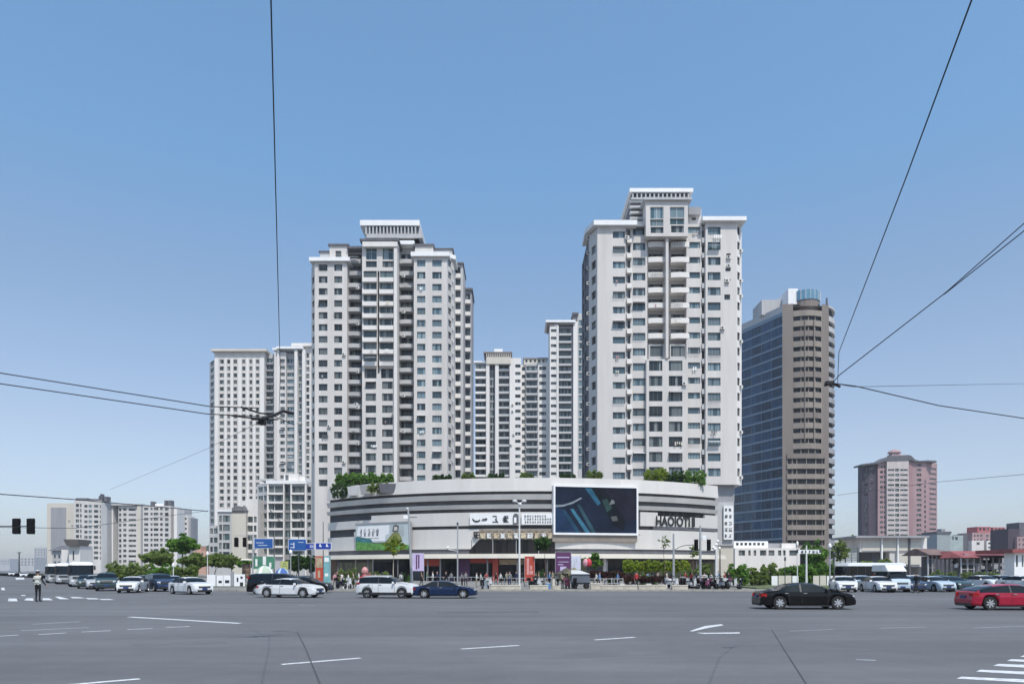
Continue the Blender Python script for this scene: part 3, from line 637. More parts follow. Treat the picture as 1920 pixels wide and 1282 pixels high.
mb = MB(); mb.mi(M['dgrey']).prism([(X(92,330),329),(X(128,330),329),(X(128,330),341),(X(92,330),341)], Z(1032,330)+.01, Z(1022,330), [(X(104,330),334),(X(124,330),334),(X(124,330),338),(X(104,330),338)]); t.part('roof', mb); t.done()
t = flats('low_building', 'white two-part hut with a dark overhanging roof sign, left of the coaches', 135, 325, [((115,128,328,1030),dict(depth=8,m=M['white2'])),((129,150,325,1023,[(136,139,1032,1050,1,1,dd)]),dict(depth=10,m=M['white2']))]); t.root['category']='building'
mb = MB(); mb.mi(M['brown']).prism([(X(130,325),323),(X(151,325),323),(X(151,325),331),(X(130,325),331)], Z(1023,325)+.02, Z(1011,325), [(X(126,325),322),(X(154,325),322),(X(154,325),332),(X(126,325),332)]); t.part('roof', mb); t.done()
# hazy skyline beyond
G2 = 'hazy distant blocks on the skyline'
for i,(a,b,y_,Yd,lab) in enumerate(((64,86,1026,1500,'grey-blue hazy block rising tallest on the far skyline, left'),(0,18,1047,1900,'faint pale block at the left edge of the skyline'),(18,36,1053,2000,'low faint block second from the left edge of the skyline'),(38,64,1044,1100,'small white hazy building at the head of the left road'),
       (1757,1763,1005,900,'thin grey slab just right of the pink tower'))):
    t = Bld('distant_block', lab, 'building', (a+b)/2, Yd, G2 if i < 4 else None); t.split = False
    wd = (b-a)/4
    t.block(a, b, Yd, y_, [(a+wd*(k+.3), a+wd*(k+.75), y_+3, y_+5.5, 5, int((1064-y_)/5)-1, dd) for k in range(4)], depth=40, m=M['lgrey']); t.done()
# right-hand distance
t = Bld('distant_block', 'grey-green plain building with dark roof edge, right of the pink tower', 'building', 1780, 400, wall='lgrey'); Y=400; t.split=False
t.block(1757, 1782, Y, 1000, (), depth=16, m=mat('grey_green_render',(.30,.34,.35),.8)); t.block(1782, 1806, Y+1, 1003, [(1785,1789,1005,1012,1,1,dd),(1791,1796,1006,1012,1,1,dd)], depth=14, m=mat('pale_green_render',(.36,.42,.42),.8)); t.block(1806,1815,Y+3,1001,(),depth=10,m=M['dgrey'])
t.slab(1757,1782,Y,996,1000,.4,depth=14,m=M['dgrey']); t.slab(1765,1772,Y+3,991,997,.1,depth=4,m=M['grey']); t.done()
t = Bld('distant_block', 'red-topped pink building with white lower floors on the right skyline', 'building', 1855, 420, wall='pink'); Y=420; t.split=False
t.block(1823, 1846, Y, 998, [(1826+i*6,1829+i*6,1002,1006,8,5,dd) for i in range(3)], depth=14); t.block(1846,1886,Y+1,998,[(1849+i*7,1853+i*7,1002,1007,8,5,dd) for i in range(5)],depth=14)
t.block(1833,1858,Y+2,987,[(1836+i*7,1840+i*7,989,994,1,1,dd) for i in range(3)],depth=10,yb=999,m=mat('red_render',(.40,.12,.13),.7)); t.block(1862,1885,Y+2,988,[(1865+i*7,1869+i*7,990,995,1,1,dd) for i in range(3)],depth=10,yb=999,m=MATS['red_render'])
t.block(1822,1845,Y-3,1013,[(1831,1837,1016,1021,1,1,dd)],depth=3,m=M['white2']); t.block(1850,1876,Y-3,1013,[(1853+i*8,1857+i*8,1016,1020,8,3,dd) for i in range(3)],depth=3,m=M['white2']); t.done()
t = Bld('distant_block', 'dark plum block at the right edge of the photo, behind the red-roofed sheds', 'building', 1905, 380, wall='plum'); Y=380; t.split=False
t.block(1890, 1912, Y, 991, [], depth=14); t.block(1907, 1960, Y-2, 1006, [(1910+i*7,1913+i*7,1009,1014,9,4,dd) for i in range(5)], depth=14, m=M['pink']); t.block(1911,1930,Y+3,979,(),depth=10,m=M['dgrey']); t.done()
# ================================================================ ground
def asphalt():
    m = bpy.data.materials.new('asphalt'); m.use_nodes = True; t = m.node_tree; N = t.nodes; L = t.links; b = N['Principled BSDF']
    b.inputs['Roughness'].default_value = .82
    tc = N.new('ShaderNodeTexCoord')
    def nz(sc, det, map_=None, rough=.55):
        n = N.new('ShaderNodeTexNoise'); n.inputs['Scale'].default_value = sc; n.inputs['Detail'].default_value = det; n.inputs['Roughness'].default_value = rough
        if map_:
            mp = N.new('ShaderNodeMapping'); mp.inputs['Scale'].default_value = map_[0]; mp.inputs['Rotation'].default_value = (0,0,map_[1]); L.new(tc.outputs['Object'], mp.inputs[0]); L.new(mp.outputs[0], n.inputs['Vector'])
        else: L.new(tc.outputs['Object'], n.inputs['Vector'])
        return n.outputs['Fac']
    big = nz(.09, 4); streak = nz(.35, 4, ((.07,1.1,1), R(-4))); fine = nz(30, 2); mid = nz(1.3, 4)
    def mixc(f, a, b_, lo=.3, hi=.7):
        mr = N.new('ShaderNodeMapRange'); mr.inputs[1].default_value = lo; mr.inputs[2].default_value = hi; L.new(f, mr.inputs[0])
        mx = N.new('ShaderNodeMix'); mx.data_type = 'RGBA'; L.new(mr.outputs[0], mx.inputs['Factor'])
        for i, c in ((6, a), (7, b_)):
            if isinstance(c, tuple): mx.inputs[i].default_value = c+(1,)
            else: L.new(c, mx.inputs[i])
        return mx.outputs[2]
    c1 = mixc(big, (.108,.109,.114), (.146,.147,.152)); c2 = mixc(streak, (.70,.70,.71), (1.16,1.16,1.15)); 
    def mul(a, b_, f=1.):
        mx = N.new('ShaderNodeMix'); mx.data_type = 'RGBA'; mx.blend_type = 'MULTIPLY'; mx.inputs['Factor'].default_value = f; L.new(a, mx.inputs[6]); L.new(b_, mx.inputs[7]); return mx.outputs[2]
    c = mul(c1, c2, .75); c = mul(c, mixc(fine, (.78,.78,.78), (1.15,1.15,1.15)), .8); c = mul(c, mixc(mid, (.93,.93,.93), (1.05,1.05,1.05)))
    L.new(c, b.inputs['Base Color'])
    bp = N.new('ShaderNodeBump'); bp.inputs['Strength'].default_value = .35; bp.inputs['Distance'].default_value = .01; L.new(fine, bp.inputs['Height']); L.new(bp.outputs[0], b.inputs['Normal'])
    return m
g = MB(); g.mi(asphalt()).poly([(-2400,-40,0),(2400,-40,0),(2400,2400,0),(-2400,2400,0)]); road = put('road', g, kind='structure')
M['pave'] = mat('paving_slabs', (.20,.19,.175), .85, var=.15, scale=.4, bump=.2)
M['kerb'] = mat('kerb_granite', (.33,.31,.27), .8, var=.15, scale=1.5)
M['soil'] = mat('planted_verge', (.10,.12,.05), .95, var=.4, scale=1.)
pv = MB(); main_pl = [(-33,75.5),(-30,71.6),(-26,70),(28,70),(32,71.5),(35.5,76),(160,290),(160,420),(-310,420),(-278,422)]
pv.mi(M['pave']).prism(main_pl, 0.004, .14); pave = put('pavement', pv, kind='structure')
pv = MB(); pv.mi(M['pave']).prism([(52,84),(300,84),(300,500),(290,500)], 0.004, .14); put('pavement', pv, kind='structure')
pv = MB(); pv.mi(M['soil']).prism([(-64,118),(-34.5,79),(-29,84),(-40,104),(-190,318),(-198,312)], .145, .26); put('planted_verge', pv, kind='structure')
pv = MB(); pv.mi(M['soil']).prism([(24,72.5),(31,73.2),(36,79),(62,122),(46,122),(24,84)], .145, .26); put('planted_verge', pv, kind='structure')
# low paving joints are fine relief; kerb stones are pieces
ks = MB(); ks.mi(M['kerb']).box(-.485,.485,-.12,.12,0,.155); ksm = ks.mesh('kerb_stone')
def kerb_run(a, b, par):
    L_ = math.dist(a, b); n = int(L_); rz = math.atan2(b[1]-a[1], b[0]-a[0])
    for i in range(n):
        f = (i+.5)/n; link('kerb_stone', ksm, par, (a[0]+(b[0]-a[0])*f, a[1]+(b[1]-a[1])*f, random.uniform(0,.008)), rz+random.uniform(-.006,.006))
kerb_run((-26,69.95),(28,69.95),pave); kerb_run((28.1,69.95),(32,71.4),pave); kerb_run((32,71.4),(35.5,76),pave); kerb_run((35.5,76),(60,118.1),pave)
kerb_run((-30,71.6),(-26,69.95),pave); kerb_run((-33,75.5),(-30,71.6),pave); kerb_run((-68,124.7),(-33,75.5),pave)
# painted markings, each a piece of the road
M['paint'] = mat('worn_road_paint', (.56,.57,.58), .7, var=.28, scale=7)
M['paint2'] = mat('faded_road_paint', (.27,.28,.29), .75, var=.25, scale=3)
M['darkline'] = mat('dark_road_line', (.06,.06,.065), .7)  # colour of the thin dark lines drawn on the road
def gp(px, py): Yg = GY(py); return (X(px, Yg), Yg)
def stripe(name, pts_, wd, m, z=.004, tip=None):
    mb = MB(); mb.mi(m)
    for (a, b) in zip(pts_[:-1], pts_[1:]):
        A = Vector(gp(*a)); B = Vector(gp(*b)); d = (B-A).normalized(); n = Vector((-d.y, d.x))*wd/2
        k = wd*1.2
        q = [A-n+d*k*(tip or 0), A-n*1, B-n, B+n, A+n] if False else [A-n, B-n, B+n, A+n]
        mb.poly([(p.x, p.y, z) for p in q])
    return put(name, mb, road)
for a, b, wd, m in (((243,1156),(450,1168),.30,'paint'),((-30,1193.5),(35,1190),.14,'paint'),((72,1189),(124,1186),.14,'paint'),((153,1184.3),(208,1181.6),.14,'paint'),
      ((239,1179.6),(286,1177.4),.14,'paint'),((311,1175.6),(356,1173.8),.14,'paint'),((528,1245),(676,1233),.16,'paint'),((865,1216),(973,1209.3),.16,'paint'),
      ((1115,1199),(1191,1194),.16,'paint'),((1480,1182.6),(1563,1179.4),.14,'paint2'),((1650,1177),(1735,1174.8),.14,'paint2'),((1825,1176.5),(1935,1172.6),.14,'paint2'),
      ((120,1284),(262,1272),.16,'paint'),((1605,1236),(1642,1237.4),.2,'paint2'),((60,1170),(150,1164.5),.22,'paint2'),((40,1181.5),(165,1176),.25,'paint2'),
      ((397,1104),(466,1104),.5,'paint'),((560,1134.2),(590,1134.2),.25,'paint2'),((0,1124),(22,1124),.3,'paint2')):
    stripe('lane_marking', [a, b], wd, M[m])
mb = MB(); mb.mi(M['paint'])
for pl in ([(1293,1182.5),(1299,1183),(1330,1176),(1357,1171.5),(1352,1169.6),(1322,1173)],[(1305,1185.6),(1320,1187.6),(1387,1187),(1387,1184.8),(1330,1185.8)]):
    mb.poly([(*gp(*p), .004) for p in pl])
put('arrow_marking', mb, road)
for pl in ([(1793,1271.5),(1803,1268),(1960,1274.5),(1960,1281)],[(1830,1258.5),(1838,1255),(1960,1260),(1960,1266)],[(1862,1247.6),(1872,1244),(1960,1247),(1960,1253)],[(1888,1238.3),(1896,1235.2),(1960,1237.5),(1960,1242.5)],[(1912,1230.6),(1920,1228),(1960,1229.5),(1960,1234)],[(1752,1287),(1762,1283),(1960,1291),(1960,1298)]):
    mb = MB(); mb.mi(M['paint']).poly([(*gp(*p), .004) for p in pl]); put('crossing_stripe', mb, road)
for pl in ([(15,1126.5),(16,1121.5),(31,1121.5),(33,1126.5)],[(45,1124.6),(50,1121),(62,1121),(63,1125.6)],[(80,1124.5),(80,1121),(92,1121),(100,1124.5)],[(112,1122.6),(103,1118),(112,1118),(130,1122.8)],[(30,1086),(29,1082.5),(45,1082),(46,1085.6)],[(40,1116.6),(40,1114.6),(48,1114.6),(48,1116.6)],[(136,1120.8),(132,1118.4),(150,1119),(160,1121)],[(165,1122.8),(160,1120.6),(182,1121),(186,1122.8)],[(3,1105.8),(2,1102),(7,1100.6),(10,1105.6)],[(190,1124),(186,1122.4),(205,1122.4),(216,1124)]):
    mb = MB(); mb.mi(M['paint']).poly([(*gp(*p), .004) for p in pl]); put('crossing_stripe', mb, road)
stripe('dark_road_line', [(510,1182.6),(556,1184.4)], .10, M['darkline'], .003); stripe('dark_road_line', [(557,1184),(572,1213),(600,1282),(640,1400)], .03, M['darkline'], .008)
stripe('dark_road_line', [(1447,1180),(1476,1226),(1512,1282),(1560,1370)], .025, M['darkline'], .008)
stripe('tar_patch', [(820,1148),(1010,1146.4)], .9, mat('newer_asphalt',(.085,.087,.095),.85,var=.2,scale=.7), .003)
PT = mat('worn_patch_asphalt', (.115,.116,.122), .85, var=.15, scale=.8)
for pl in ([(1010,1226),(1250,1218),(1262,1226),(1018,1235)],[(250,1205),(420,1201),(426,1206),(240,1211)]):
    b = MB(); b.mi(PT).poly([(*gp(*p), .0022) for p in pl]); put('asphalt_patch', b, road)
# ================================================================ curved mall
A_ = Vector((X(620,142),142)); B_ = Vector((X(1000,125.),125.)); C_ = Vector((X(1339,137),137))
def circ(a, b, c):
    d = 2*(a.x*(b.y-c.y)+b.x*(c.y-a.y)+c.x*(a.y-b.y))
    ux = ((a.length_squared)*(b.y-c.y)+(b.length_squared)*(c.y-a.y)+(c.length_squared)*(a.y-b.y))/d
    uy = ((a.length_squared)*(c.x-b.x)+(b.length_squared)*(a.x-c.x)+(c.length_squared)*(b.x-a.x))/d
    return Vector((ux, uy)), (a-Vector((ux, uy))).length
MC, MR = circ(A_, B_, C_)
def mpt(px, off=0.):
    """where the view line of column px meets the mall's curve, off metres proud of it"""
    d = Vector(((px-CX)/F, 1)); r = MR+off; a = d.length_squared; b = -2*d.dot(MC); c = MC.length_squared-r*r
    k = (-b-math.sqrt(b*b-4*a*c))/(2*a); return (d.x*k, k)
def mang(px, off=0.): p = mpt(px, off); return math.atan2(p[1]-MC.y, p[0]-MC.x)
def marc(p0, p1, off, n=0):
    a0, a1 = mang(p0), mang(p1); n = n or max(2, int(abs(a1-a0)*MR/1.2))
    return [(MC.x+(MR+off)*math.cos(a0+(a1-a0)*i/n), MC.y+(MR+off)*math.sin(a0+(a1-a0)*i/n)) for i in range(n+1)]
def mring(mb, p0, p1, off, inner, z0, z1, n=0, topoff=None):
    o = marc(p0, p1, off, n); i_ = marc(p0, p1, inner, n); n = len(o)-1
    to = marc(p0, p1, topoff if topoff is not None else off, n)
    for k in range(n):
        ps = [(*o[k],z0),(*o[k+1],z0),(*i_[k+1],z0),(*i_[k],z0),(*to[k],z1),(*to[k+1],z1),(*i_[k+1],z1),(*i_[k],z1)]
        fs = [(0,1,5,4),(4,5,6,7),(0,3,2,1)]
        if k == 0: fs.append((3,0,4,7))
        if k == n-1: fs.append((1,2,6,5))
        mb.faces(ps, fs)
    return mb
def mz(py, px=1000): return Z(py, mpt(px)[1])
mall = thing('shopping_mall', 'low curved grey shopping mall with stacked bands and a big video screen', 'shopping mall', (2, 125, 0))
MO = (2, 125, 0)
def mpart(name, mb, par=None, **kw): return put(name, mb, par or mall, off=MO, **kw)
M['band'] = mat('aluminium_cladding', (.60,.575,.55), .6, var=.06, scale=.3, streak=True, orand=.035)
M['louvre'] = mat('dark_louvre_recess', (.060,.060,.066), .7, var=.3, scale=.8)
body = MB(); body.mi(M['louvre']); arc = marc(619, 1341, 0)
body.prism(arc+[(arc[-1][0], 146.8), (arc[-1][0]-26, 147), (X(1095,147), 147), (X(1095,147), 175), (arc[0][0]+2, 183)], .14, 17.0); mpart('recessed_wall', body)
def band(z0, z1, off=.55, p0=619, p1=1341, top=None, m='band', name='cladding_band'):
    # split into panels with open joints where they are wide enough to be told apart
    a0, a1 = mang(p0), mang(p1); n = 22; to = top if top is not None else off
    for i in range(n):
        g_ = .02/MR; s0 = a0+(a1-a0)*i/n-g_; s1 = a0+(a1-a0)*(i+1)/n+g_; b = MB(); b.mi(M[m]); P_ = lambda r_, s_: (MC.x+(MR+r_)*math.cos(s_), MC.y+(MR+r_)*math.sin(s_)); k = 3
        ss = [s0+(s1-s0)*j/k for j in range(k+1)]
        b.prism([P_(off, q) for q in ss]+[P_(-.2, q) for q in ss[::-1]], z0, z1, [P_(to, q) for q in ss]+[P_(-.2, q) for q in ss[::-1]]); mpart(name, b)
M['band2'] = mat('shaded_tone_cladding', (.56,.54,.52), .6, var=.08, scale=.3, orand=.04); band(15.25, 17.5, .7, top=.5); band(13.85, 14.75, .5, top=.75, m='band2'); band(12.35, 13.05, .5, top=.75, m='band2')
def panels(z0, z1, p0, p1, n, off=.5):
    a0, a1 = mang(p0), mang(p1); g_ = .012/MR*1.
    for i in range(n):
        b = MB(); b.mi(M['band']); s0 = a0+(a1-a0)*i/n-g_; s1 = a0+(a1-a0)*(i+1)/n+g_; k = 3; jit = random.uniform(-.01,.01)
        o = [(MC.x+(MR+off+jit)*math.cos(s0+(s1-s0)*j/k), MC.y+(MR+off+jit)*math.sin(s0+(s1-s0)*j/k)) for j in range(k+1)]
        q = [(MC.x+(MR-.1)*math.cos(s0+(s1-s0)*j/k), MC.y+(MR-.1)*math.sin(s0+(s1-s0)*j/k)) for j in range(k+1)]
        b.prism(o+q[::-1], z0, z1); mpart('cladding_panel', b)
panels(9.5, 11.75, 700, 1036, 13); panels(9.5, 11.0, 619, 700, 4); panels(5.55, 8.95, 668, 885, 9); panels(5.55, 8.1, 619, 668, 3)
panels(5.55, 8.95, 1198, 1341, 8); panels(5.55, 8.0, 1040, 1198, 7); panels(9.6, 12.0, 1198, 1230, 2); panels(9.6, 11.4, 1230, 1318, 5); panels(9.6, 12.0, 1318, 1341, 1)
panels(8.1,8.95,1040,1198,7)
b = MB(); b.mi(M['dgrey']); mring(b, 1222, 1341, .56, .3, 9.05, 9.62); mpart('dark_fascia', b)
b = MB(); b.mi(P['black']); mring(b, 1216, 1316, .2, .0, 11.45, 12.3); mpart('dark_fascia', b)
b = MB(); b.mi(P['black']); mring(b, 1225, 1337, .12, .0, 8.96, 9.1); mpart('window_strip', b)
# canopy and soffit
b = MB(); b.mi(M['cream']); mring(b, 619, 1341, 2.4, -1, 3.95, 4.7, topoff=2.2); mpart('canopy', b)
b = MB(); b.mi(M['dgrey']); mring(b, 619, 1341, .3, -1, 4.75, 5.5); mpart('dark_fascia', b)
for i in range(13):
    b = MB(); b.mi(M['dgrey']); p = mpt(634+i*56, 1.9); b.box(p[0]-.12,p[0]+.12,p[1]-.12,p[1]+.12,.14,3.95); mpart('canopy_post', b)
# ground-floor fronts
def front(p0, p1, z0, z1, m, off=.12, name='shop_window'):
    b = MB(); b.mi(m); mring(b, p0, p1, off, -.1, z0, z1); return mpart(name, b)
RED = mat('red_fascia_paint', (.42,.055,.03), .5, var=.1); MAR = mat('maroon_panel', (.13,.025,.05), .5); PUR = mat('purple_panel', (.10,.03,.10), .5); BRN = mat('brown_stone_facing', (.14,.085,.06), .7, var=.3, scale=1.2)
TNS = mat('tan_sign_board', (.38,.30,.20), .6, var=.3, scale=3)
OLV = pane_mat('shop_glass_with_painted_greenery', (.05,.055,.03), (.25,.24,.10), .7, folds=3.)  # olive tone paints greenery reflections into the left shop windows
for (a, c, z0, z1, m, nm) in ((619,632,.15,3.9,BRN,'pier'),(633,668,.9,3.4,OLV,'shop_window'),(669,700,.9,3.4,OLV,'shop_window'),(701,735,.9,3.4,P['black'],'shop_window'),(736,772,.2,3.8,P['black'],'shop_window'),
      (793,826,2.7,3.9,RED,'fascia'),(790,826,.15,2.65,P['black'],'shop_window'),(828,858,.15,3.9,P['black'],'shop_window'),(860,881,.15,3.9,PUR,'poster_panel'),(882,924,3.2,3.9,RED,'fascia'),(882,924,.15,3.1,P['black'],'shop_window'),
      (936,982,2.9,3.8,TNS,'fascia'),(936,982,.15,2.85,P['black'],'shop_window'),(1003,1040,.15,3.9,P['black'],'shop_window'),(1041,1100,.15,3.9,OLV,'shop_window'),(1137,1168,.15,3.7,P['black'],'shop_window'),
      (1169,1250,.15,3.5,OLV,'shop_window'),(1251,1292,.15,3.5,OLV,'shop_window'),(1293,1311,.15,3.7,BRN,'pier'),(1312,1340,.15,3.5,OLV,'shop_window')):
    front(a, c, z0, z1, m, name=nm)
for (a, c, m, off, zt_) in ((925,935,RED,.9,3.9),(984,1002,MATS['red_fascia_paint'],1.6,3.5),(1130,1137,M['white2'],.5,3.9),(668,669.5,M['lgrey'],.3,3.9),(700,701.5,M['lgrey'],.3,3.9),(826,828,M['lgrey'],.4,3.9)):
    front(a, c, .15, zt_, m, off, 'pillar')
# dark glass trapezium over the entrance
b = MB(); b.mi(P['black']); n = 14
for i in range(n):
    q0 = 880+160*i/n; q1 = 880+160*(i+1)/n; zt0 = 5.3+min(1, (q0-880)/18)*1.8; zt1 = 5.3+min(1, (q1-880)/18)*1.8
    a, c = mpt(q0, .62), mpt(q1, .62); b.poly([(*a,4.75),(*c,4.75),(*c,zt1),(*a,zt0)])
b.mi(M['band'])
for q0, q1 in ((885,889),(889,893),(893,897.5)):
    a, c = mpt(q0,.6), mpt(q1,.6); f_ = lambda q: 5.3+min(1,(q-880)/18)*1.8; b.poly([(*a,f_(q0)+.03),(*c,f_(q1)+.03),(*c,7.12),(*a,7.12)])
for q in (924, 968, 1010): p = mpt(q,.68); b.mi(M['grey']).box(p[0]-.07,p[0]+.07,p[1]-.05,p[1]+.05,4.76,7.08)
mpart('entrance_glass', b); panels(7.1, 8.95, 885, 1040, 6, .48)
# ---------------------------------------------------------------- lettering
BLK = mat('black_letter', (.02,.02,.022), .5); WHT = mat('white_letter', (.78,.78,.76), .5); GLD = mat('pale_gold_letter', (.62,.52,.36), .45)
def text_mesh(s, size, depth, m, font_shear=0.):
    c = bpy.data.curves.new('lettering', 'FONT'); c.body = s; c.size = size; c.extrude = depth; c.resolution_u = 3; c.offset = size*.03
    o = bpy.data.objects.new('tmp', c); COL.objects.link(o); dg = bpy.context.evaluated_depsgraph_get(); me = bpy.data.meshes.new_from_object(o.evaluated_get(dg))
    bpy.data.objects.remove(o); me.materials.clear(); me.materials.append(m); me.transform(Matrix.Rotation(R(90),4,'X')); return me
def glyph(mb, x, z, s, rnd, y=0., t=.12, dep=.06):
    """one character built of brush strokes"""
    n = rnd.randint(2,4)
    for i in range(n):
        zz = z+s*(.12+.76*i/(n-1)); a = rnd.uniform(.05,.3)*s; c = rnd.uniform(.7,.95)*s; mb.box(x+a,x+c,y-dep,y,zz-s*t*.45,zz+s*t*.45)
    for i in range(rnd.randint(1,3)):
        xx = x+s*rnd.choice((.15,.35,.5,.65,.85)); a = rnd.uniform(0,.4)*s; mb.box(xx-s*t*.5,xx+s*t*.5,y-dep-.004,y,z+a,z+s*rnd.uniform(.6,1.))
    if rnd.random() < .6:
        mb.faces([(x+.45*s,y-dep-.006,z+.5*s),(x+.58*s,y-dep-.006,z+.5*s),(x+s*.16,y-dep-.006,z),(x+s*.02,y-dep-.006,z)],[(0,3,2,1)])
    if rnd.random() < .6:
        mb.faces([(x+.45*s,y-dep-.008,z+.5*s),(x+.58*s,y-dep-.008,z+.5*s),(x+s*.99,y-dep-.008,z),(x+s*.85,y-dep-.008,z)],[(0,3,2,1)])
def chordT(p0, p1, off):
    a, c = mpt(p0, off), mpt(p1, off); rz = math.atan2(c[1]-a[1], c[0]-a[0]); return Matrix.Translation((a[0],a[1],0)) @ Matrix.Rotation(rz,4,'Z'), math.dist(a, c), rz, a
# upper white name board with black characters, then the dense text board
T_, L_, rz, a = chordT(881, 972, .95)
b = MB(); b.T = T_; b.mi(M['roofw']).box(0,L_,0,.12,9.62,11.55); sb = mpart('sign_board', b)
b = MB(); b.T = T_; b.mi(BLK); rnd = random.Random(4)
cx_, cz_ = 1.15, 10.75
for i in range(9):                                              # the crescent mark
    a1 = R(185+i*17); a2 = R(185+(i+1)*17); w1 = .16+.12*math.sin(math.pi*i/9); w2 = .16+.12*math.sin(math.pi*(i+1)/9)
    b.faces([(cx_+.75*math.cos(a1),-.06,cz_+.7*math.sin(a1)),(cx_+.75*math.cos(a2),-.06,cz_+.7*math.sin(a2)),(cx_+(.75-w2)*math.cos(a2),-.06,cz_+(.7-w2)*math.sin(a2)),(cx_+(.75-w1)*math.cos(a1),-.06,cz_+(.7-w1)*math.sin(a1))],[(0,1,2,3)])
b.box(2.15,3.0,-.06,0,10.55,10.68); b.box(2.0,2.7,-.06,0,10.3,10.42); b.box(2.7,2.9,-.065,0,10.35,10.75)
glyph(b, 3.7, 9.95, 1.25, rnd, t=.13); glyph(b, 5.5, 9.95, 1.2, rnd, t=.15); mpart('lettering', b, sb)
b = MB(); b.T = chordT(960, 975, 1.0)[0]; b.mi(M['dgrey']).box(.2,1.1,-.12,0,9.7,11.2).box(.35,.95,-.14,0,11.2,11.45); b.mi(M['roofw']).box(.35,.75,-.16,-.1,9.9,10.8); mpart('sign_emblem', b)
T_, L_, rz, a = chordT(978, 1037, .95)
b = MB(); b.T = T_; b.mi(M['roofw']).box(0,L_,0,.12,9.62,11.5); sb = mpart('sign_board', b)
b = MB(); b.T = T_; b.mi(BLK)
for rr_ in range(3):
    n = 11 if rr_ < 2 else 9
    for i in range(n): glyph(b, .45+i*.42, 9.85+rr_*.5, .34, rnd, t=.16, dep=.03)
mpart('lettering', b, sb)
# lower gold character row on tan
T_, L_, rz, a = chordT(884, 1038, .95)
b = MB(); b.T = T_; b.mi(mat('tan_back_board',(.27,.235,.19),.7,var=.3,scale=2)).box(0,L_,1.0-.85,1.2-.9+.1,7.15,9.3); 
b.T = None
b = MB(); b.mi(MATS['tan_back_board']); mring(b, 900, 1040, .6, .5, 7.15, 8.9); sb = mpart('sign_board', b)
for i in range(12):
    px = 887+i*12.6; T_, L_, rz, a = chordT(px, px+10.5, .95); b = MB(); b.T = T_; b.mi(BLK if i in (0,) else (GLD if i % 2 else WHT)); glyph(b, .05, 7.3, .95 if i else 1.2, rnd, t=.17); glyph(b, .05, 7.45, .8, rnd, t=.17); 
    b.mi(BRN); glyph(b, .0, 7.6, .9, rnd, y=.05, t=.2); mpart('lettering', b, sb)
# right name in big black letters, white-edged
T_, L_, rz, a = chordT(1229, 1304, .75)
wm = text_mesh('HAOIOTI', 2.35, .05, WHT); bm_ = text_mesh('HAOIOTI', 2.35, .06, BLK)
wid = max(v.co.x for v in wm.vertices); s_ = (L_-1.3)/wid
for me, dx, dy, dz in ((wm, -.07, .03, -.07), (bm_, 0, 0, 0)):
    me.transform(Matrix.Diagonal((s_, 1, .98, 1)))
o1 = link('lettering', bm_, mall, (a[0]-MO[0], a[1]-MO[1], 9.75), rz); o2 = link('letter_backing', wm, mall, (a[0]-MO[0]-.07*math.cos(rz), a[1]-MO[1]+.09, 9.67), rz)
b = MB(); b.T = T_; b.mi(BLK).box(L_-.85,L_-.15,-.06,.1,9.72,11.35); b.mi(WHT).box(L_-.95,L_-.22,.1,.2,9.65,11.3); mpart('letter_block', b)
# ---------------------------------------------------------------- video screen
T_, L_, rz, a = chordT(1038, 1197, 1.5)
zs0, zs1 = 8.25, 15.95
sc = MB(); sc.T = T_; sc.mi(M['roofw'])
sc.box(0,L_,0,1.2,zs1,zs1+.25).box(0,L_,0,1.2,zs0-.35,zs0).box(0,.3,0,1.2,zs0,zs1).box(L_-.3,L_,0,1.2,zs0,zs1); scr = mpart('screen_frame', sc)
def em(name, c, e=1.): return mat(name, tuple(v*.45 for v in c), .5, var=.35, scale=.5, emit=e*.9, spec=.15)
sc = MB(); sc.T = T_; sc.mi(em('screen_navy', (.012,.022,.05), .55)).box(.3,L_-.3,.15,.8,zs0,zs1); mpart('screen_display', sc, scr)
ui = L_-.6; uh = zs1-zs0
def sp(pts_, c, nm, e, lay):
    k = MB(); k.T = T_; k.mi(em(nm, c, e)); k.poly([(.3+u*ui, .15-.004*lay, zs0+v*uh) for u, v in pts_][::1]); mpart('screen_image', k, scr)
sp([(.36,.98),(.5,.98),(.62,.76),(.52,.6)], (.03,.13,.22), 'screen_teal', .8, 1)
sp([(.44,.98),(.60,.98),(.86,.30),(.84,.05),(.70,.2),(.57,.62)], (.008,.012,.02), 'screen_black', .3, 2)
sp([(.57,.72),(.63,.76),(.70,.55),(.63,.46)], (.03,.07,.07), 'screen_slate', .8, 3)
sp([(.0,.55),(.10,.57),(.22,.64),(.33,.76),(.31,.77),(.2,.67),(.1,.61),(.0,.60)], (.3,.36,.42), 'screen_pale', .7, 1)
sp([(.08,.5),(.12,.5),(.31,.0),(.26,.0)], (.02,.07,.13), 'screen_blue', .9, 1)
sp([(.18,.52),(.22,.52),(.43,.0),(.37,.0)], (.05,.19,.29), 'screen_cyan', .8, 2)
sp([(.26,.62),(.30,.62),(.50,.0),(.45,.0)], (.035,.09,.12), 'screen_steel', .8, 1)
sp([(.0,.55),(.1,.5),(.28,.0),(.0,.0)], (.015,.04,.10), 'screen_blue2', .9, 0.5)
sp([(.66,.62),(.70,.64),(.73,.66),(.72,.72),(.69,.74)], (.25,.27,.28), 'screen_glint', .7, 4)
sp([(.68,.36),(.75,.38),(.77,.28),(.70,.26)], (.14,.15,.16), 'screen_glint2', .7, 4)
sp([(.60,.98),(1.,.94),(1.,.3),(.86,.3)], (.018,.018,.035), 'screen_violet', .6, 1)
b = MB(); b.T = T_; b.mi(M['tan']).box(-.1,L_-.1,.3,1.4,zs0-1.5,zs0-.37); mpart('screen_apron', b)
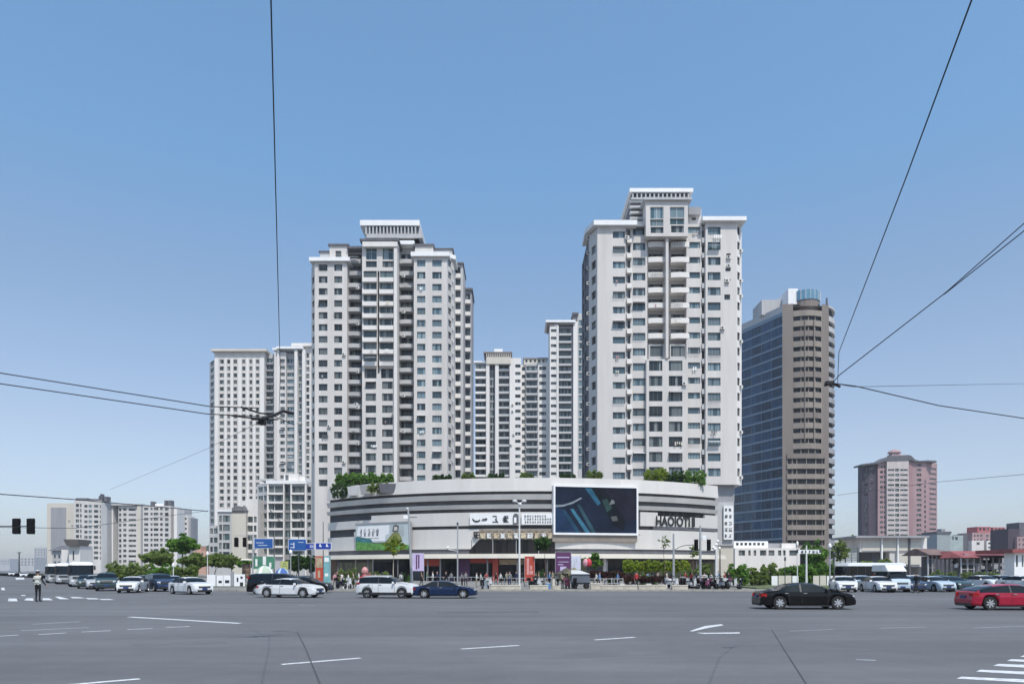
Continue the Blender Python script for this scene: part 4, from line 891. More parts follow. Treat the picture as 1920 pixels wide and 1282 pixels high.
# ---------------------------------------------------------------- billboard on the left of the mall
T_, L_, rz, a = chordT(667, 768, 1.3)
bb = MB(); bb.T = T_; bb.mi(mat('billboard_pale',(.50,.56,.57),.6,var=.06)).box(0,L_,0,.35,5.55,10.2); bb.mi(M['grey']).box(-.1,L_+.1,-.08,.4,10.2,10.45).box(L_,L_+.25,-.08,.4,5.5,10.2); brd = mpart('billboard', bb)
def bp_(pts_, m, lay, dep=0): 
    k = MB(); k.T = T_; k.mi(m); k.poly([(u*L_, -.01*lay, 5.55+v*4.6) for u, v in pts_]); mpart('printed_picture', k, brd)
bp_([(.0,.0),(1.,.0),(1.,.16),(.7,.3),(.4,.26),(.2,.3),(.0,.34)], mat('print_grass_green',(.10,.26,.06),.7,var=.5,scale=1.6), 1)
bp_([(.0,.34),(.2,.3),(.33,.28),(.30,.42),(.14,.5),(.03,.56),(.0,.5)], mat('print_hill_teal',(.04,.18,.20),.7,var=.4,scale=1.5), 2)
bp_([(.3,.3),(.58,.3),(.58,.27),(.3,.27)], M['dgrey'], 3); bp_([(.02,.52),(.28,.45),(.29,.36),(.56,.36),(.56,.55),(.63,.62),(.63,.95),(.05,.93)], M['roofw'], 1.5)
bp_([(.65,.97),(.9,.97),(.9,.5),(.65,.5)], mat('print_sky_grey',(.42,.46,.47),.7), 1)
bp_([(.69,.7),(.71,.92),(.76,.96),(.81,.9),(.80,.68)], M['dgrey'], 4); bp_([(.72,.74),(.73,.88),(.78,.88),(.785,.74)], M['cream'], 5); bp_([(.56,.3),(.66,.55),(.72,.68),(.8,.66),(.86,.45),(.84,.2),(.66,.18)], mat('print_olive',(.20,.22,.07),.8,var=.5,scale=2.), 3)
b = MB(); b.T = T_; b.mi(M['dgrey'])
for i in range(5): glyph(b, .95+i*.95, 8.65, .75, rnd, y=-.02, t=.12, dep=.01); glyph(b, .95+i*.95, 8.05, .6, rnd, y=-.02, t=.2, dep=.01)
for i in range(16): glyph(b, 1.0+i*.28, 7.55, .22, rnd, y=-.02, t=.15, dep=.01)
mpart('lettering', b, brd)
# vertical sign on the right-hand shaft
vs = MB(); x0, x1 = X(1357,148.2), X(1375,148.2); vs.mi(M['roofw']).box(x0,x1,148.2,148.6,Z(1011,148.2),Z(948,148.2)); vsg = put('vertical_sign', vs, None, off=((x0+x1)/2,148.2,Z(1011,148.2)), loc=((x0+x1)/2,148.2,Z(1011,148.2)), label='tall white vertical sign with black characters on the pier right of the mall', category='sign')
b = MB(); b.mi(BLK)
for i,(yy, s) in enumerate(((958,.7),(971,.8),(984,.8),(996,.85),(1007,.75))):
    for k in range(2): glyph(b, x0+.12+k*.85, Z(yy,148.2), s*.85, rnd, y=148.18, t=.14, dep=.02)
put('lettering', b, vsg, off=((x0+x1)/2,148.2,Z(1011,148.2)))

# ================================================================ structures on the right
t = Bld('low_building', 'low white building with square dark windows beyond the hedge, below the brown tower', 'building', 1440, 190, wall='white2'); Y=190; t.split=False
t.block(1378, 1500, Y, 1027, [(a,b_,1031,1041,1,1,dd) for a,b_ in ((1385,1397),(1403,1407.5),(1413,1418),(1425,1437),(1441,1452),(1459,1465),(1468,1473),(1480,1494))], depth=12)
t.block(1376, 1440, Y+4, 1014, [(1380+i*8,1385+i*8,1017,1022,1,1,dd) for i in range(7)], depth=8, m=M['roofw'], yb=1027); t.block(1440,1466,Y+4,1018,(),depth=8,m=M['grey'],yb=1027); t.block(1466,1492,Y+3,1018,(),depth=8,yb=1027); t.done()
t = Bld('pavilion', 'beige panelled pavilion with flat grey roof and tall pillars, below the pink tower', 'building', 1675, 165, wall='cream'); Y=165
t.block(1612, 1728, Y, 1008, (), depth=10, z0=Z(1034,Y), m=M['white']); t.block(1668,1728,Y+.2,1034,(),depth=9,m=M['white'],yb=1062)
t.block(1634,1655,Y+2,1034,(),depth=6,m=M['dgrey'])
mb = MB()
for a,b_,y0,y1 in ((1616,1650,1013,1032),(1655,1681,1014,1032),(1685,1703,1014,1032),(1706,1726,1014,1032),(1685,1703,1037,1058),(1706,1726,1037,1058)):
    p = MB(); p.mi(M['cream']).box(X(a,Y),X(b_,Y),Y-.12,Y+.05,Z(y1,Y),Z(y0,Y)); t.part('panel', p)
for a in (1652,1682,1704):
    p = MB(); p.mi(M['roofw'] if a < 1700 else M['dgrey']).box(X(a-1.2,Y),X(a+1.2,Y),Y-.5,Y,.14,Z(1008,Y)); t.part('pillar', p)
t.block(1728,1738,Y+.5,1008,(),depth=9,m=M['white2']); t.slab(1607,1736,Y-.8,1004,1008,.5,depth=12,m=M['grey'],name='roof'); t.done()
t = Bld('slatted_screen', 'grey-green slatted screen wall between the dark tree and the beige pavilion', 'screen wall', 1588, 140, wall='dgrey'); Y=140
SG = mat('slate_green_slat',(.13,.16,.16),.6)
for i in range(9):
    p = MB(); p.mi(SG).box(X(1562,Y),X(1610,Y),Y-.08,Y+.08,Z(1050-i*2.8,Y),Z(1048.6-i*2.8,Y)); t.part('slat', p)
for a in (1563,1586,1609): p = MB(); p.mi(SG).box(X(a,Y)-.1,X(a,Y)+.1,Y+.08,Y+.3,.14,Z(1024,Y)); t.part('post', p)
# iron-framed sheds with red roofs
t = Bld('market_shed', 'long open-fronted shed with a faded red roof and grid of frames, far right', 'shed', 1845, 128, wall='lgrey'); Y=128
RR = mat('faded_red_roof',(.27,.075,.075),.7,var=.25,scale=.5)
mb = MB(); mb.mi(RR).prism([(X(1800,Y),Y-1),(X(1900,Y),Y-1),(X(1900,Y),Y+12),(X(1800,Y),Y+12)], Z(1045,Y), Z(1031,Y), [(X(1812,Y),Y+5),(X(1899,Y),Y+5),(X(1899,Y),Y+7),(X(1812,Y),Y+7)]); t.part('roof', mb)
t.block(1802,1898,Y+9,1045,(),depth=2,m=M['grey'])
for i in range(9):
    p = MB(); p.mi(M['lgrey']); xx = X(1802+i*12,Y); p.box(xx-.1,xx+.1,Y-.1,Y+.1,.14,Z(1045,Y)); t.part('post', p)
for y_ in (1056,1066,1077): p = MB(); p.mi(M['lgrey']).box(X(1802,Y),X(1898,Y),Y-.05,Y+.06,Z(y_+1.2,Y),Z(y_,Y)); t.part('rail', p)
for i in range(34):
    p = MB(); p.mi(random.choice([M['roofw'],M['grey'],M['dgrey'],M['lgrey'],M['dark']])); xx = X(1803+i*2.8,Y); zt_ = random.uniform(.4,4.6); p.box(xx,xx+random.uniform(.2,.9),Y+1+random.random()*2,Y+3.4,zt_,zt_+random.uniform(.2,1.2)); t.part('stacked_frame', p)
t.done()
t = Bld('market_shed', 'smaller dark lattice-gabled shed next to the beige pavilion', 'shed', 1770, 135, wall='grey'); Y=135
t.block(1738,1798,Y+8,1042,(),depth=2,m=M['dgrey'])
mb = MB(); mb.mi(mat('rusty_roof',(.17,.11,.10),.8,var=.3,scale=.6)).prism([(X(1738,Y),Y-1),(X(1800,Y),Y-1),(X(1800,Y),Y+9),(X(1738,Y),Y+9)], Z(1040,Y), Z(1027,Y), [(X(1740,Y),Y+4),(X(1775,Y),Y+4),(X(1775,Y),Y+5),(X(1740,Y),Y+5)]); t.part('roof', mb)
for i in range(8):
    p = MB(); p.mi(M['lgrey'] if i % 3 == 0 else M['grey']); xx = X(1740+i*8,Y); p.box(xx-.12,xx+.12,Y-.1,Y+.1,.14,Z(1040,Y)); t.part('post', p)
for y_ in (1047,1063,1078): p = MB(); p.mi(M['grey']).box(X(1739,Y),X(1799,Y),Y-.05,Y+.05,Z(y_+1,Y),Z(y_,Y)); t.part('rail', p)
t.done()
t = Bld('market_shed', 'white-panelled stall row with red eaves cut by the right edge of the photo', 'shed', 1920, 120, wall='roofw'); Y=120
t.block(1902,1990,Y,1036,[(1905,1909,1040,1062,1,1,dd),(1916,1919,1040,1062,1,1,dd)],depth=2.5); t.slab(1900,1992,Y-.5,1029,1036,.3,depth=9,m=RR,name='roof'); t.done()
# white hoarding behind the right hedge, panel by panel
t = Bld('hoarding', 'white panel hoarding behind the black saloon, under the green hedge', 'fence', 1500, 84)
i = 0
for px in range(1446, 1600, 13):
    if 1496 < px < 1512: continue
    p = MB(); p.mi(M['cream'] if i % 3 else M['roofw']).box(X(px,84)+.05,X(px+12,84),84,84.1,.2,Z(1079,84)+.02*(i%3)); t.part('panel', p); i += 1
t.done()
# hill far left
hb = MB(); hb.mi(mat('wooded_hill',(.035,.055,.03),.95,var=.5,scale=.05)); n = 28; Yh = 950
rh = random.Random(3); pr = [(330+i*3.2, max(0, 1018-20*math.exp(-((i-15)/8)**2)+rh.uniform(-1,1))) for i in range(n)]
for (a, ya), (c, yc_) in zip(pr[:-1], pr[1:]):
    hb.poly([(X(a,Yh),Yh,0),(X(c,Yh),Yh,0),(X(c,Yh),Yh+30,Z(yc_,Yh)*.7),(X(a,Yh),Yh+30,Z(ya,Yh)*.7)]); hb.poly([(X(a,Yh),Yh+30,Z(ya,Yh)*.7),(X(c,Yh),Yh+30,Z(yc_,Yh)*.7),(X(c,Yh),Yh+110,Z(yc_,Yh)),(X(a,Yh),Yh+110,Z(ya,Yh))])
    hb.poly([(X(a,Yh),Yh+110,Z(ya,Yh)),(X(c,Yh),Yh+110,Z(yc_,Yh)),(X(c,Yh),Yh+260,0),(X(a,Yh),Yh+260,0)])
put('hill', hb, kind='structure')
t = Bld('low_building', 'small orange-pink house below the green hill, left of the tall back tower', 'building', 374, 300, wall='pink'); Y=300; t.split=False
OR = mat('salmon_render',(.50,.31,.24),.8); t.block(362,386,Y,1032,[(366+i*6,369+i*6,1036,1041,1,1,dd) for i in range(3)],depth=8,m=OR); t.block(369,377,Y+1,1023,(),depth=5,yb=1033,m=OR); t.done()
# ================================================================ vehicles
M['tyre'] = mat('tyre_rubber', (.018,.018,.018), .9); M['rim'] = mat('alloy_rim', (.55,.56,.58), .3, metal=.7, var=.05); M['rimd'] = mat('rim_shadow', (.12,.12,.13), .5, metal=.4); M['trim'] = mat('black_trim', (.02,.02,.022), .5)
M['cglass'] = mat('tinted_car_glass', (.006,.008,.010), .05, spec=.35, var=.3, scale=2.); M['lamp'] = mat('headlight_lens', (.72,.75,.78), .1, spec=.9); M['red'] = mat('taillight_lens', (.35,.01,.01), .2)
M['plate'] = mat('blue_number_plate', (.02,.05,.17), .5); M['under'] = mat('dark_underbody', (.012,.012,.012), .95); M['chrome'] = mat('chrome', (.6,.6,.62), .15, metal=.9, var=.02)
def paint(n, c): return mat(n, c, .32, var=.03, scale=.3, spec=.4, coat=.45)
PW = paint('white_car_paint', (.66,.67,.68)); PK = mat('black_car_paint', (.004,.0035,.0045), .22, var=.03, scale=.3, spec=.22, coat=.25); PR_ = paint('red_car_paint', (.33,.003,.028)); PB = mat('navy_car_paint', (.004,.016,.06), .25, var=.03, scale=.3, spec=.3, coat=.3); PS = paint('silver_car_paint', (.34,.36,.38)); PG = paint('dark_green_car_paint', (.02,.045,.045)); PL = paint('pale_blue_car_paint', (.42,.50,.58)); PN = paint('dark_blue_car_paint', (.015,.03,.07))
def lerp_prof(pr, x):
    if x <= pr[0][0]: return pr[0][1]
    for (a, ya), (b, yb) in zip(pr[:-1], pr[1:]):
        if x <= b:
            f = (x-a)/(b-a); f = f*f*(3-2*f)*.35+f*.65; return ya+(yb-ya)*f
    return pr[-1][1]
KINDS = {
 'saloon': dict(top=[(-.5,.42),(-.492,.58),(-.47,.66),(-.36,.705),(-.33,.73),(-.19,.95),(-.06,1.),(.06,.985),(.14,.90),(.245,.70),(.40,.625),(.465,.555),(.492,.45),(.5,.36)], belt=[(-.5,.40),(-.47,.62),(-.36,.675),(.25,.655),(.42,.59),(.5,.34)], cab=(-.345,.26), wh=(-.30,.305), ws=(.085,.25), rw=(-.35,-.17), bp=(-.075,.215)),
 'hatch': dict(top=[(-.5,.40),(-.495,.60),(-.475,.70),(-.42,.80),(-.33,.90),(-.2,.965),(-.07,1.),(.04,.985),(.13,.90),(.27,.70),(.40,.635),(.465,.55),(.492,.45),(.5,.36)], belt=[(-.5,.40),(-.47,.66),(-.36,.675),(.26,.65),(.42,.59),(.5,.34)], cab=(-.46,.28), wh=(-.31,.31), ws=(.08,.27), rw=(-.46,-.26), bp=(-.08,.22)),
 'suv': dict(top=[(-.5,.40),(-.497,.60),(-.485,.72),(-.43,.93),(-.36,.985),(-.1,1.),(.03,.985),(.10,.92),(.225,.715),(.38,.665),(.46,.60),(.492,.50),(.5,.36)], belt=[(-.5,.40),(-.48,.64),(-.36,.66),(.24,.655),(.42,.62),(.5,.34)], cab=(-.47,.24), wh=(-.30,.30), ws=(.06,.23), rw=(-.49,-.40), bp=(-.10,.18)),
 'van': dict(top=[(-.5,.3),(-.498,.60),(-.49,.80),(-.46,.96),(-.36,.995),(0,1.),(.16,.985),(.24,.93),(.37,.66),(.44,.56),(.485,.48),(.5,.34)], belt=[(-.5,.40),(-.48,.55),(-.36,.56),(.36,.56),(.42,.52),(.5,.32)], cab=(-.47,.38), wh=(-.31,.34), ws=(.22,.38), rw=(-.495,-.44), bp=(-.03,.2)),
}
def make_car(name, label, kind, L_, W_, H_, pm_, group=None, wheel=.33, rim=None, cat='car', cb=None):
    K = KINDS[kind]; t = thing(name, label, cat, (0,0,0), 0, group); rw_ = wheel; zb = .19 if kind != 'suv' else .25
    xs = sorted({round(-L_/2+L_*i/54, 4) for i in range(55)}|{round(L_*K['wh'][k]+s*(rw_+.06), 4) for k in (0,1) for s in (-1,1)})
    secs = []
    for x in xs:
        u = x/L_; zt = lerp_prof(K['top'], u)*H_; bl = min(lerp_prof(K['belt'], u)*H_, zt-.015)
        e = max(0, abs(u)-.36)/.14; wv = W_/2*(1-.17*e**2.2); cabf = max(0, zt-bl-.06*H_)/(.30*H_); cabf = min(1, cabf)
        z0 = zb+ (.06*e*e); arch = 0
        for wx in K['wh']:
            dx = x-wx*L_; ra = rw_+.06
            if abs(dx) < ra: z0 = max(z0, rw_+math.sqrt(max(0, ra*ra-dx*dx))); arch = 1
        zm = .50*H_ if kind != 'van' else .42*H_; z1 = min(z0+.10, bl-.12); zm = max(zm, z1+.04); zm = min(zm, bl-.03)
        wr = wv*(.985-.245*cabf)
        secs.append([(wv*.93, z0), (wv*.985, z1), (wv, zm), (wv*.975, bl), (wr, zt-.05*cabf-.012), (wr*.72, zt-.004), (0, zt+.012)])
    body = MB(); gl = {}; ns = len(xs)
    body.mi(pm_); body.mi(M['under']); body.mi(pm_)
    def G_(k): 
        if k not in gl: gl[k] = MB(); gl[k].mi(M['cglass'])
        return gl[k]
    for i in range(ns-1):
        u = (xs[i]+xs[i+1])/2/L_
        for s in (1, -1):
            for j in range(6):
                a, b = secs[i][j], secs[i][j+1]; c, d = secs[i+1][j+1], secs[i+1][j]
                q = [(xs[i],s*a[0],a[1]),(xs[i],s*b[0],b[1]),(xs[i+1],s*c[0],c[1]),(xs[i+1],s*d[0],d[1])]
                if s < 0: q = q[::-1]
                tgt = body
                cabin = K['cab'][0]+.03 < u < K['cab'][1]-.03
                if j == 3 and cabin:
                    bp0 = K['bp'][0]
                    if abs(u-bp0) < .010: body.mi(M['trim'])
                    elif (b[1]-a[1]) > .1 or (c[1]-d[1]) > .1: tgt = G_(('window', s, u > bp0))
                if j in (4, 5) :
                    if K['ws'][0] < u < K['ws'][1]: tgt = G_('windshield')
                    elif K['rw'][0] < u < K['rw'][1]: tgt = G_('rear_window')
                if j == 3 and kind == 'saloon' and (K['ws'][1]-.05 < u < K['ws'][1]): pass
                tgt.poly(q); 
                if tgt is body: body.mi(pm_)
        a, d = secs[i][0], secs[i+1][0]; body.mi(M['under']).poly([(xs[i],-a[0],a[1]),(xs[i],a[0],a[1]),(xs[i+1],d[0],d[1]),(xs[i+1],-d[0],d[1])]); body.mi(pm_)
    for i, sg in ((0, -1), (ns-1, 1)):
        ring = [(xs[i], p[0], p[1]) for p in secs[i]]+[(xs[i], -p[0], p[1]) for p in secs[i][::-1][1:]]
        body.poly(ring if sg > 0 else ring[::-1])
    bo = put('body', body, t, smooth=True)
    for k, mb in gl.items():
        put(k if isinstance(k, str) else 'window', mb, t, smooth=True)
    # wheel housings, seams, handles, mirrors
    tr = MB(); tr.mi(M['under'])
    for wx in K['wh']: tr.box(wx*L_-rw_-.02, wx*L_+rw_+.02, -W_/2+.24, W_/2-.24, zb, rw_*2+.02)
    put('wheel_housing', tr, t)
    sm = MB(); sm.mi(M['trim']); wy = W_/2
    for s in (1,-1):
        for u in (K['cab'][1]-.06, K['bp'][0], K['wh'][0]+.095):
            sm.box(u*L_-.008, u*L_+.008, s*wy*.996-.006, s*wy*.996+.006, zb+.14, lerp_prof(K['belt'], u)*H_-.03)
        sm.box(K['wh'][0]*L_+rw_+.07, K['wh'][1]*L_-rw_-.07, min(s*wy*.93,s*wy*.99), max(s*wy*.93,s*wy*.99), zb-.03, zb+.035)
    put('door_seam', sm, t)
    for s in (1,-1):
        for u in (K['bp'][0]+.035, K['bp'][0]-.16):
            h = MB(); h.mi(M['chrome']); h.box(u*L_-.09, u*L_+.09, min(s*wy*.985,s*(wy*.985+.035)), max(s*wy*.985,s*(wy*.985+.035)), .60*H_, .60*H_+.035); put('door_handle', h, t)
        mr = MB(); mr.mi(pm_); mx_ = (K['cab'][1]-.075)*L_; z_ = lerp_prof(K['belt'], K['cab'][1]-.07)*H_
        mr.prism([(mx_-.08,s*(wy*.92)),(mx_+.06,s*(wy*.92)),(mx_+.05,s*(wy+.17)),(mx_-.08,s*(wy+.17))][::s], z_, z_+.15, [(mx_-.06,s*(wy*.92)),(mx_+.0,s*(wy*.92)),(mx_+.0,s*(wy+.14)),(mx_-.06,s*(wy+.14))][::s]); put('wing_mirror', mr, t)
        # lamps follow the corners
        xf = L_*.5; zf = lerp_prof(K['top'], .465)*H_
        hl = MB(); hl.mi(M['lamp']); hl.prism([(xf-.32,s*wy*.60),(xf-.045,s*wy*.60),(xf-.10,s*wy*.84),(xf-.34,s*wy*.955)][::s], zf-.19, zf-.045); put('headlight', hl, t)
        tl = MB(); tl.mi(M['red']); zr = lerp_prof(K['top'], -.475)*H_; tl.prism([(-xf+.30,s*wy*.965),(-xf+.055,s*wy*.86),(-xf-.012,s*wy*.62),(-xf+.28,s*wy*.62)][::-s], zr-.22, zr-.06); put('taillight', tl, t)
    gr = MB(); gr.mi(M['trim']); gr.box(xf-.10, xf+.012, -wy*.55, wy*.55, zf-.24, zf-.10).box(xf-.10, xf+.014, -wy*.7, wy*.7, zb+.05, zb+.20); gr.mi(M['chrome']).box(xf-.1, xf+.02, -wy*.55, wy*.55, zf-.175, zf-.155); put('grille', gr, t)
    pl = MB(); pl.mi(M['plate']); pl.box(xf, xf+.024, -.22, .22, zb+.21, zb+.35); pl.box(-xf-.02, -xf, -.22, .22, .52*H_-.1, .52*H_+.04); put('number_plate', pl, t)
    bmp = MB(); bmp.mi(M['trim']); bmp.box(-xf-.012, -xf+.12, -wy*.72, wy*.72, zb, zb+.14); put('bumper', bmp, t)
    key = round(rw_, 2)
    if key not in WH:
        ty = MB(); ty.mi(M['tyre']).lathe([(rw_*.62,-.10),(rw_*.93,-.11),(rw_,-.07),(rw_,.07),(rw_*.93,.11),(rw_*.62,.10)], 22, 'Y', cap=False)
        rm = MB(); rm.mi(M['rim']).lathe([(rw_*.69,-.02),(rw_*.70,.095),(rw_*.64,.10),(rw_*.60,.03)], 22, 'Y', cap=False); rm.mi(M['rimd']).lathe([(rw_*.62,.0),(rw_*.62,.04)], 20, 'Y'); rm.mi(M['rim']).lathe([(rw_*.17,.02),(rw_*.15,.11)], 12, 'Y')
        for k in range(7):
            a = 2*math.pi*k/7; c, s_ = math.cos(a), math.sin(a); w_ = rw_*.10
            q = [(rw_*.1*c+w_*s_, rw_*.1*s_-w_*c), (rw_*.64*c+w_*s_, rw_*.64*s_-w_*c), (rw_*.64*c-w_*s_, rw_*.64*s_+w_*c), (rw_*.1*c-w_*s_, rw_*.1*s_+w_*c)]
            rm.faces([(x,-.045,z) for x,z in q]+[(x,-.095,z) for x,z in q], [(4,5,6,7),(0,1,5,4),(1,2,6,5),(2,3,7,6),(3,0,4,7)])
        WH[key] = (ty.mesh('tyre', smooth=False), rm.mesh('rim'))
    for wx in K['wh']:
        for s in (1,-1):
            o = link('wheel', WH[key][0], t, (wx*L_, s*(wy-.12), rw_)); link('rim', WH[key][1], o, (0,0,0), math.pi if s > 0 else 0)
    return t
WH = {}
def roof_rails(t, L_, W_, H_):
    for s in (1,-1):
        r = MB(); r.mi(M['chrome']).box(-L_*.38, L_*.02, s*W_*.31-.02, s*W_*.31+.02, H_+.0, H_+.05); put('roof_rail', r, t)
def place(t, px, Y, deg): t.location = (X(px, Y), Y, 0); t.rotation_euler = (0, 0, R(deg)); return t
place(make_car('saloon_car', 'white fastback saloon crossing the junction in front of a black people carrier', 'saloon', 4.75, 1.85, 1.40, PW, wheel=.34), 545, 54.2, -13)
c = make_car('people_carrier', 'black people carrier half hidden behind the white fastback saloon', 'van', 4.9, 1.85, 1.72, PK, wheel=.34); place(c, 522, 61.5, -10)
place(make_car('saloon_car', 'black saloon whose bonnet shows beyond the white fastback saloon', 'saloon', 4.6, 1.8, 1.42, PK), 573, 65, -8)
c = make_car('estate_suv', 'silver-white sport utility car with dark side glass and black wheel arches', 'suv', 4.3, 1.82, 1.58, PW, wheel=.35); place(c, 728, 53.2, -10)
tr = MB(); tr.mi(M['trim']); 
for s in (1,-1): tr.box(-1.9,2.0,min(s*.90,s*.925),max(s*.90,s*.925),.26,.42)
put('side_cladding', tr, c); roof_rails(c, 4.3, 1.82, 1.58)
place(make_car('saloon_car', 'low navy blue saloon nose to tail ahead of the white sport utility car', 'saloon', 4.55, 1.8, 1.24, PB, wheel=.32), 834, 52.8, -2)
place(make_car('saloon_car', 'long black saloon driving right in the open road, nearest the camera', 'saloon', 4.8, 1.84, 1.34, PK, wheel=.34), 1505, 38.3, -2)
place(make_car('hatchback', 'bright red hatchback cut by the right edge of the photo', 'hatch', 4.5, 1.82, 1.30, PR_, wheel=.34), 1889, 37.6, -1)
# left queue, waiting, seen from the front
q = make_car('saloon_car', 'white saloon first in the left queue, turning towards the junction', 'saloon', 4.5, 1.8, 1.42, PW, 'cars queueing on the left road'); place(q, 357, 61.5, -38)
place(make_car('estate_suv', 'dark navy sport utility car behind the first white car of the left queue', 'suv', 4.7, 1.86, 1.66, PN, 'cars queueing on the left road'), 300, 70, -50)
c = copy_tree(q, (X(250,66.5), 66.5, 0), R(-78), 'white saloon facing the camera, second white one of the left queue')
c = make_car('estate_suv', 'dark green-grey high car just right of the coaches in the left queue', 'suv', 4.6, 1.85, 1.75, PG, 'cars queueing on the left road'); place(c, 200, 72, -62)
c = make_car('hatchback', 'small silver hatchback squeezed between the front coach and the dark green-grey car', 'hatch', 4.0, 1.7, 1.48, PS, 'cars queueing on the left road'); place(c, 178, 78, -60)
place(copy_tree(c, (0,0,0), 0, 'dark green hatchback directly in front of the foremost coach', matmap={'silver_car_paint': PG}), 162, 81, -60)
place(copy_tree(q, (0,0,0), 0, 'dark blue saloon at the rear of the left queue by the bushes', matmap={'white_car_paint': PN}), 272, 82, -60)
place(copy_tree(q, (0,0,0), 0, 'pale blue saloon mostly hidden behind the first white car', matmap={'white_car_paint': PL}), 322, 77, -55)
# right queue
g_ = 'cars waiting across the junction on the right'
q2 = make_car('saloon_car', 'white saloon at the left end of the right-hand row of waiting cars', 'saloon', 4.5, 1.8, 1.44, PW, g_); place(q2, 1580, 68.5, -102)
for lab, px, Yq, deg, mm in (('pale blue saloon between the two leftmost white cars of the right-hand row', 1614, 76, -95, PL),('white saloon below the white-roofed bus in the right-hand row', 1645, 67.5, -92, None),
     ('navy saloon just left of the pedestrian in dark clothes', 1697, 68.5, -88, PN),('silver saloon with pale bonnet right of the pedestrian in dark clothes', 1748, 69, -84, PL),
     ('dark green saloon next to the tail of the red hatchback', 1781, 70, -84, PG),('white saloon in the second rank behind the navy one', 1712, 80, -86, None),('black saloon in the second rank, right of the second-rank white one', 1765, 83, -86, PK),
     ('white saloon showing above the roof of the red hatchback', 1842, 80, -80, None),('cream-white saloon at the right edge above the red hatchback', 1915, 76, -70, None),('silver saloon in the second rank above the bonnet of the red hatchback', 1877, 82, -75, PS)):
    place(copy_tree(q2, (0,0,0), 0, lab, matmap={'white_car_paint': mm} if mm else None), px, Yq, deg)
c = make_car('delivery_van', 'blue-fronted van with a raised white box roof in the right-hand row', 'van', 4.4, 1.75, 1.9, PL, g_, cat='van'); place(c, 1671, 68.5, -92)
bx_ = MB(); bx_.mi(PW).prism([(-2.1,-.85),(1.2,-.85),(1.2,.85),(-2.1,.85)], 1.88, 2.45, [(-2.1,-.8),(.5,-.8),(.5,.8),(-2.1,.8)]); put('roof_box', bx_, c)
# ---------------------------------------------------------------- coaches
def make_coach(label, L_=11., W_=2.45, H_=3.0, pm_=PS, dark=PK, group='coaches'):
    t = thing('coach', label, 'coach', (0,0,0), 0, group); b = MB(); b.mi(pm_)
    hx, wy = L_/2, W_/2
    b.prism([(-hx,-wy),(hx-.1,-wy),(hx,-wy+.25),(hx,wy-.25),(hx-.1,wy),(-hx,wy)], .35, 1.35)
    b.mi(PW).prism([(-hx,-wy),(hx-.35,-wy),(hx-.28,-wy+.25),(hx-.28,wy-.25),(hx-.35,wy),(-hx,wy)], H_-.42, H_-.12, [(-hx,-wy+.08),(hx-.5,-wy+.08),(hx-.45,-wy+.3),(hx-.45,wy-.3),(hx-.5,wy-.08),(-hx,wy-.08)])
    b.prism([(-hx,-wy+.08),(hx-.5,-wy+.08),(hx-.45,-wy+.3),(hx-.45,wy-.3),(hx-.5,wy-.08),(-hx,wy-.08)], H_-.12, H_, [(-hx+.2,-wy+.4),(hx-1.2,-wy+.4),(hx-1.2,-wy+.5),(hx-1.2,wy-.5),(hx-1.2,wy-.4),(-hx+.2,wy-.4)])
    b.mi(M['trim'])
    for s in (1,-1):
        for i in range(8): x = -hx+.1+i*(L_-.6)/7; b.box(x-.05,x+.05,s*wy-.03,s*wy+.012,1.35,H_-.42)
    put('body', b, t)
    for s in (1,-1):
        for i in range(7):
            x0 = -hx+.15+i*(L_-.6)/7; g = MB(); g.mi(M['cglass']).box(x0, x0+(L_-.6)/7-.1, s*(wy-.03)-.015, s*(wy-.03)+.015, 1.35, H_-.42); put('window', g, t)
    g = MB(); g.mi(M['cglass']).prism([(hx-.5,-wy+.03),(hx-.06,-wy+.06),(hx-.005,-wy+.27),(hx-.005,wy-.27),(hx-.06,wy-.06),(hx-.5,wy-.03)], 1.35, H_-.42, [(hx-.6,-wy+.03),(hx-.36,-wy+.06),(hx-.29,-wy+.27),(hx-.29,wy-.27),(hx-.36,wy-.06),(hx-.6,wy-.03)]); put('windshield', g, t)
    g = MB(); g.mi(M['cglass']).box(-hx-.012,-hx+.05,-wy+.2,wy-.2,1.4,H_-.5); put('rear_window', g, t)
    for s in (1,-1):
        h = MB(); h.mi(M['lamp']).box(hx-.05,hx+.02,min(s*.75,s*1.05),max(s*.75,s*1.05),.62,.85); put('headlight', h, t)
        m = MB(); m.mi(M['trim']).box(hx-.15,hx+.35,s*(wy+.1)-.03,s*(wy+.1)+.03,H_-.55,H_-.5).box(hx+.25,hx+.37,s*(wy+.1)-.1,s*(wy+.1)+.1,H_-1.0,H_-.5); put('wing_mirror', m, t)
    g = MB(); g.mi(M['trim']).box(hx-.02,hx+.015,-.6,.6,.42,.6).box(hx-.02,hx+.012,-.9,.9,.95,1.2); put('grille', g, t)
    w = MB(); w.mi(M['tyre']).lathe([(.3,-.14),(.48,-.14),(.5,-.1),(.5,.1),(.48,.14),(.3,.14)], 20, 'Y', cap=False); rm = MB(); rm.mi(M['rim']).lathe([(.3,-.15),(.28,-.05),(.12,-.08),(.1,-.16)], 14, 'Y'); wm_, rmm = w.mesh('wheel'), rm.mesh('rim')
    for x in (-hx+2.6, hx-2.4):
        for s in (1,-1): o = link('wheel', wm_, t, (x, s*(wy-.13), .5)); link('rim', rmm, o, (0,0,0), 0 if s < 0 else math.pi)
        a = MB(); a.mi(M['under']).box(x-.6,x+.6,-wy-.004,wy+.004,.34,1.02); put('wheel_housing', a, t)
    return t
k = make_coach('grey coach with large dark windscreen, nearest of the coaches on the left road'); place(k, 150, 92, -58)
place(copy_tree(k, (0,0,0), 0, 'coach directly behind the nearest one, only its front corner showing'), 122, 108, -57)
place(copy_tree(k, (0,0,0), 0, 'pale coach farthest back in the line of coaches, left end'), 104, 118, -56)
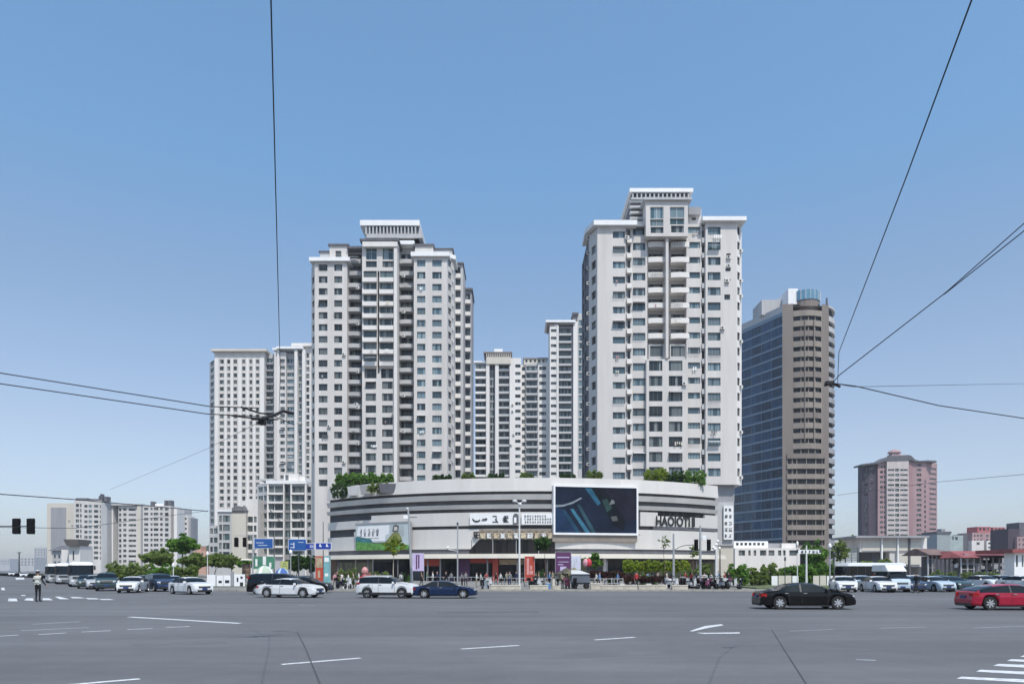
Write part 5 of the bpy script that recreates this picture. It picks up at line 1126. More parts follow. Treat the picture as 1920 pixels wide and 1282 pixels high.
k = make_coach('city bus with a cream-white roof and dark windows behind the right-hand cars', 8.5, 2.4, 2.9, PK, group=None); k['category'] = 'bus'; k.name = 'city_bus'; place(k, 1630, 92, -168)
for lab, px, Yq, deg, sr in (('small white car far up the left road, above the policeman', 45, 205, -60, q),('second tiny white car far up the left road', 22, 260, -58, q)):
    place(copy_tree(sr, (0,0,0), 0, lab, 'small cars far up the left road'), px, Yq, deg)
# ---------------------------------------------------------------- scooters
def make_scooter(label, bm, group='scooters parked along the kerb'):
    t = thing('scooter', label, 'scooter', (0,0,0), 0, group)
    b = MB(); b.mi(bm).prism([(-.75,-.14),(-.1,-.17),(-.1,.17),(-.75,.14)], .38, .70, [(-.85,-.10),(-.15,-.15),(-.15,.15),(-.85,.10)])
    b.box(-.15,.38,-.15,.15,.26,.34); b.prism([(.34,-.2),(.46,-.14),(.46,.14),(.34,.2)], .30, .92, [(.30,-.14),(.38,-.1),(.38,.1),(.30,.14)]); b.prism([(.5,-.07),(.85,-.06),(.85,.06),(.5,.07)], .47, .52); put('body', b, t)
    s = MB(); s.mi(M['trim']).prism([(-.82,-.13),(-.1,-.15),(-.1,.15),(-.82,.13)], .702, .79, [(-.78,-.1),(-.14,-.12),(-.14,.12),(-.78,.1)]); put('seat', s, t)
    h = MB(); h.mi(M['trim']).tube((.34,0,.9),(.30,0,1.06),.03).tube((.27,-.33,1.05),(.27,.33,1.05),.018); h.mi(bm).box(.27,.40,-.11,.11,.93,1.04)
    for q_ in (1,-1): h.mi(M['trim']).tube((.28,q_*.24,1.05),(.25,q_*.30,1.24),.01).box(.23,.26,q_*.3-.06,q_*.3+.06,1.22,1.30)
    put('handlebar', h, t); l = MB(); l.mi(M['lamp']).box(.40,.425,-.07,.07,.94,1.02); put('headlight', l, t)
    w = MB(); w.mi(M['tyre']).lathe([(.14,-.05),(.23,-.05),(.25,-.02),(.25,.02),(.23,.05),(.14,.05)], 16, 'Y'); w.mi(M['rim']).lathe([(.15,-.03),(.15,.03)], 12, 'Y'); wm_ = w.mesh('wheel')
    for x in (-.58,.68): link('wheel', wm_, t, (x,0,.25))
    f = MB(); f.mi(M['grey']).tube((.36,0,.6),(.68,.07,.25),.02).tube((.36,0,.6),(.68,-.07,.25),.02); put('fork', f, t)
    tb = MB(); tb.mi(bm).prism([(-1.08,-.17),(-.80,-.17),(-.80,.17),(-1.08,.17)], .80, 1.08); put('top_box', tb, t)
    return t
SCO = [make_scooter('x', paint('scooter_white',(.5,.5,.5))), make_scooter('x', PK), make_scooter('x', paint('scooter_plum',(.16,.04,.09)))]
spots = [(1268,0,'white scooter beside the grey arm pole, leftmost of the kerb group on the right'),(1283,1,'black scooter just right of the grey arm pole'),(1298,0,'white scooter left of the tall signal pole'),
 (1312,1,'black scooter at the foot of the tall signal pole'),(1325,2,'plum scooter just right of the tall signal pole'),(1337,1,'black scooter left of the white globe lamp'),(1349,0,'white scooter at the foot of the white globe lamp'),
 (1361,1,'black scooter right of the white globe lamp'),(1374,0,'white scooter next to last of the kerb group on the right'),(1389,1,'black scooter at the right end of the kerb group'),
 (640,1,'black scooter behind the silver-white sport utility car, by the mall left end'),(655,0,'white scooter under the mall left end, near the red inflatable figure'),(905,1,'black scooter ahead of the navy saloon'),(918,0,'white scooter left of the tall white lamp post'),(1000,1,'black scooter just right of the tall white lamp post'),(1012,0,'white scooter between the lamp post and the green umbrella'),(1064,2,'plum scooter under the green umbrella'),(1080,1,'black scooter in front of the grey stall')]
spots += [(1261+i*9.3, i%3, '%s scooter in the back row of the kerb group, %s' % (('white','black','plum')[i%3], w_)) for i, w_ in enumerate(('behind the arm pole','second from the arm pole','third from the arm pole','mid row left','mid row centre','mid row right','before the signal pole load','under the signal heads','left of the globe cluster','behind the globe lamp','right of the globe lamp','near the row end','at the row end'))]
used_ = [False]*3
for px, k, lab in spots:
    Yq = (72.2 if px > 1200 else 73.4) if 'back row' not in lab else 74.6; Yq += random.uniform(-.5,.6); rz = R(random.choice((-70,-105,-90,75,100,-50))+random.uniform(-10,10))
    if used_[k]: o = copy_tree(SCO[k], (X(px,Yq),Yq,.145), rz, lab)
    else: o = SCO[k]; used_[k] = True; o.location = (X(px,Yq),Yq,.145); o.rotation_euler = (0,0,rz); o['label'] = lab
# ================================================================ people
SK = mat('skin', (.42,.26,.19), .6, var=.08, scale=6); HAIR = mat('black_hair', (.015,.013,.012), .7)
CL = {k: mat('cloth_'+k, c, .9, var=.18, scale=5) for k, c in dict(white=(.62,.62,.60), black=(.008,.008,.010), navy=(.02,.03,.08), red=(.40,.03,.04), grey=(.2,.2,.21), blue=(.10,.2,.38), khaki=(.30,.26,.18), pink=(.50,.25,.28), green=(.08,.18,.10), vest=(.56,.57,.50)).items()}
def skin_body(pose, name='person'):
    """one vertex per joint, a Skin modifier grows one continuous figure, 1.72 m tall, facing -Y"""
    V = []; E = []; Rr = []; tag = []
    def v(p, r, par=None, tg='top'):
        V.append(p); Rr.append(r); i = len(V)-1; 
        if par is not None: E.append((par, i))
        tag.append(tg); return i
    st = pose.get('stride', 0.); lean = pose.get('lean', 0.); P0 = Vector
    pel = v((0,0,.93), (.15,.11), None, 'leg'); wai = v((0,-lean*.1,1.08), (.125,.095), pel); che = v((0,-lean*.3,1.27), (.155,.11), wai); nb = v((0,-lean*.4,1.42), (.085,.075), che); nk = v((0,-lean*.45,1.48), (.052,.052), nb, 'skin')
    hd0 = v((0,-lean*.5-.01,1.56), (.073,.085), nk, 'skin'); hd = v((0,-lean*.5-.005,1.64), (.080,.095), hd0, 'skin'); v((0,-lean*.5,1.70), (.055,.065), hd, 'skin')
    for s in (1,-1):
        f = s*st
        hip = v((s*.09,0,.88), (.088,.09), pel, 'leg'); kn = v((s*.095,-f*.22-.02,.50), (.058,.06), hip, 'leg'); an = v((s*.10,-f*.38+(.1 if f<0 else 0),.09), (.038,.04), kn, 'leg'); hl_ = v((s*.10,-f*.38+(.1 if f<0 else 0),.045), (.042,.045), an, 'shoe'); v((s*.115,-f*.38+(.1 if f<0 else 0)-.17,.03), (.04,.03), hl_, 'shoe')
        arm = pose.get('armL' if s > 0 else 'armR', 'down')
        sh = v((s*.17,-lean*.35,1.39), (.062,.058), nb); 
        if arm == 'down': el = (s*.235,f*.10,1.12); wr = (s*.25,f*.18-.07,.87)
        elif arm == 'bent': el = (s*.24,.02,1.12); wr = (s*.18,-.24,1.10)
        elif arm == 'out': el = (s*.42,-.02,1.22); wr = (s*.62,-.10,1.12)
        elif arm == 'low': el = (s*.30,.03,1.13); wr = (s*.40,-.08,.92)
        e = v(el, (.045,.045), sh, 'top' if pose.get('long', 1) else 'skin'); w_ = v(wr, (.028,.03), e, 'top' if pose.get('long', 1) else 'skin')
        d = (P0(wr)-P0(el)).normalized(); side = P0((0,-1,0)) if abs(d.y) < .7 else P0((-s,0,0)); pm_ = P0(wr)+d*.07; p_ = v(tuple(pm_), (.022,.035), w_, 'skin')
        for k, (o_, ln) in enumerate(((-.030,.060),(-.010,.072),(.010,.068),(.030,.052))):
            b0 = pm_+side*o_+d*.02; m_ = b0+d*ln*.55; t_ = m_+d*ln*.4+P0((-s*.02,0,0)); i0 = v(tuple(b0), (.009,.009), p_, 'skin'); i1 = v(tuple(m_), (.0085,.0085), i0, 'skin'); v(tuple(t_), (.007,.007), i1, 'skin')
        b0 = pm_-d*.02+side*.035; i0 = v(tuple(b0), (.011,.011), p_, 'skin'); v(tuple(b0+side*.03+d*.03), (.009,.009), i0, 'skin')
    me = bpy.data.meshes.new('tmp'); me.from_pydata(V, E, []); ob = bpy.data.objects.new('tmp', me); COL.objects.link(ob)
    mo = ob.modifiers.new('s', 'SKIN'); mo.use_smooth_shade = True
    for i, d in enumerate(me.skin_vertices[0].data): d.radius = Rr[i]; d.use_root = (i == 0)
    sb = ob.modifiers.new('u', 'SUBSURF'); sb.levels = 1; sb.render_levels = 1
    dg = bpy.context.evaluated_depsgraph_get(); out = bpy.data.meshes.new_from_object(ob.evaluated_get(dg)); bpy.data.objects.remove(ob)
    return out, V, tag, E
BODIES = {}
def body_mesh(pkey, pose, top, leg):
    key = (pkey, top, leg)
    if key in BODIES: return BODIES[key]
    if pkey not in BODIES: BODIES[pkey] = skin_body(pose)
    src, V, tag, E = BODIES[pkey]; me = src.copy(); me.name = 'body'; me.materials.clear()
    for m in (CL[top], CL[leg], SK, M['trim']): me.materials.append(m)
    segs = [(Vector(V[a]), Vector(V[b]), tag[b]) for a, b in E]; im = {'top':0,'leg':1,'skin':2,'shoe':3}
    for p in me.polygons:
        c = p.center; best = 1e9; tg = 'top'
        for a, b, t_ in segs:
            ab = b-a; k = max(0, min(1, (c-a).dot(ab)/ab.length_squared)); d = (c-a-ab*k).length
            if d < best: best, tg = d, t_
        if tg == 'top' and c.z < .97 and abs(c.x) < .17: tg = 'leg'
        p.material_index = im[tg]
    BODIES[key] = me; return me
def face_parts(t, hx=0, hy=-.0, long_hair=False, cap=None):
    if 'hair' not in BODIES:
        h = MB(); h.mi(HAIR); h.lathe([(.088,-.035),(.102,.0),(.100,.045),(.075,.085),(.03,.10)], 12, 'Z', (0,.018,1.655)); BODIES['hair'] = h.mesh('hair', smooth=True)
        h = MB(); h.mi(HAIR); h.lathe([(.088,-.035),(.102,.0),(.100,.045),(.075,.085),(.03,.10)], 12, 'Z', (0,.018,1.655)); h.box(-.085,.085,.03,.11,1.42,1.66); BODIES['lhair'] = h.mesh('hair', smooth=True)
        f = MB(); f.mi(SK).faces([(-.014,-.098,1.585),(.014,-.098,1.585),(0,-.125,1.588),(0,-.097,1.63)],[(0,1,2),(0,2,3),(1,3,2)]); 
        for s in (1,-1): f.box(s*.078-.01,s*.078+.01,-.015,.025,1.58,1.64)
        f.mi(HAIR)
        for s in (1,-1): f.box(s*.03-.011,s*.03+.011,-.104,-.09,1.622,1.632)
        f.mi(CL['red']).box(-.022,.022,-.1,-.09,1.552,1.559); BODIES['face'] = f.mesh('face')
        c = MB(); c.mi(CL['white']).lathe([(.10,0),(.125,.05),(.12,.07),(.05,.085)], 16, 'Z', (0,.0,1.69)); c.mi(CL['black']).lathe([(.102,-.03),(.103,.0)], 16, 'Z', (0,0,1.69)); c.box(-.07,.07,-.17,-.09,1.665,1.675); BODIES['cap'] = c.mesh('cap', smooth=False)
    link('face', BODIES['face'], t); link('hair', BODIES['lhair' if long_hair else 'hair'], t)
    if cap: link('cap', BODIES['cap'], t)
POSES = {'stand': {}, 'walk': dict(stride=.75), 'walk2': dict(stride=-.8, armL='bent'), 'hold': dict(armL='bent', armR='bent', lean=.1), 'short': dict(stride=.4, long=0), 'cop': dict(armR='low', armL='bent')}
def person(label, px, Yq, deg, pose, top, leg, h=1.70, z=.14, group=None, lh=False, cap=None):
    t = thing('person', label, 'person', (X(px,Yq),Yq,z), R(deg), group); link('body', body_mesh(pose, POSES[pose], top, leg), t); face_parts(t, long_hair=lh, cap=cap); s = h/1.76; t.scale = (s,)*3; return t
# traffic policeman: back to the camera, reflective waistcoat, white cap
cop = person('traffic policeman seen from behind in pale reflective waistcoat and white cap, standing on the crossing', 71, 46.8, 180, 'cop', 'black', 'black', 1.98, 0., cap=True)
src = BODIES[('cop','black','black')]; vm = MB(); vm.mi(CL['vest'])
for p in src.polygons:
    c = p.center
    if .98 < c.z < 1.44 and abs(c.x) < .19: vm.poly([tuple(src.vertices[i].co+src.vertices[i].normal*.022) for i in p.vertices])
put('waistcoat', vm, cop, smooth=True)
b = MB(); b.mi(CL['white']).box(-.175,.175,.125,.15,1.30,1.34).box(-.17,.17,.12,.145,1.08,1.11); put('reflective_band', b, cop)
G_P = 'pedestrians on the pavement in front of the mall'
rp = random.Random(9)
PPL = [(628,76,'pink top and dark trousers beside the poster columns'),(641,79,'white top standing by the left shop windows'),(663,75,'khaki top beside the scooters at the mall left end'),(704,78,'white top between the red inflatable figure and the young tree'),
 (800,90,'green top looking at the orange fascia shop'),(812,84,'white top behind the navy saloon'),(846,92,'grey top under the canopy near the grey pole'),(893,80,'white top walking past the dark shop'),(912,86,'red top by the red pillar'),
 (930,75,'black top standing at the kerb by the pile of bags'),(950,95,'khaki top in front of the tan shop sign'),(968,90,'navy top beside the tall white lamp post'),(1010,84,'black top right of the red banner box'),(1030,78,'blue and black outfit by the purple board'),
 (1046,76,'white top at the green umbrella'),(1118,80,'white top next to the flower beds'),(1150,92,'navy top near the dark doorway'),(1203,85,'bright orange-pink top in front of the yellow-green hedge'),(1222,82,'grey top beside the pale planter'),(1250,78,'white top beside the grey arm pole'),
 (1296,76,'red top among the parked scooters'),(1321,75,'white top with bags behind the scooters'),(1333,77,'white top right of the tall signal pole'),(1366,80,'black top at the right end of the scooters')]
for i, (px, Yq, d) in enumerate(PPL):
    top = d.split()[0]; top = {'bright':'pink'}.get(top, top); leg = rp.choice(['black','navy','grey','khaki','black'])
    lab = ('pedestrian with '+d) if top != 'bright' else d
    person(lab, px, Yq, rp.choice([90,-90,0,180,40,-60])+rp.uniform(-15,15), rp.choice(['stand','walk','walk2','hold','short']), top, leg, rp.uniform(1.6,1.76), .14, G_P, lh=rp.random() < .4)
ANCH = [(633,'left shop windows'),(652,'left scooters'),(672,'red inflatable figure'),(693,'red inflatable figure'),(716,'young yellow-green tree'),(752,'young yellow-green tree'),(790,'lilac banner'),(822,'orange fascia'),(838,'dark shop front'),(866,'purple poster'),(875,'purple poster'),(902,'grey railing'),(940,'tan shop sign'),(957,'tan shop sign'),(980,'tall white lamp post'),(1003,'red lightbox'),(1020,'blue crate'),(1035,'dark olive umbrella'),(1056,'dark olive umbrella'),(1100,'slate-blue stall'),(1125,'peaked stone block'),(1136,'maroon bed'),(1160,'white pipe railing'),(1178,'pale railing'),(1195,'pale railing'),(1213,'pinkish blocks'),(1235,'pinkish blocks'),(1262,'grey arm pole'),(1276,'leftmost scooters'),(1287,'leftmost scooters'),(1305,'signal pole'),(1318,'signal pole'),(1345,'globe lamp'),(1357,'globe lamp'),(1378,'last scooters')]
HOW = ['close left of','right beside','a step behind','just in front of','walking past','facing','turned away from']
for i, (px, an) in enumerate(ANCH):
    top = rp.choice(['black','navy','white','grey','khaki','red','blue','white','black']); leg = rp.choice(['black','navy','grey','black']); Yq = rp.uniform(74,90); pz = rp.choice(['stand','walk','walk2','hold','short'])
    person('small pedestrian, %s top and %s legs, %s the %s' % (top, leg, HOW[i % 7], an), px+rp.uniform(-2,2), Yq, rp.uniform(0,360), pz, top, leg, rp.uniform(1.55,1.78), .14, G_P, lh=rp.random() < .4)
person('pedestrian in dark clothes crossing in front of the right-hand row of cars', 1718, 64.5, -80, 'walk', 'black', 'black', 1.8, 0.)
# ================================================================ trees and shrubs
def leafmat(name, c, tr=.35):
    m = mat(name, c, .6, var=.35, scale=.9, spec=.3); t = m.node_tree; N = t.nodes; L = t.links; b = N['Principled BSDF']; o = N['Material Output']
    ts = N.new('ShaderNodeBsdfTranslucent'); ts.inputs['Color'].default_value = (c[0]*1.6, c[1]*1.7, c[2]*1.0, 1); ms = N.new('ShaderNodeMixShader'); ms.inputs[0].default_value = tr
    L.new(b.outputs[0], ms.inputs[1]); L.new(ts.outputs[0], ms.inputs[2]); L.new(ms.outputs[0], o.inputs['Surface']); return m
LV = {'bright': [leafmat('leaf_bright_a',(.14,.26,.045)), leafmat('leaf_bright_b',(.085,.17,.03))], 'olive': [leafmat('leaf_olive_a',(.20,.26,.08)), leafmat('leaf_olive_b',(.13,.175,.05))],
      'dark': [leafmat('leaf_dark_a',(.07,.14,.035)), leafmat('leaf_dark_b',(.03,.065,.02))], 'lime': [leafmat('leaf_lime_a',(.26,.32,.04)), leafmat('leaf_lime_b',(.17,.23,.03))],
      'maroon': [leafmat('leaf_maroon_a',(.07,.025,.025)), leafmat('leaf_maroon_b',(.05,.03,.02))]}
LEAVES = 2.3
BARK = mat('bark', (.13,.10,.075), .9, var=.3, scale=4, bump=.4); BARKP = mat('pale_bark', (.40,.36,.29), .8, var=.2, scale=4)
def crown_mesh(seed, kind, clumps, n, leaf, name='crown'):
    n = int(n*LEAVES) if n > 400 else n
    """clumps: (cx,cy,cz,rx,ry,rz); leaves are small bent faces spread through every clump, denser near its surface"""
    r = random.Random(seed); vs = []; fs = []; mi = []
    vol = [c[3]*c[4]*c[5] for c in clumps]; tot = sum(vol)
    for c, vv in zip(clumps, vol):
        # sub clusters
        k = max(5, int(n*vv/tot/28)); subs = []
        for _ in range(k):
            d = Vector((r.gauss(0,1), r.gauss(0,1), r.gauss(0,1))).normalized()*(r.random()**.4); subs.append((Vector((c[0]+d.x*c[3], c[1]+d.y*c[4], c[2]+d.z*c[5])), r.uniform(.16,.34)*(c[3]*c[5])**.5, r.random()))
        for _ in range(int(n*vv/tot)):
            s = r.choice(subs); d = Vector((r.gauss(0,1), r.gauss(0,1), r.gauss(0,.8))).normalized()*s[1]*(r.random()**.5); p = s[0]+d
            a = Vector((r.uniform(-1,1), r.uniform(-1,1), r.uniform(-.6,.6))).normalized(); b = a.cross(Vector((r.uniform(-1,1), r.uniform(-1,1), r.uniform(-1,1)))).normalized(); q = leaf*r.uniform(.6,1.3); i = len(vs)
            nrm = a.cross(b)*q*.22
            vs += [p-a*q, p-b*q*.55+nrm, p+a*q, p+b*q*.55+nrm]; fs.append((i,i+1,i+2,i+3)); mi.append(0 if (s[2]+r.random()*.6) > .75 else 1)
    me = bpy.data.meshes.new(name); me.from_pydata([tuple(v) for v in vs], [], fs); 
    for m in LV[kind]: me.materials.append(m)
    me.polygons.foreach_set('material_index', mi); me.update(); return me
def trunk_mb(h, r0, limbs, seed, bark=BARK, sway=.1):
    r = random.Random(seed); b = MB(); b.mi(bark); p = Vector((0,0,0)); prev = p; n = 4; pts_ = [p]
    for i in range(n): q_ = Vector((r.uniform(-sway,sway), r.uniform(-sway,sway), h*(i+1)/n)); pts_.append(q_)
    for i in range(n): b.tube(pts_[i], pts_[i+1], r0*(1-.16*i), r0*(1-.16*(i+1)), 7)
    for (lx, ly, lz) in limbs:
        st_ = pts_[-1]*.9; e = Vector((lx, ly, lz)); m = (st_+e)/2+Vector((0,0,-.1*abs(lx))); b.tube(st_, m, r0*.45, r0*.3, 6); b.tube(m, e, r0*.3, r0*.1, 5)
    return b
def tree(label, px, Yq, y_top, y_crown, w_px, kind, seed, n=2600, leaf=.16, r0=.14, group=None, name='tree', cat='tree', bark=BARK, base=.14, nclump=7, x=None):
    s = F/Yq; H = Z(y_top, Yq)-base; hc = Z(y_crown, Yq)-base; rw = w_px/s/2; r = random.Random(seed); cl = []; ch = (H-hc)
    for i in range(nclump):
        f = i/(nclump-1) if nclump > 1 else .5; zz = hc+ch*(.18+.68*f); wr = rw*(math.sin(math.pi*(.18+.70*f)))
        a = r.uniform(0, 6.28); k = r.uniform(.25,.62) if 0 < i < nclump-1 else .15; cl.append((wr*k*math.cos(a), wr*k*math.sin(a), zz, wr*r.uniform(.45,.75), wr*r.uniform(.45,.75), ch*r.uniform(.14,.24)))
    t = thing(name, label, cat, (X(px,Yq),Yq,base), 0, group)
    put('trunk', trunk_mb(max(.4, hc+ch*.25), r0, [(c[0],c[1],c[2]) for c in cl[1:6]], seed, bark), t)
    link('crown', crown_mesh(seed, kind, cl, n, leaf), t); return t
def bush(label, px, Yq, y_top, w_px, kind, seed, n=1800, leaf=.13, group=None, base=.2, name='bush', cat='bush', dy=1.2, z0=None):
    s = F/Yq; H = Z(y_top, Yq)-base; rw = w_px/s/2; r = random.Random(seed); cl = []
    for i in range(6):
        fx = -.62+1.24*i/5+r.uniform(-.08,.08); hh = H*r.uniform(.62,.92); cl.append((fx*rw, r.uniform(-.4,.4)*dy, hh*.5, rw*r.uniform(.26,.4), dy*r.uniform(.6,1), hh*.52))
    t = thing(name, label, cat, (X(px,Yq),Yq,base), 0, group); b = MB(); b.mi(BARK)
    for c in cl: b.tube((c[0]*.6,c[1],0),(c[0],c[1],c[2]),.05,.02,5)
    put('stems', b, t); link('foliage', crown_mesh(seed, kind, cl, n, leaf, 'foliage'), t); return t
GT = 'trees and bushes along the left kerb'
tree('bright green pointed tree, tallest of the greenery on the left', 342, 112, 1000, 1040, 58, 'bright', 1, 5200, .2, .2, GT)
tree('dark green low-crowned tree left of the bright pointed one', 305, 118, 1028, 1062, 76, 'olive', 2, 5600, .2, .16, GT)
tree('olive broad tree right of the bright pointed one', 366, 106, 1036, 1068, 64, 'olive', 3, 5200, .18, .16, GT)
for i,(px,yt,w_,k,lab) in enumerate(((222,1050,56,'olive','olive bush behind the dark car, left end of the kerb greenery'),(262,1048,58,'olive','dusty green bush behind the white queueing saloon'),(300,1052,50,'bright','fresh green bush under the dark low-crowned tree'),(345,1052,60,'olive','olive bush below the bright pointed tree'))):
    bush(lab, px, 104-i*2, yt, w_, k, 20+i, 2600, .16, GT)
for i,(px,yt,w_,k,lab) in enumerate(((404,1034,52,'olive','thin grey-green tree below the tall back tower'),(434,1038,44,'olive','olive tree left of the cream windowless block foot'),(460,1048,34,'bright','small green tree by the brown stall'),(557,1036,44,'dark','dark green round tree behind the second blue road sign'),(586,1040,34,'dark','dark tree beside the poster columns'))):
    tree(lab, px, 112-(i > 2)*10, yt, 1066 if i < 3 else 1074, w_, k, 40+i, 2600, .17, .1, 'small trees left of the mall')
t = tree('slender yellow-green young tree in front of the mall billboard', 738, 80, 1006, 1040, 50, 'lime', 60, 900, .12, .07, None, bark=BARKP, nclump=9)
tree('dark small-leaved street tree under the corner of the video screen', 1022, 84, 1004, 1034, 58, 'dark', 61, 1500, .12, .06)
tree('bright green conifer-like tree right of the purple board', 1112, 88, 1036, 1066, 40, 'bright', 62, 1800, .12, .08)
tree('nearly bare pale street tree left of the grey arm pole', 1246, 80, 1003, 1028, 34, 'olive', 63, 260, .1, .05)
for i,(px,yt,w_,k,lab) in enumerate(((1150,1062,30,'dark','dark shrub before the dark doorway right of the conifer-like tree'),(1290,1060,30,'olive','olive shrub behind the leftmost scooters'),(1318,1050,34,'olive','olive climber shrub behind the signal pole'),(650,1056,44,'olive','olive shrub before the left shop windows'),(1012,1062,24,'dark','dark shrub under the street tree by the screen'),(1215,1072,36,'bright','small bright shrub before the yellow-green hedge'))):
    bush(lab, px, 94 if px < 1200 else 84, yt, w_, k, 160+i, 1600, .11, base=.16)
tree('tall thin street tree behind the scooters', 1300, 88, 1020, 1046, 26, 'olive', 170, 500, .1, .06)
bush('dark shrub right of the slender young tree', 758, 84, 1068, 26, 'dark', 64, 900, .1); bush('green shrub behind the slender young tree', 705, 96, 1062, 54, 'olive', 65, 1400, .12)
GR = 'greenery right of the scooters'
bush('big bright shrub right of the scooters', 1382, 82, 1046, 44, 'bright', 70, 3200, .12, GR); bush('olive shrub right of the big bright shrub', 1418, 84, 1056, 40, 'olive', 71, 2400, .12, GR)
for i,(px,yt,w_,k,lab) in enumerate(((1448,1048,40,'olive','dusty green shrub left of the street-name sign'),(1484,1047,44,'bright','light green shrub behind the street-name sign'),(1520,1046,44,'bright','green shrub at the foot of the dark broad tree'),(1556,1046,46,'bright','green shrub right of the dark broad tree'),(1592,1050,40,'lime','yellow-green shrub under the slatted screen'),(1628,1042,44,'lime','tall yellow-green shrub in front of the beige pavilion'),(1655,1040,28,'olive','pale green shrub right of the tall yellow-green one'))):
    bush(lab, px, 88+i*2, yt, w_, k, 80+i, 2600, .14, GR)
tree('broad dark green tree in front of the brown tower foot', 1532, 120, 1016, 1066, 58, 'bright', 90, 4200, .2, .2); tree('dark tree tight against the brown tower, behind the broad green one', 1516, 150, 1012, 1060, 34, 'dark', 91, 2400, .24, .2); tree('olive tree right of the broad dark green tree', 1575, 135, 1012, 1052, 34, 'olive', 92, 1800, .2, .15)
tree('white-blossomed pale tree left of the beige pavilion', 1597, 175, 1003, 1040, 26, 'olive', 93, 900, .25, .15)
for i in range(5): bush(['low green plants under the open shed, left end','low green plants under the open shed, second clump','low green plants under the open shed, third clump','low green plants under the open shed, fourth clump','low green plants under the open shed, right end'][i], 1755+i*28, 118, 1066, 24, 'olive', 100+i, 700, .16, 'potted greenery before the sheds')
# hedge wall before the shops on the right, flower beds, kerb clutter
def hedge(label, p0, p1, Yq, y0, y1, kind, seed, n, leaf=.11, dy=.5, base=None, cat='hedge'):
    s = F/Yq; zb = Z(y1, Yq); zt = Z(y0, Yq); w_ = (p1-p0)/s; t = thing('hedge', label, cat, (X((p0+p1)/2,Yq),Yq,zb)); k = max(3, int(w_/1.1)); r = random.Random(seed)
    cl = [(-w_/2+w_*(i+.5)/k, 0, (zt-zb)*.5, w_/k*.62, dy, (zt-zb)*r.uniform(.44,.54)) for i in range(k)]; b = MB(); b.mi(BARK)
    for c in cl: b.tube((c[0],0,-max(0,min(zb-.14,2.5)) if base is None else base),(c[0],0,.5*(zt-zb)),.04,.03,5)
    put('stems', b, t); link('foliage', crown_mesh(seed, kind, cl, n, leaf, 'foliage'), t); return t
hedge('yellow-green clipped hedge along the right shop fronts', 1170, 1292, 92, 1050, 1073, 'lime', 110, 7000, .12)
hedge('dark maroon flower bed left of the yellow-green hedge', 1104, 1170, 86, 1070, 1084, 'maroon', 111, 2600, .09); hedge('dark maroon low planting in front of the yellow-green hedge', 1172, 1262, 80, 1078, 1094, 'maroon', 112, 3000, .08)
# roof garden of the mall
gz = 17.0
hedge('clipped green mound on the mall roof, left', 632, 736, 145, 887, 914, 'bright', 120, 9000, .2, dy=1.6, base=-1)
for i,(a,c,y0,k,lab) in enumerate(((622,665,905,'dark','trailing dark plants over the mall parapet, far left'),(690,735,908,'olive','grey-green planter plants over the parapet below the clipped mound'),(812,846,889,'dark','dark roof shrubs left of the gap'),(866,890,886,'olive','olive roof shrubs at the foot of the left main tower'),(915,945,887,'dark','dark roof shrubs under the first gap tower'),(975,1000,886,'olive','roof shrubs under the middle gap tower'),(1050,1080,887,'dark','roof shrubs against the tallest tower'),(1100,1128,880,'olive','thin roof shrub at the left foot of the tallest tower'),(1210,1250,877,'lime','lime hedge block on the roof, left of the trio before the tallest tower'),(1246,1284,882,'dark','dark hedge block on the roof, middle of the trio'),(1282,1322,880,'bright','green hedge block on the roof, right of the trio'))):
    Yq = 129 if i > 1 else 141; Yq = 134 if i > 7 else Yq; zt = Z(y0, Yq); y1 = HY-(gz-CH)*F/Yq
    if i < 2: Yq = mpt((a+c)/2, 1.15)[1]; y1 = 936 if i == 0 else 925; y0 = 904
    hedge(lab, a, c, Yq, y0, y1, k, 130+i, 1500 if i < 8 else 2400, .16 if i < 8 else .14, dy=.5 if i < 8 else 1.0, base=-.2)
for i,(px,w_) in enumerate(((693,30),(727,26),(664,20))):
    b = MB(); b.mi((M['grey'], M['dgrey'], M['lgrey'])[i]); Yq = mpt(px,.95)[1]; x = mpt(px,.95)[0]; b.prism([(-w_/20,-.3),(w_/20,-.3),(w_/20,.3),(-w_/20,.3)], 0, 1.6, [(-w_/17,-.4),(w_/17,-.4),(w_/17,.4),(-w_/17,.4)])
    put('planter', b, None, (x,Yq,15.6), label=('grey planter in the middle of the parapet trio','dark grey tapered planter, rightmost on the mall parapet','pale planter leftmost on the mall parapet')[i], category='planter')
# ================================================================ street furniture
M['pole'] = mat('galvanised_pole', (.38,.39,.40), .5, metal=.3, var=.08); M['polew'] = mat('white_pole', (.66,.66,.65), .5); M['poled'] = mat('dark_pole', (.055,.06,.07), .6); M['sig'] = mat('signal_housing', (.008,.008,.009), .8, spec=.15)
def pole_thing(name, label, cat, px, Yq, y_top, r, m, group=None, lean=0.):
    t = thing(name, label, cat, (X(px,Yq),Yq,.14), 0, group); h = Z(y_top,Yq)-.14; b = MB(); b.mi(m).tube((0,0,0),(lean,0,h),r,r*.6,10); b.tube((0,0,0),(0,0,.35),r*1.6,r*1.5,10); put('pole', b, t); return t, h
def head(par, x, z, y=0., facing=-1):
    b = MB(); b.mi(M['sig']); b.prism([(-.17,-.1),(.17,-.1),(.17,.12),(-.17,.12)], -.53, .53); b.box(-.19,.19,.12,.14,-.56,.56)
    for k in range(3): b.lathe([(.13,.0),(.14,.16)], 10, 'Y', (0,.12 if facing > 0 else -.1,.35-.35*k)) if facing < 0 else b.lathe([(.13,.0),(.14,-.16)], 10, 'Y', (0,.14,.35-.35*k))
    o = put('signal_head', b, par, (x,y,z)); 
    return o
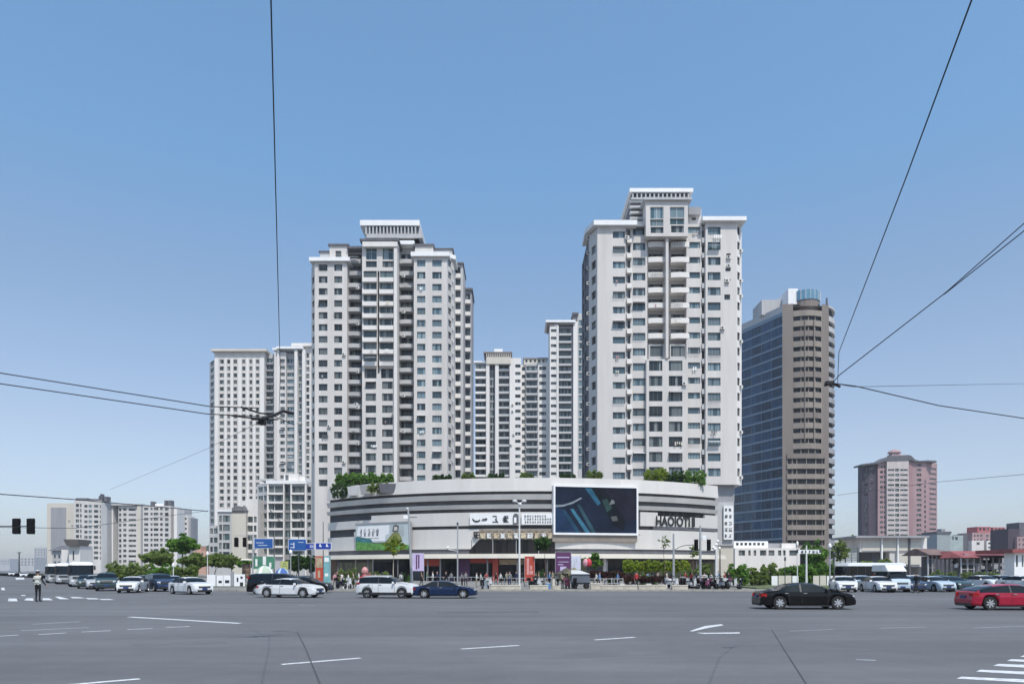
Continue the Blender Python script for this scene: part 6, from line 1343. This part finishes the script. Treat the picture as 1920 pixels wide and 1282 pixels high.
# lamp posts
t, h = pole_thing('lamp_post', 'tall white lamp post with twin globe lamps in front of the mall', 'lamp post', 974, 76, 942, .11, M['polew'])
for s in (1,-1):
    b = MB(); b.mi(M['polew']).tube((0,0,h-.1),(s*.42,0,h+.15),.04).lathe([(.05,0),(.24,.1),(.26,.22),(.12,.3)],12,'Z',(s*.48,0,h+.0)); put('lamp_arm', b, t)
b = MB(); b.mi(M['roofw']).lathe([(.08,-.05),(.17,.05),(.17,.18),(.05,.26)],12,'Z',(.05,-.05,h-.25)); put('globe', b, t)
t, h = pole_thing('lamp_post', 'grey leaning lamp post with side arm, right of the billboard', 'lamp post', 773, 80, 952, .16, M['pole'], lean=-.45)
b = MB(); b.mi(M['poled']).tube((-.38,0,h-1.0),(.5,0,h-1.0),.04); b.mi(M['roofw']).box(-.95,-.45,-.1,.1,h-1.15,h-.8).box(-.6,-.4,-.1,.1,h-.1,h+.05); put('lamp_arm', b, t)
t, h = pole_thing('camera_pole', 'thin grey pole with small box on top, mid-left before the mall', 'pole', 858, 84, 984, .10, M['pole']); b = MB(); b.mi(M['poled']).box(-.1,.1,-.1,.1,h,h+.3); put('camera_box', b, t)
b = MB(); b.mi(M['roofw']).lathe([(.1,0),(.17,.1),(.05,.25)],10,'Z',(-1.1,0,2.75+1.55)).tube((-1.1,0,4.2),(0,0,4.0),.03); put('lamp_arm', b, t)
t, h = pole_thing('signal_pole', 'grey pole with a curved arm reaching right towards the traffic signals', 'signal pole', 1263, 75.5, 1000, .14, M['pole'])
b = MB(); b.mi(M['poled']).path([(0,0,Z(1031,75.5)-.14),(.75,0,Z(1024,75.5)-.14),(1.25,0,Z(1021.5,75.5)-.14),(2.1,0,Z(1021.5,75.5)-.14)], .035); put('arm', b, t)
t, h = pole_thing('signal_pole', 'tall pale signal pole carrying two black signal heads, right of the mall', 'signal pole', 1313, 74.5, 985, .15, M['pole'])
for dx in (-.42,.85): head(t, dx, Z(1021,74.5)-.14, -.1)
b = MB(); b.mi(M['pole']).box(-.45,.9,-.03,.03,Z(1033,74.5)-.14,Z(1032,74.5)-.14).box(-.2,.9,-.03,.03,Z(1011,74.5)-.14,Z(1010,74.5)-.14); b.mi(M['roofw']).box(.2,.55,-.12,-.05,Z(1012,74.5)-.14,Z(1003,74.5)-.14); put('bracket', b, t)
t, h = pole_thing('globe_lamp', 'white pillar lamp with a cluster of globes by the scooters', 'lamp post', 1343, 75, 1030, .17, M['polew'])
b = MB(); b.mi(M['roofw'])
for dx,dz in ((-.3,.2),(.0,.5),(.32,.15),(.15,.85),(-.15,.05)): b.lathe([(.02,-.16),(.12,-.1),(.17,0),(.12,.1),(.02,.16)],10,'Z',(dx,0,h+dz))
put('globes', b, t)
t, h = pole_thing('lamp_post', 'dark slim post just right of the white globe lamp', 'post', 1350, 76, 1030, .09, M['poled'])
t, h = pole_thing('street_name_sign', 'white post with a street-name board behind the long black saloon', 'street sign', 1512, 76, 1022, .12, M['polew'])
b = MB(); b.mi(M['roofw']).box(-.85,1.45,-.04,.04,h-.85,h-.45); b.mi(M['poled']).box(-1.,-.85,-.05,.05,h-.8,h-.4).box(1.3,1.55,-.05,.05,h-.75,h-.4); sg = put('sign_board', b, t)
b = MB(); b.mi(BLK); rnd = random.Random(5)
for i in range(5): glyph(b, -.6+i*.38, h-.81, .3, rnd, y=-.045, t=.16, dep=.01)
put('lettering', b, sg)
for px, Yq, yt, r_, m_, lab in ((1495,78,1022,.06,'polew','thin white post left of the street-name sign'),(1556,80,1026,.09,'pole','olive-grey post right of the street-name sign'),(1472,82,1050,.05,'poled','thin dark post left of the thin white one'),(1564,84,1040,.08,'poled','dark post under the slatted screen'),(545,88,1037,.09,'pole','grey-green post with small head behind the black people carrier'),(389,90,1040,.07,'polew','thin pale lamp post at the left end of the white panels'),(325,84,1062,.07,'polew','short white post with pear-shaped head in the left bushes'),(36,420,1036,.5,'poled','distant dark mast on the left skyline')):
    t, h = pole_thing('slim_post', lab, 'post', px, Yq, yt, r_, M[m_]); b = MB(); b.mi(M['roofw'] if m_ != 'poled' else M['poled']).lathe([(r_*.8,0),(r_*2.2,.15),(r_*2.,.4),(r_*.6,.55)],8,'Z',(0,0,h-.1)); put('post_head', b, t)
# blue road signs
BL = mat('blue_sign_face', (.015,.085,.30), .45, var=.06); BL2 = mat('deep_blue_sign_face', (.01,.04,.30), .45, var=.06)
def road_sign(label, px, Yq, x0, x1, y0, y1, m, marks, y_top=None, pr=.09):
    t, h = pole_thing('road_sign', label, 'road sign', px, Yq, y_top or y0-4, pr, M['poled']); s = F/Yq; b = MB(); a, c = (x0-px)/s, (x1-px)/s; z1, z0 = Z(y0,Yq)-.14, Z(y1,Yq)-.14
    b.mi(M['roofw']).box(a,c,-.16,-.10,z0,z1); b.mi(m).box(a+.05,c-.05,-.175,-.155,z0+.05,z1-.05); sg = put('sign_face', b, t); mk = MB(); mk.mi(WHT)
    w_, h_ = c-a, z1-z0
    for (u0,u1,v0,v1) in marks: mk.box(a+u0*w_,a+u1*w_,-.185,-.17,z0+v0*h_,z0+v1*h_)
    if marks: put('sign_marking', mk, sg)
    return t, a, c, z0, z1
road_sign('large faded blue road sign, leftmost of the blue signs', 514, 96, 477, 513, 1009, 1028, BL, [(.1,.5,.55,.6),(.2,.7,.3,.34)], 1000)
road_sign('large blue road sign with panels, between the faded one and the round-arrow sign', 560, 98, 541, 575, 1010, 1032, BL, [(.12,.3,.55,.6),(.12,.3,.25,.3),(.55,.85,.7,.73),(.3,.34,.2,.7)], 1004)
t, a, c, z0, z1 = road_sign('small dark blue route sign right beside the panelled blue sign', 583, 98, 574, 590, 1018, 1030, BL2, [(.5,.56,.3,.7),(.68,.74,.25,.75),(.82,.88,.3,.7)], 1014)
t, a, c, z0, z1 = road_sign('blue sign with two white arrows on a tall dark post above the poster columns', 606, 84, 592, 622, 1017, 1030, BL2, [], 978, .06)
mk = MB(); mk.mi(WHT)
for u in (.3,.72):
    x = a+u*(c-a); mk.faces([(x-.12,-.19,z0+.35),(x+.12,-.19,z0+.35),(x+.04,-.19,z1-.1),(x-.04,-.19,z1-.1)],[(0,1,2,3)]); mk.box(x-.05,x+.2,-.187,-.178,z0+.32,z0+.4)
put('sign_marking', mk, t)
# signal heads on the left, seen from behind, on a mast arm reaching in from the left
t = thing('signal_mast', 'long horizontal mast arm from the left carrying two black signal heads', 'traffic signal', (-44,55,.0)); b = MB(); b.mi(M['poled']).tube((0,0,0),(0,0,6.2),.16,.11,10); put('pole', b, t)
xa = X(64,55)+44; zc = Z(986,55); b = MB(); b.mi(M['poled']).tube((0,0,zc),(xa,0,zc),.05,.035); b.tube((0,0,zc+.7),(xa-3,0,zc+.06),.015,.015,5); put('mast_arm', b, t)
for px in (30,57):
    o = head(t, X(px,55)+44, Z(986,55), 0, 1); o.scale = (1.35,1,1.05)
t = thing('signal_mast', 'grey arm with two black signal heads in front of the cream windowless block', 'traffic signal', (X(474,86),86,.14)); b = MB(); b.mi(M['pole']).tube((0,0,0),(0,0,Z(1003,86)),.1,.08,8).tube((0,0,Z(1006,86)),(X(438,86)-X(474,86),0,Z(1006,86)),.04,.03,6); put('mast_arm', b, t)
for px in (443,459): head(t, X(px,86)-X(474,86), Z(1016,86)-.14, -.1)
# ---------------------------------------------------------------- overhead wires
WM = mat('black_cable', (.012,.012,.014), .6)
def wp(px, py, Yq): return Vector((X(px,Yq), Yq, Z(py,Yq)))
def wire(label, pts_, r, sag=0., group='overhead tram wires'):
    o = pts_[0]; b = MB(); b.mi(WM); out = []
    for a, c in zip(pts_[:-1], pts_[1:]):
        for i in range(10): f = i/10; out.append(a.lerp(c, f)-Vector((0,0,sag*4*f*(1-f))))
    out.append(pts_[-1]); b.path(out, r, 6); return put('wire', b, None, tuple(o), off=tuple(o), label=label, category='wire', group=group)
def hw(px, py, z=6.): Yq = (z-CH)*F/(HY-py); return Vector((X(px,Yq), Yq, z))
J1 = hw(512,778); J2 = hw(1560,718)
wire('overhead wire dropping straight down the sky to the back left tower', [hw(500,-500), hw(508,0), hw(524,640), hw(526,700), J1+Vector((.15,0,.05))], .0058)
wire('overhead wire slanting down from the top right corner to the brown tower', [hw(2130,-900), hw(1822,0), hw(1700,330), hw(1600,590), hw(1573,660), J2+Vector((.12,0,0))], .006)
wire('upper of two wires running from the right edge to the brown tower', [wp(2160,250,13), wp(1920,419,13.6), wp(1775,547,14.6), wp(1575,702,15.6), J2], .010)
wire('lower of two wires meeting from the right edge', [wp(2100,270,12), wp(1920,433,13), wp(1770,552,14.55)], .010)
wire('long sagging wire from the brown tower to the lower right edge', [J2, hw(1606,724), wp(1760,760,17.), wp(1920,784,18.5), wp(2050,798,20)], .011)
wire('faint level wire from the brown tower to the right edge', [J2, wp(1600,725,17), wp(1920,719,30), wp(2000,716,34)], .006)
wire('upper of two wires entering from the left edge', [wp(-120,683,17), wp(0,699,17.5), wp(395,762,18.8), J1+Vector((-.3,-.4,.1))], .012)
wire('lower of two wires entering from the left edge', [wp(-120,700,17), wp(0,719,17.5), wp(390,776,18.8), J1+Vector((-.2,.2,0))], .012)
wire('faint wire climbing from the pale blocks to the back left tower', [wp(205,918,60), wp(384,843,40), J1], .008)
wire('dark wire entering low at the left edge above the signal heads', [wp(-60,918,50), wp(0,926,52), wp(140,936,58), wp(390,958,70)], .035)
wire('thin wire crossing the pale blocks on the left', [wp(-60,985,50), wp(0,988,52), wp(140,990,60), wp(390,957,90)], .02)
wire('faint wire between the two pink and brown towers', [wp(1590,725,60), wp(1760,903,90), wp(1920,889,80), wp(1980,884,76)], .02) if False else wire('faint wire right of the pink tower', [wp(1570,928,120), wp(1760,903,100), wp(1920,889,80), wp(1980,884,76)], .025)
wire('thin wire across the face of the back left tower', [wp(200,700,30), wp(390,728,32), J1], .007) if False else None
# junction hardware
t = thing('wire_junction', 'black branching wire crossing hanging before the back left tower', 'wire fitting', tuple(J1)); b = MB(); b.mi(WM)
sj = J1.y/F
def jp(px, py, dy=0): return (J1.x*0+(px-512)*sj, dy, -(py-778)*sj)
b.path([jp(540,767,.5), jp(524,766,.3), jp(512,779), jp(496,788,-.2), jp(478,789,-.3)], .04); b.path([jp(462,769,-.4), jp(490,776,-.1), jp(520,776,.1)], .022); b.path([jp(444,785,-.4), jp(500,788,-.1), jp(522,786)], .02); b.path([jp(505,789,.1), jp(512,779), jp(545,792,.3)], .012)
b.box(*[v for v in (jp(486,0)[0], jp(497,0)[0])], -.1,.1, jp(0,796)[2], jp(0,788)[2]); put('frog', b, t)
t = thing('wire_junction', 'small black wire junction hanging before the brown tower', 'wire fitting', tuple(J2)); b = MB(); b.mi(WM); sj2 = J2.y/F
b.path([(-14*sj2,0,-4*sj2),(0,0,0),(22*sj2,.2,-2*sj2)], .03); b.box(-12*sj2,2*sj2,-.06,.06,-3*sj2,3*sj2); put('clamp', b, t)
# ---------------------------------------------------------------- stalls, banners and clutter on the pavement
def simple(name, label, cat, px, Yq, parts, group=None, rz=0., z=.14):
    t = thing(name, label, cat, (X(px,Yq),Yq,z), rz, group)
    for nm, mb in parts: put(nm, mb, t)
    return t
def dome(r, h, m, m2):
    b = MB(); n = 16
    for i in range(n):
        a0, a1 = 2*math.pi*i/n, 2*math.pi*(i+1)/n; b.mi(m if i % 4 < 3 else m2)
        for j in range(4):
            t0, t1 = j/4*math.pi/2, (j+1)/4*math.pi/2
            f = lambda a, t: (r*math.cos(a)*math.cos(t), r*math.sin(a)*math.cos(t), 1.0+h*math.sin(t)); b.poly([f(a0,t0),f(a1,t0),f(a1,t1),f(a0,t1)])
    for i in range(6): a = i*math.pi/3; b.mi(M['polew']).tube((r*.96*math.cos(a),r*.96*math.sin(a),0),(r*.97*math.cos(a),r*.97*math.sin(a),1.02),.03,.03,5)
    return b
simple('dome_tent', 'pale green dome tent behind the black people carrier', 'tent', 496, 82, [('canopy', dome(1.05,1.35,mat('pale_green_canvas',(.42,.50,.40),.8),M['roofw']))])
simple('dome_tent', 'blue and white dome tent right of the pale green one', 'tent', 529, 83, [('canopy', dome(.85,1.1,mat('blue_canvas',(.06,.13,.36),.8),mat('pale_blue_canvas',(.45,.55,.62),.8)))])
def board(w_, h_, m, z0=.4, posts=True, marks=None, mm=None):
    b = MB(); b.mi(m).box(-w_/2,w_/2,-.04,.04,z0,z0+h_)
    if posts: b.mi(M['pole']).box(-w_/2-.04,-w_/2,-.04,.04,0,z0+h_+.05).box(w_/2,w_/2+.04,-.04,.04,0,z0+h_+.05)
    if marks:
        b.mi(mm or WHT)
        for (u0,u1,v0,v1) in marks: b.box(-w_/2+u0*w_,-w_/2+u1*w_,-.055,-.04,z0+v0*h_,z0+v1*h_)
    return b
mk = [(.2,.8,.1,.13),(.25,.75,.2,.24),(.2,.8,.55,.6),(.3,.7,.75,.82)]
LIL = mat('lilac_banner', (.50,.42,.62), .8, var=.1, scale=1.); TEAL = mat('teal_poster', (.16,.36,.38), .7, var=.3, scale=2.); YEL = mat('yellow_green_board', (.42,.44,.14), .7, var=.2, scale=2.); GRN = mat('green_board', (.06,.20,.13), .7, var=.3, scale=2.)
b = board(1.05,2.9,LIL,2.7,False,[(.25,.35,.1,.9),(.45,.55,.15,.85),(.65,.72,.1,.9)],PUR); b.mi(LIL)
simple('hanging_banner', 'tall lilac banner hanging beside the leaning grey lamp post', 'banner', 784, 79, [('banner', board(1.2,1.9,LIL,1.75,True,[(.3,.42,.1,.9),(.5,.62,.15,.85),(.35,.65,.86,.9)],PUR))])
simple('poster_column', 'red and cream poster column under the two-arrow blue sign', 'poster', 599, 82, [('poster', board(.85,3.2,MATS['red_fascia_paint'],.2,True,[(.1,.9,.6,.95),(.3,.6,.25,.5),(.1,.4,.05,.2)],TNS))])
simple('poster_column', 'teal poster column right of the red and cream one', 'poster', 613, 82, [('poster', board(.75,3.2,TEAL,.2,True,[(.15,.8,.8,.95),(.2,.7,.3,.4)]))])
simple('shop_banner', 'yellow-green board above the domes', 'sign', 533, 90, [('board', board(.9,1.3,YEL,1.6,True,mk,GRN))]); simple('shop_banner', 'dark green board with white figures above the pale green dome', 'sign', 495, 90, [('board', board(2.6,1.5,GRN,2.0,True,[(.1,.2,.2,.8),(.45,.6,.3,1.),(.75,.85,.1,.5)]))])
simple('kiosk', 'brown-roofed small kiosk left of the pale green dome', 'kiosk', 462, 88, [('body', board(1.0,1.6,BRN,1.0,True,mk,TNS)), ('roof', MB().mi(M['cream']).prism([(-.6,-.5),(.6,-.5),(.6,.5),(-.6,.5)],3.0,3.2,[(-.4,-.3),(.4,-.3),(.4,.3),(-.4,.3)]))])
# white panels at the left end
t = Bld('hoarding', 'row of white panels with black marks left of the black people carrier', 'hoarding', 420, 80)
for i,(a,c,y0) in enumerate(((388,404,1077),(406,418,1078),(419,432,1078),(433,438,1070),(439,459,1076))):
    p = MB(); p.mi(M['roofw'] if i != 3 else M['grey']).box(X(a,80),X(c,80),80,80.1,.25,Z(y0,80)); t.part('panel', p)
for (a,c,y0,y1) in ((410,416,1088,1092),(422,430,1087,1092),(444,447,1082,1090),(451,455,1080,1084),(450,456,1091,1098)):
    p = MB(); p.mi(BLK).box(X(a,80),X(c,80),79.97,79.99,Z(y1,80),Z(y0,80)); t.part('mark', p)
t.done()
# red inflatable figure, purple board, umbrella, stall
def blob(name, m, prof, c=(0,0,0)): b = MB(); b.mi(m).lathe(prof, 14, 'Z', c); return b
fig = blob('b', mat('red_plastic',(.42,.05,.06),.5), [(.3,0),(.45,.3),(.48,.8),(.36,1.2),(.25,1.4)]); fh = blob('h', mat('pinkish_plastic',(.55,.25,.24),.5), [(.2,1.4),(.34,1.6),(.36,1.85),(.22,2.1),(.05,2.2)]); fa = MB(); fa.mi(MATS['red_plastic']).tube((.35,0,1.15),(.62,-.1,.7),.12,.09).tube((-.35,0,1.15),(-.62,-.1,.7),.12,.09)
simple('inflatable_figure', 'plain rounded red inflatable figure standing before the left shop windows', 'inflatable figure', 684, 78, [('body', fig), ('head', fh), ('arms', fa)])
simple('purple_board', 'purple and white advertising board behind the green umbrella', 'sign', 1056, 82, [('board', board(1.7,2.4,MATS['purple_panel'],1.4,True,[(.1,.9,.75,.8),(.3,.7,.1,.35),(.2,.85,.55,.58),(.15,.5,.42,.46)],LIL))])
simple('white_banner', 'white vertical banner right of the purple board', 'banner', 1080, 82, [('banner', board(1.0,1.5,mat('white_banner_cloth',(.58,.60,.70),.8),1.9,True,[(.5,.54,.5,.85),(.3,.33,.2,.8)],M['grey']))])
UM = mat('dark_olive_canvas',(.075,.07,.05),.85,var=.3,scale=1.5)
def umbrella(r, m, hh=2.1, st=1.45):
    b = MB(); n = 8; b.mi(m)
    for i in range(n):
        a0, a1 = 2*math.pi*i/n, 2*math.pi*(i+1)/n; am = (a0+a1)/2
        b.poly([(0,0,hh),(r*math.cos(a0),r*math.sin(a0),st),(r*.93*math.cos(am),r*.93*math.sin(am),st+.03)]); b.poly([(0,0,hh),(r*.93*math.cos(am),r*.93*math.sin(am),st+.03),(r*math.cos(a1),r*math.sin(a1),st)])
        b.poly([(r*math.cos(a0),r*math.sin(a0),st),(r*math.cos(a0),r*math.sin(a0),st-.2),(r*.93*math.cos(am),r*.93*math.sin(am),st-.17),(r*.93*math.cos(am),r*.93*math.sin(am),st+.03)])
    p = MB(); p.mi(M['pole']).tube((0,0,0),(0,0,hh),.03); return [('canopy', b), ('pole', p)]
simple('market_umbrella', 'big dark olive umbrella over the stalls in front of the mall', 'umbrella', 1062, 76, umbrella(1.25, UM)); simple('market_umbrella', 'mottled olive umbrella touching the grey stall', 'umbrella', 1076, 75, umbrella(.9, mat('mottled_canvas',(.17,.15,.09),.85,var=.5,scale=4), 2.15, 1.5))
b = MB(); b.mi(mat('slate_blue_sheet',(.085,.10,.125),.7,var=.2,scale=1.)).prism([(-.95,-.6),(.95,-.6),(.95,.6),(-.95,.6)],.62,1.45,[(-.85,-.5),(.85,-.5),(.85,.5),(-.85,.5)]); rf = MB(); rf.mi(M['lgrey']).prism([(-.95,-.6),(.95,-.6),(.95,.6),(-.95,.6)],1.46,1.85,[(-.9,-.1),(-.1,-.1),(-.1,.1),(-.9,.1)]); w = MB()
for x in (-.6,.6): w.mi(M['tyre']).lathe([(.12,-.04),(.26,-.04),(.26,.04),(.12,.04)],14,'Y',(x,-.55,.26)).lathe([(.12,-.04),(.26,-.04),(.26,.04),(.12,.04)],14,'Y',(x,.55,.26))
w.mi(M['poled']).box(-.9,.9,-.5,.5,.45,.6); simple('cart_stall', 'slate-blue covered cart stall on small wheels beside the umbrellas', 'stall', 1088, 73.2, [('cover', b), ('roof', rf), ('wheels', w)])
simple('banner_box', 'red lightbox with pink figure right of the tall white lamp post', 'sign', 993, 84, [('board', board(1.1,2.3,MATS['red_fascia_paint'],1.1,True,[(.2,.45,.1,.9),(.5,.85,.12,.3),(.55,.75,.35,.55)],mat('pink_print',(.6,.3,.28),.6)))])
for i,(px, lab) in enumerate(((1098,'small pink round lantern right of the white banner'),(1104,'red round lantern right of the pink one'))): simple('lantern', lab, 'lantern', px, 80, [('shade', blob('l', mat('lantern%s' % 'ab'[i] if False else ('pink_lantern' if not i else 'red_lantern'), (.55,.28,.32) if not i else (.5,.03,.05), .6), [(.1,2.2),(.3,2.4),(.33,2.7),(.2,3.),(.05,3.1)])), ('stand', MB().mi(M['poled']).tube((0,0,0),(0,0,2.25),.03))])
# kerb-side stone blocks
ST = mat('pale_granite_block', (.46,.42,.35), .85, var=.2, scale=2., bump=.3)
def block_thing(px, Yq, w_, h_, lab):
    b = MB(); b.mi(ST).prism([(-w_/2,-.28),(w_/2,-.28),(w_/2,.28),(-w_/2,.28)],0,h_*.82); b.prism([(-w_/2-.03,-.31),(w_/2+.03,-.31),(w_/2+.03,.31),(-w_/2-.03,.31)],h_*.82+.002,h_,[(-w_/2,-.28),(w_/2,-.28),(w_/2,.28),(-w_/2,.28)])
    put('stone_block', b, None, (X(px,Yq),Yq,.142), random.uniform(-.03,.03), label=lab, category='stone block', group='pale stone blocks along the kerb')
for px, w_, h_, lab in ((948,2.9,.42,'long pale stone block left of the tall white lamp post'),(1001,.8,.4,'small pale stone block right of the tall white lamp post'),(1018,1.0,.42,'pale stone block right of the small one by the lamp post'),(1044,.7,.36,'short stone block under the umbrella'),(1118,1.1,.6,'peaked pale block right of the cart stall'),(1139,1.5,.44,'pale stone block in front of the maroon bed, left one'),(1158,1.0,.44,'pale stone block in front of the maroon bed, middle one'),(1180,1.4,.42,'pale stone block in front of the maroon bed, right one'),(1207,1.1,.42,'pale stone block left of the pinkish pair'),(1222,1.3,.45,'pinkish stone block, left of the pair before the yellow-green hedge'),(1238,1.1,.45,'pinkish stone block, right of the pair before the yellow-green hedge'),(1274,1.5,.42,'long stone block behind the leftmost scooters')): block_thing(px, 70.9, w_, h_, lab)
# low railings
def railing(lab, p0, p1, Yq, h_, m, n):
    t = thing('railing', lab, 'railing', (X(p0,Yq),Yq,.14)); L_ = X(p1,Yq)-X(p0,Yq)
    for z_ in (h_, h_*.5): put('rail', MB().mi(m).box(0,L_,-.025,.025,z_-.05,z_), t)
    pm_ = MB().mi(m).box(-.03,.03,-.03,.03,0,h_+.05).mesh('post')
    for i in range(n+1): link('post', pm_, t, (L_*i/n,0.0,0))
railing('white pipe railing before the maroon flower bed', 1105, 1168, 79, .95, M['lgrey'], 6); railing('grey pipe railing along the shops behind the navy saloon', 800, 925, 86, 1.05, M['pole'], 12); railing('grey pipe railing right of the tall white lamp post', 935, 1045, 80, 1.0, M['pole'], 10); railing('pale railing before the yellow-green hedge', 1170, 1262, 82, .8, M['dgrey'], 9)
# bags, boxes and baskets
cols_ = [M['roofw'], M['grey'], M['cream'], M['dgrey'], CL['blue'], CL['red']]
for i,(px, Yq, w_, h_, k, lab) in enumerate(((1027,72,.55,.55,4,'dark blue crate by the kerb under the dark-haired pedestrian'),(912,75,.5,.9,0,'pair of white sacks behind the navy saloon'),(924,73,.45,.35,0,'small white box on the kerb left of the long stone block'),(1005,78,.4,.7,0,'white bin right of the red lightbox'),(1038,76,.45,.9,2,'pale bucket stack by the dark umbrella'),(1190,76,.5,.35,0,'white box on the pale blocks'),(1216,76,.6,.4,2,'pinkish crate left of the pair of pinkish blocks'),(1320,78,.8,1.3,0,'white covered load behind the signal pole'),(1306,79,.55,1.2,2,'cream sack stack left of the white covered load'),(1281,78,.6,1.1,1,'grey machine behind the leftmost scooters'),(1253,79,.6,.9,0,'white board leaning near the grey arm pole'),(648,74,.5,.5,0,'white box by the left scooters'),(1165,75,.6,.4,2,'beige crate among the maroon planting'))):
    b = MB(); b.mi(cols_[k]).prism([(-w_/2,-w_/2),(w_/2,-w_/2),(w_/2,w_/2),(-w_/2,w_/2)],0,h_,[(-w_*.42,-w_*.4),(w_*.45,-w_*.42),(w_*.4,w_*.4),(-w_*.44,w_*.42)]); b.mi(M['lgrey']).prism([(-w_*.4,-w_*.38),(w_*.4,-w_*.4),(w_*.38,w_*.38),(-w_*.4,w_*.38)],h_+.002,h_+.06)
    put('crate', b, None, (X(px,Yq),Yq,.142), random.uniform(-.4,.4), label=lab, category='crate')
# ---------------------------------------------------------------- haze
hz = MB(); hz.box(-2450,2450,-60,2450,-1.,125.)
hm = bpy.data.materials.new('haze'); hm.use_nodes = True; nt_ = hm.node_tree; nt_.nodes.remove(nt_.nodes['Principled BSDF']); pvn = nt_.nodes.new('ShaderNodeVolumePrincipled')
pvn.inputs['Color'].default_value = (.86,.90,.96,1); pvn.inputs['Density'].default_value = .0002; pvn.inputs['Anisotropy'].default_value = .2; nt_.links.new(pvn.outputs[0], nt_.nodes['Material Output'].inputs['Volume'])
hz.mats.append(hm); put('haze', hz, kind='stuff')
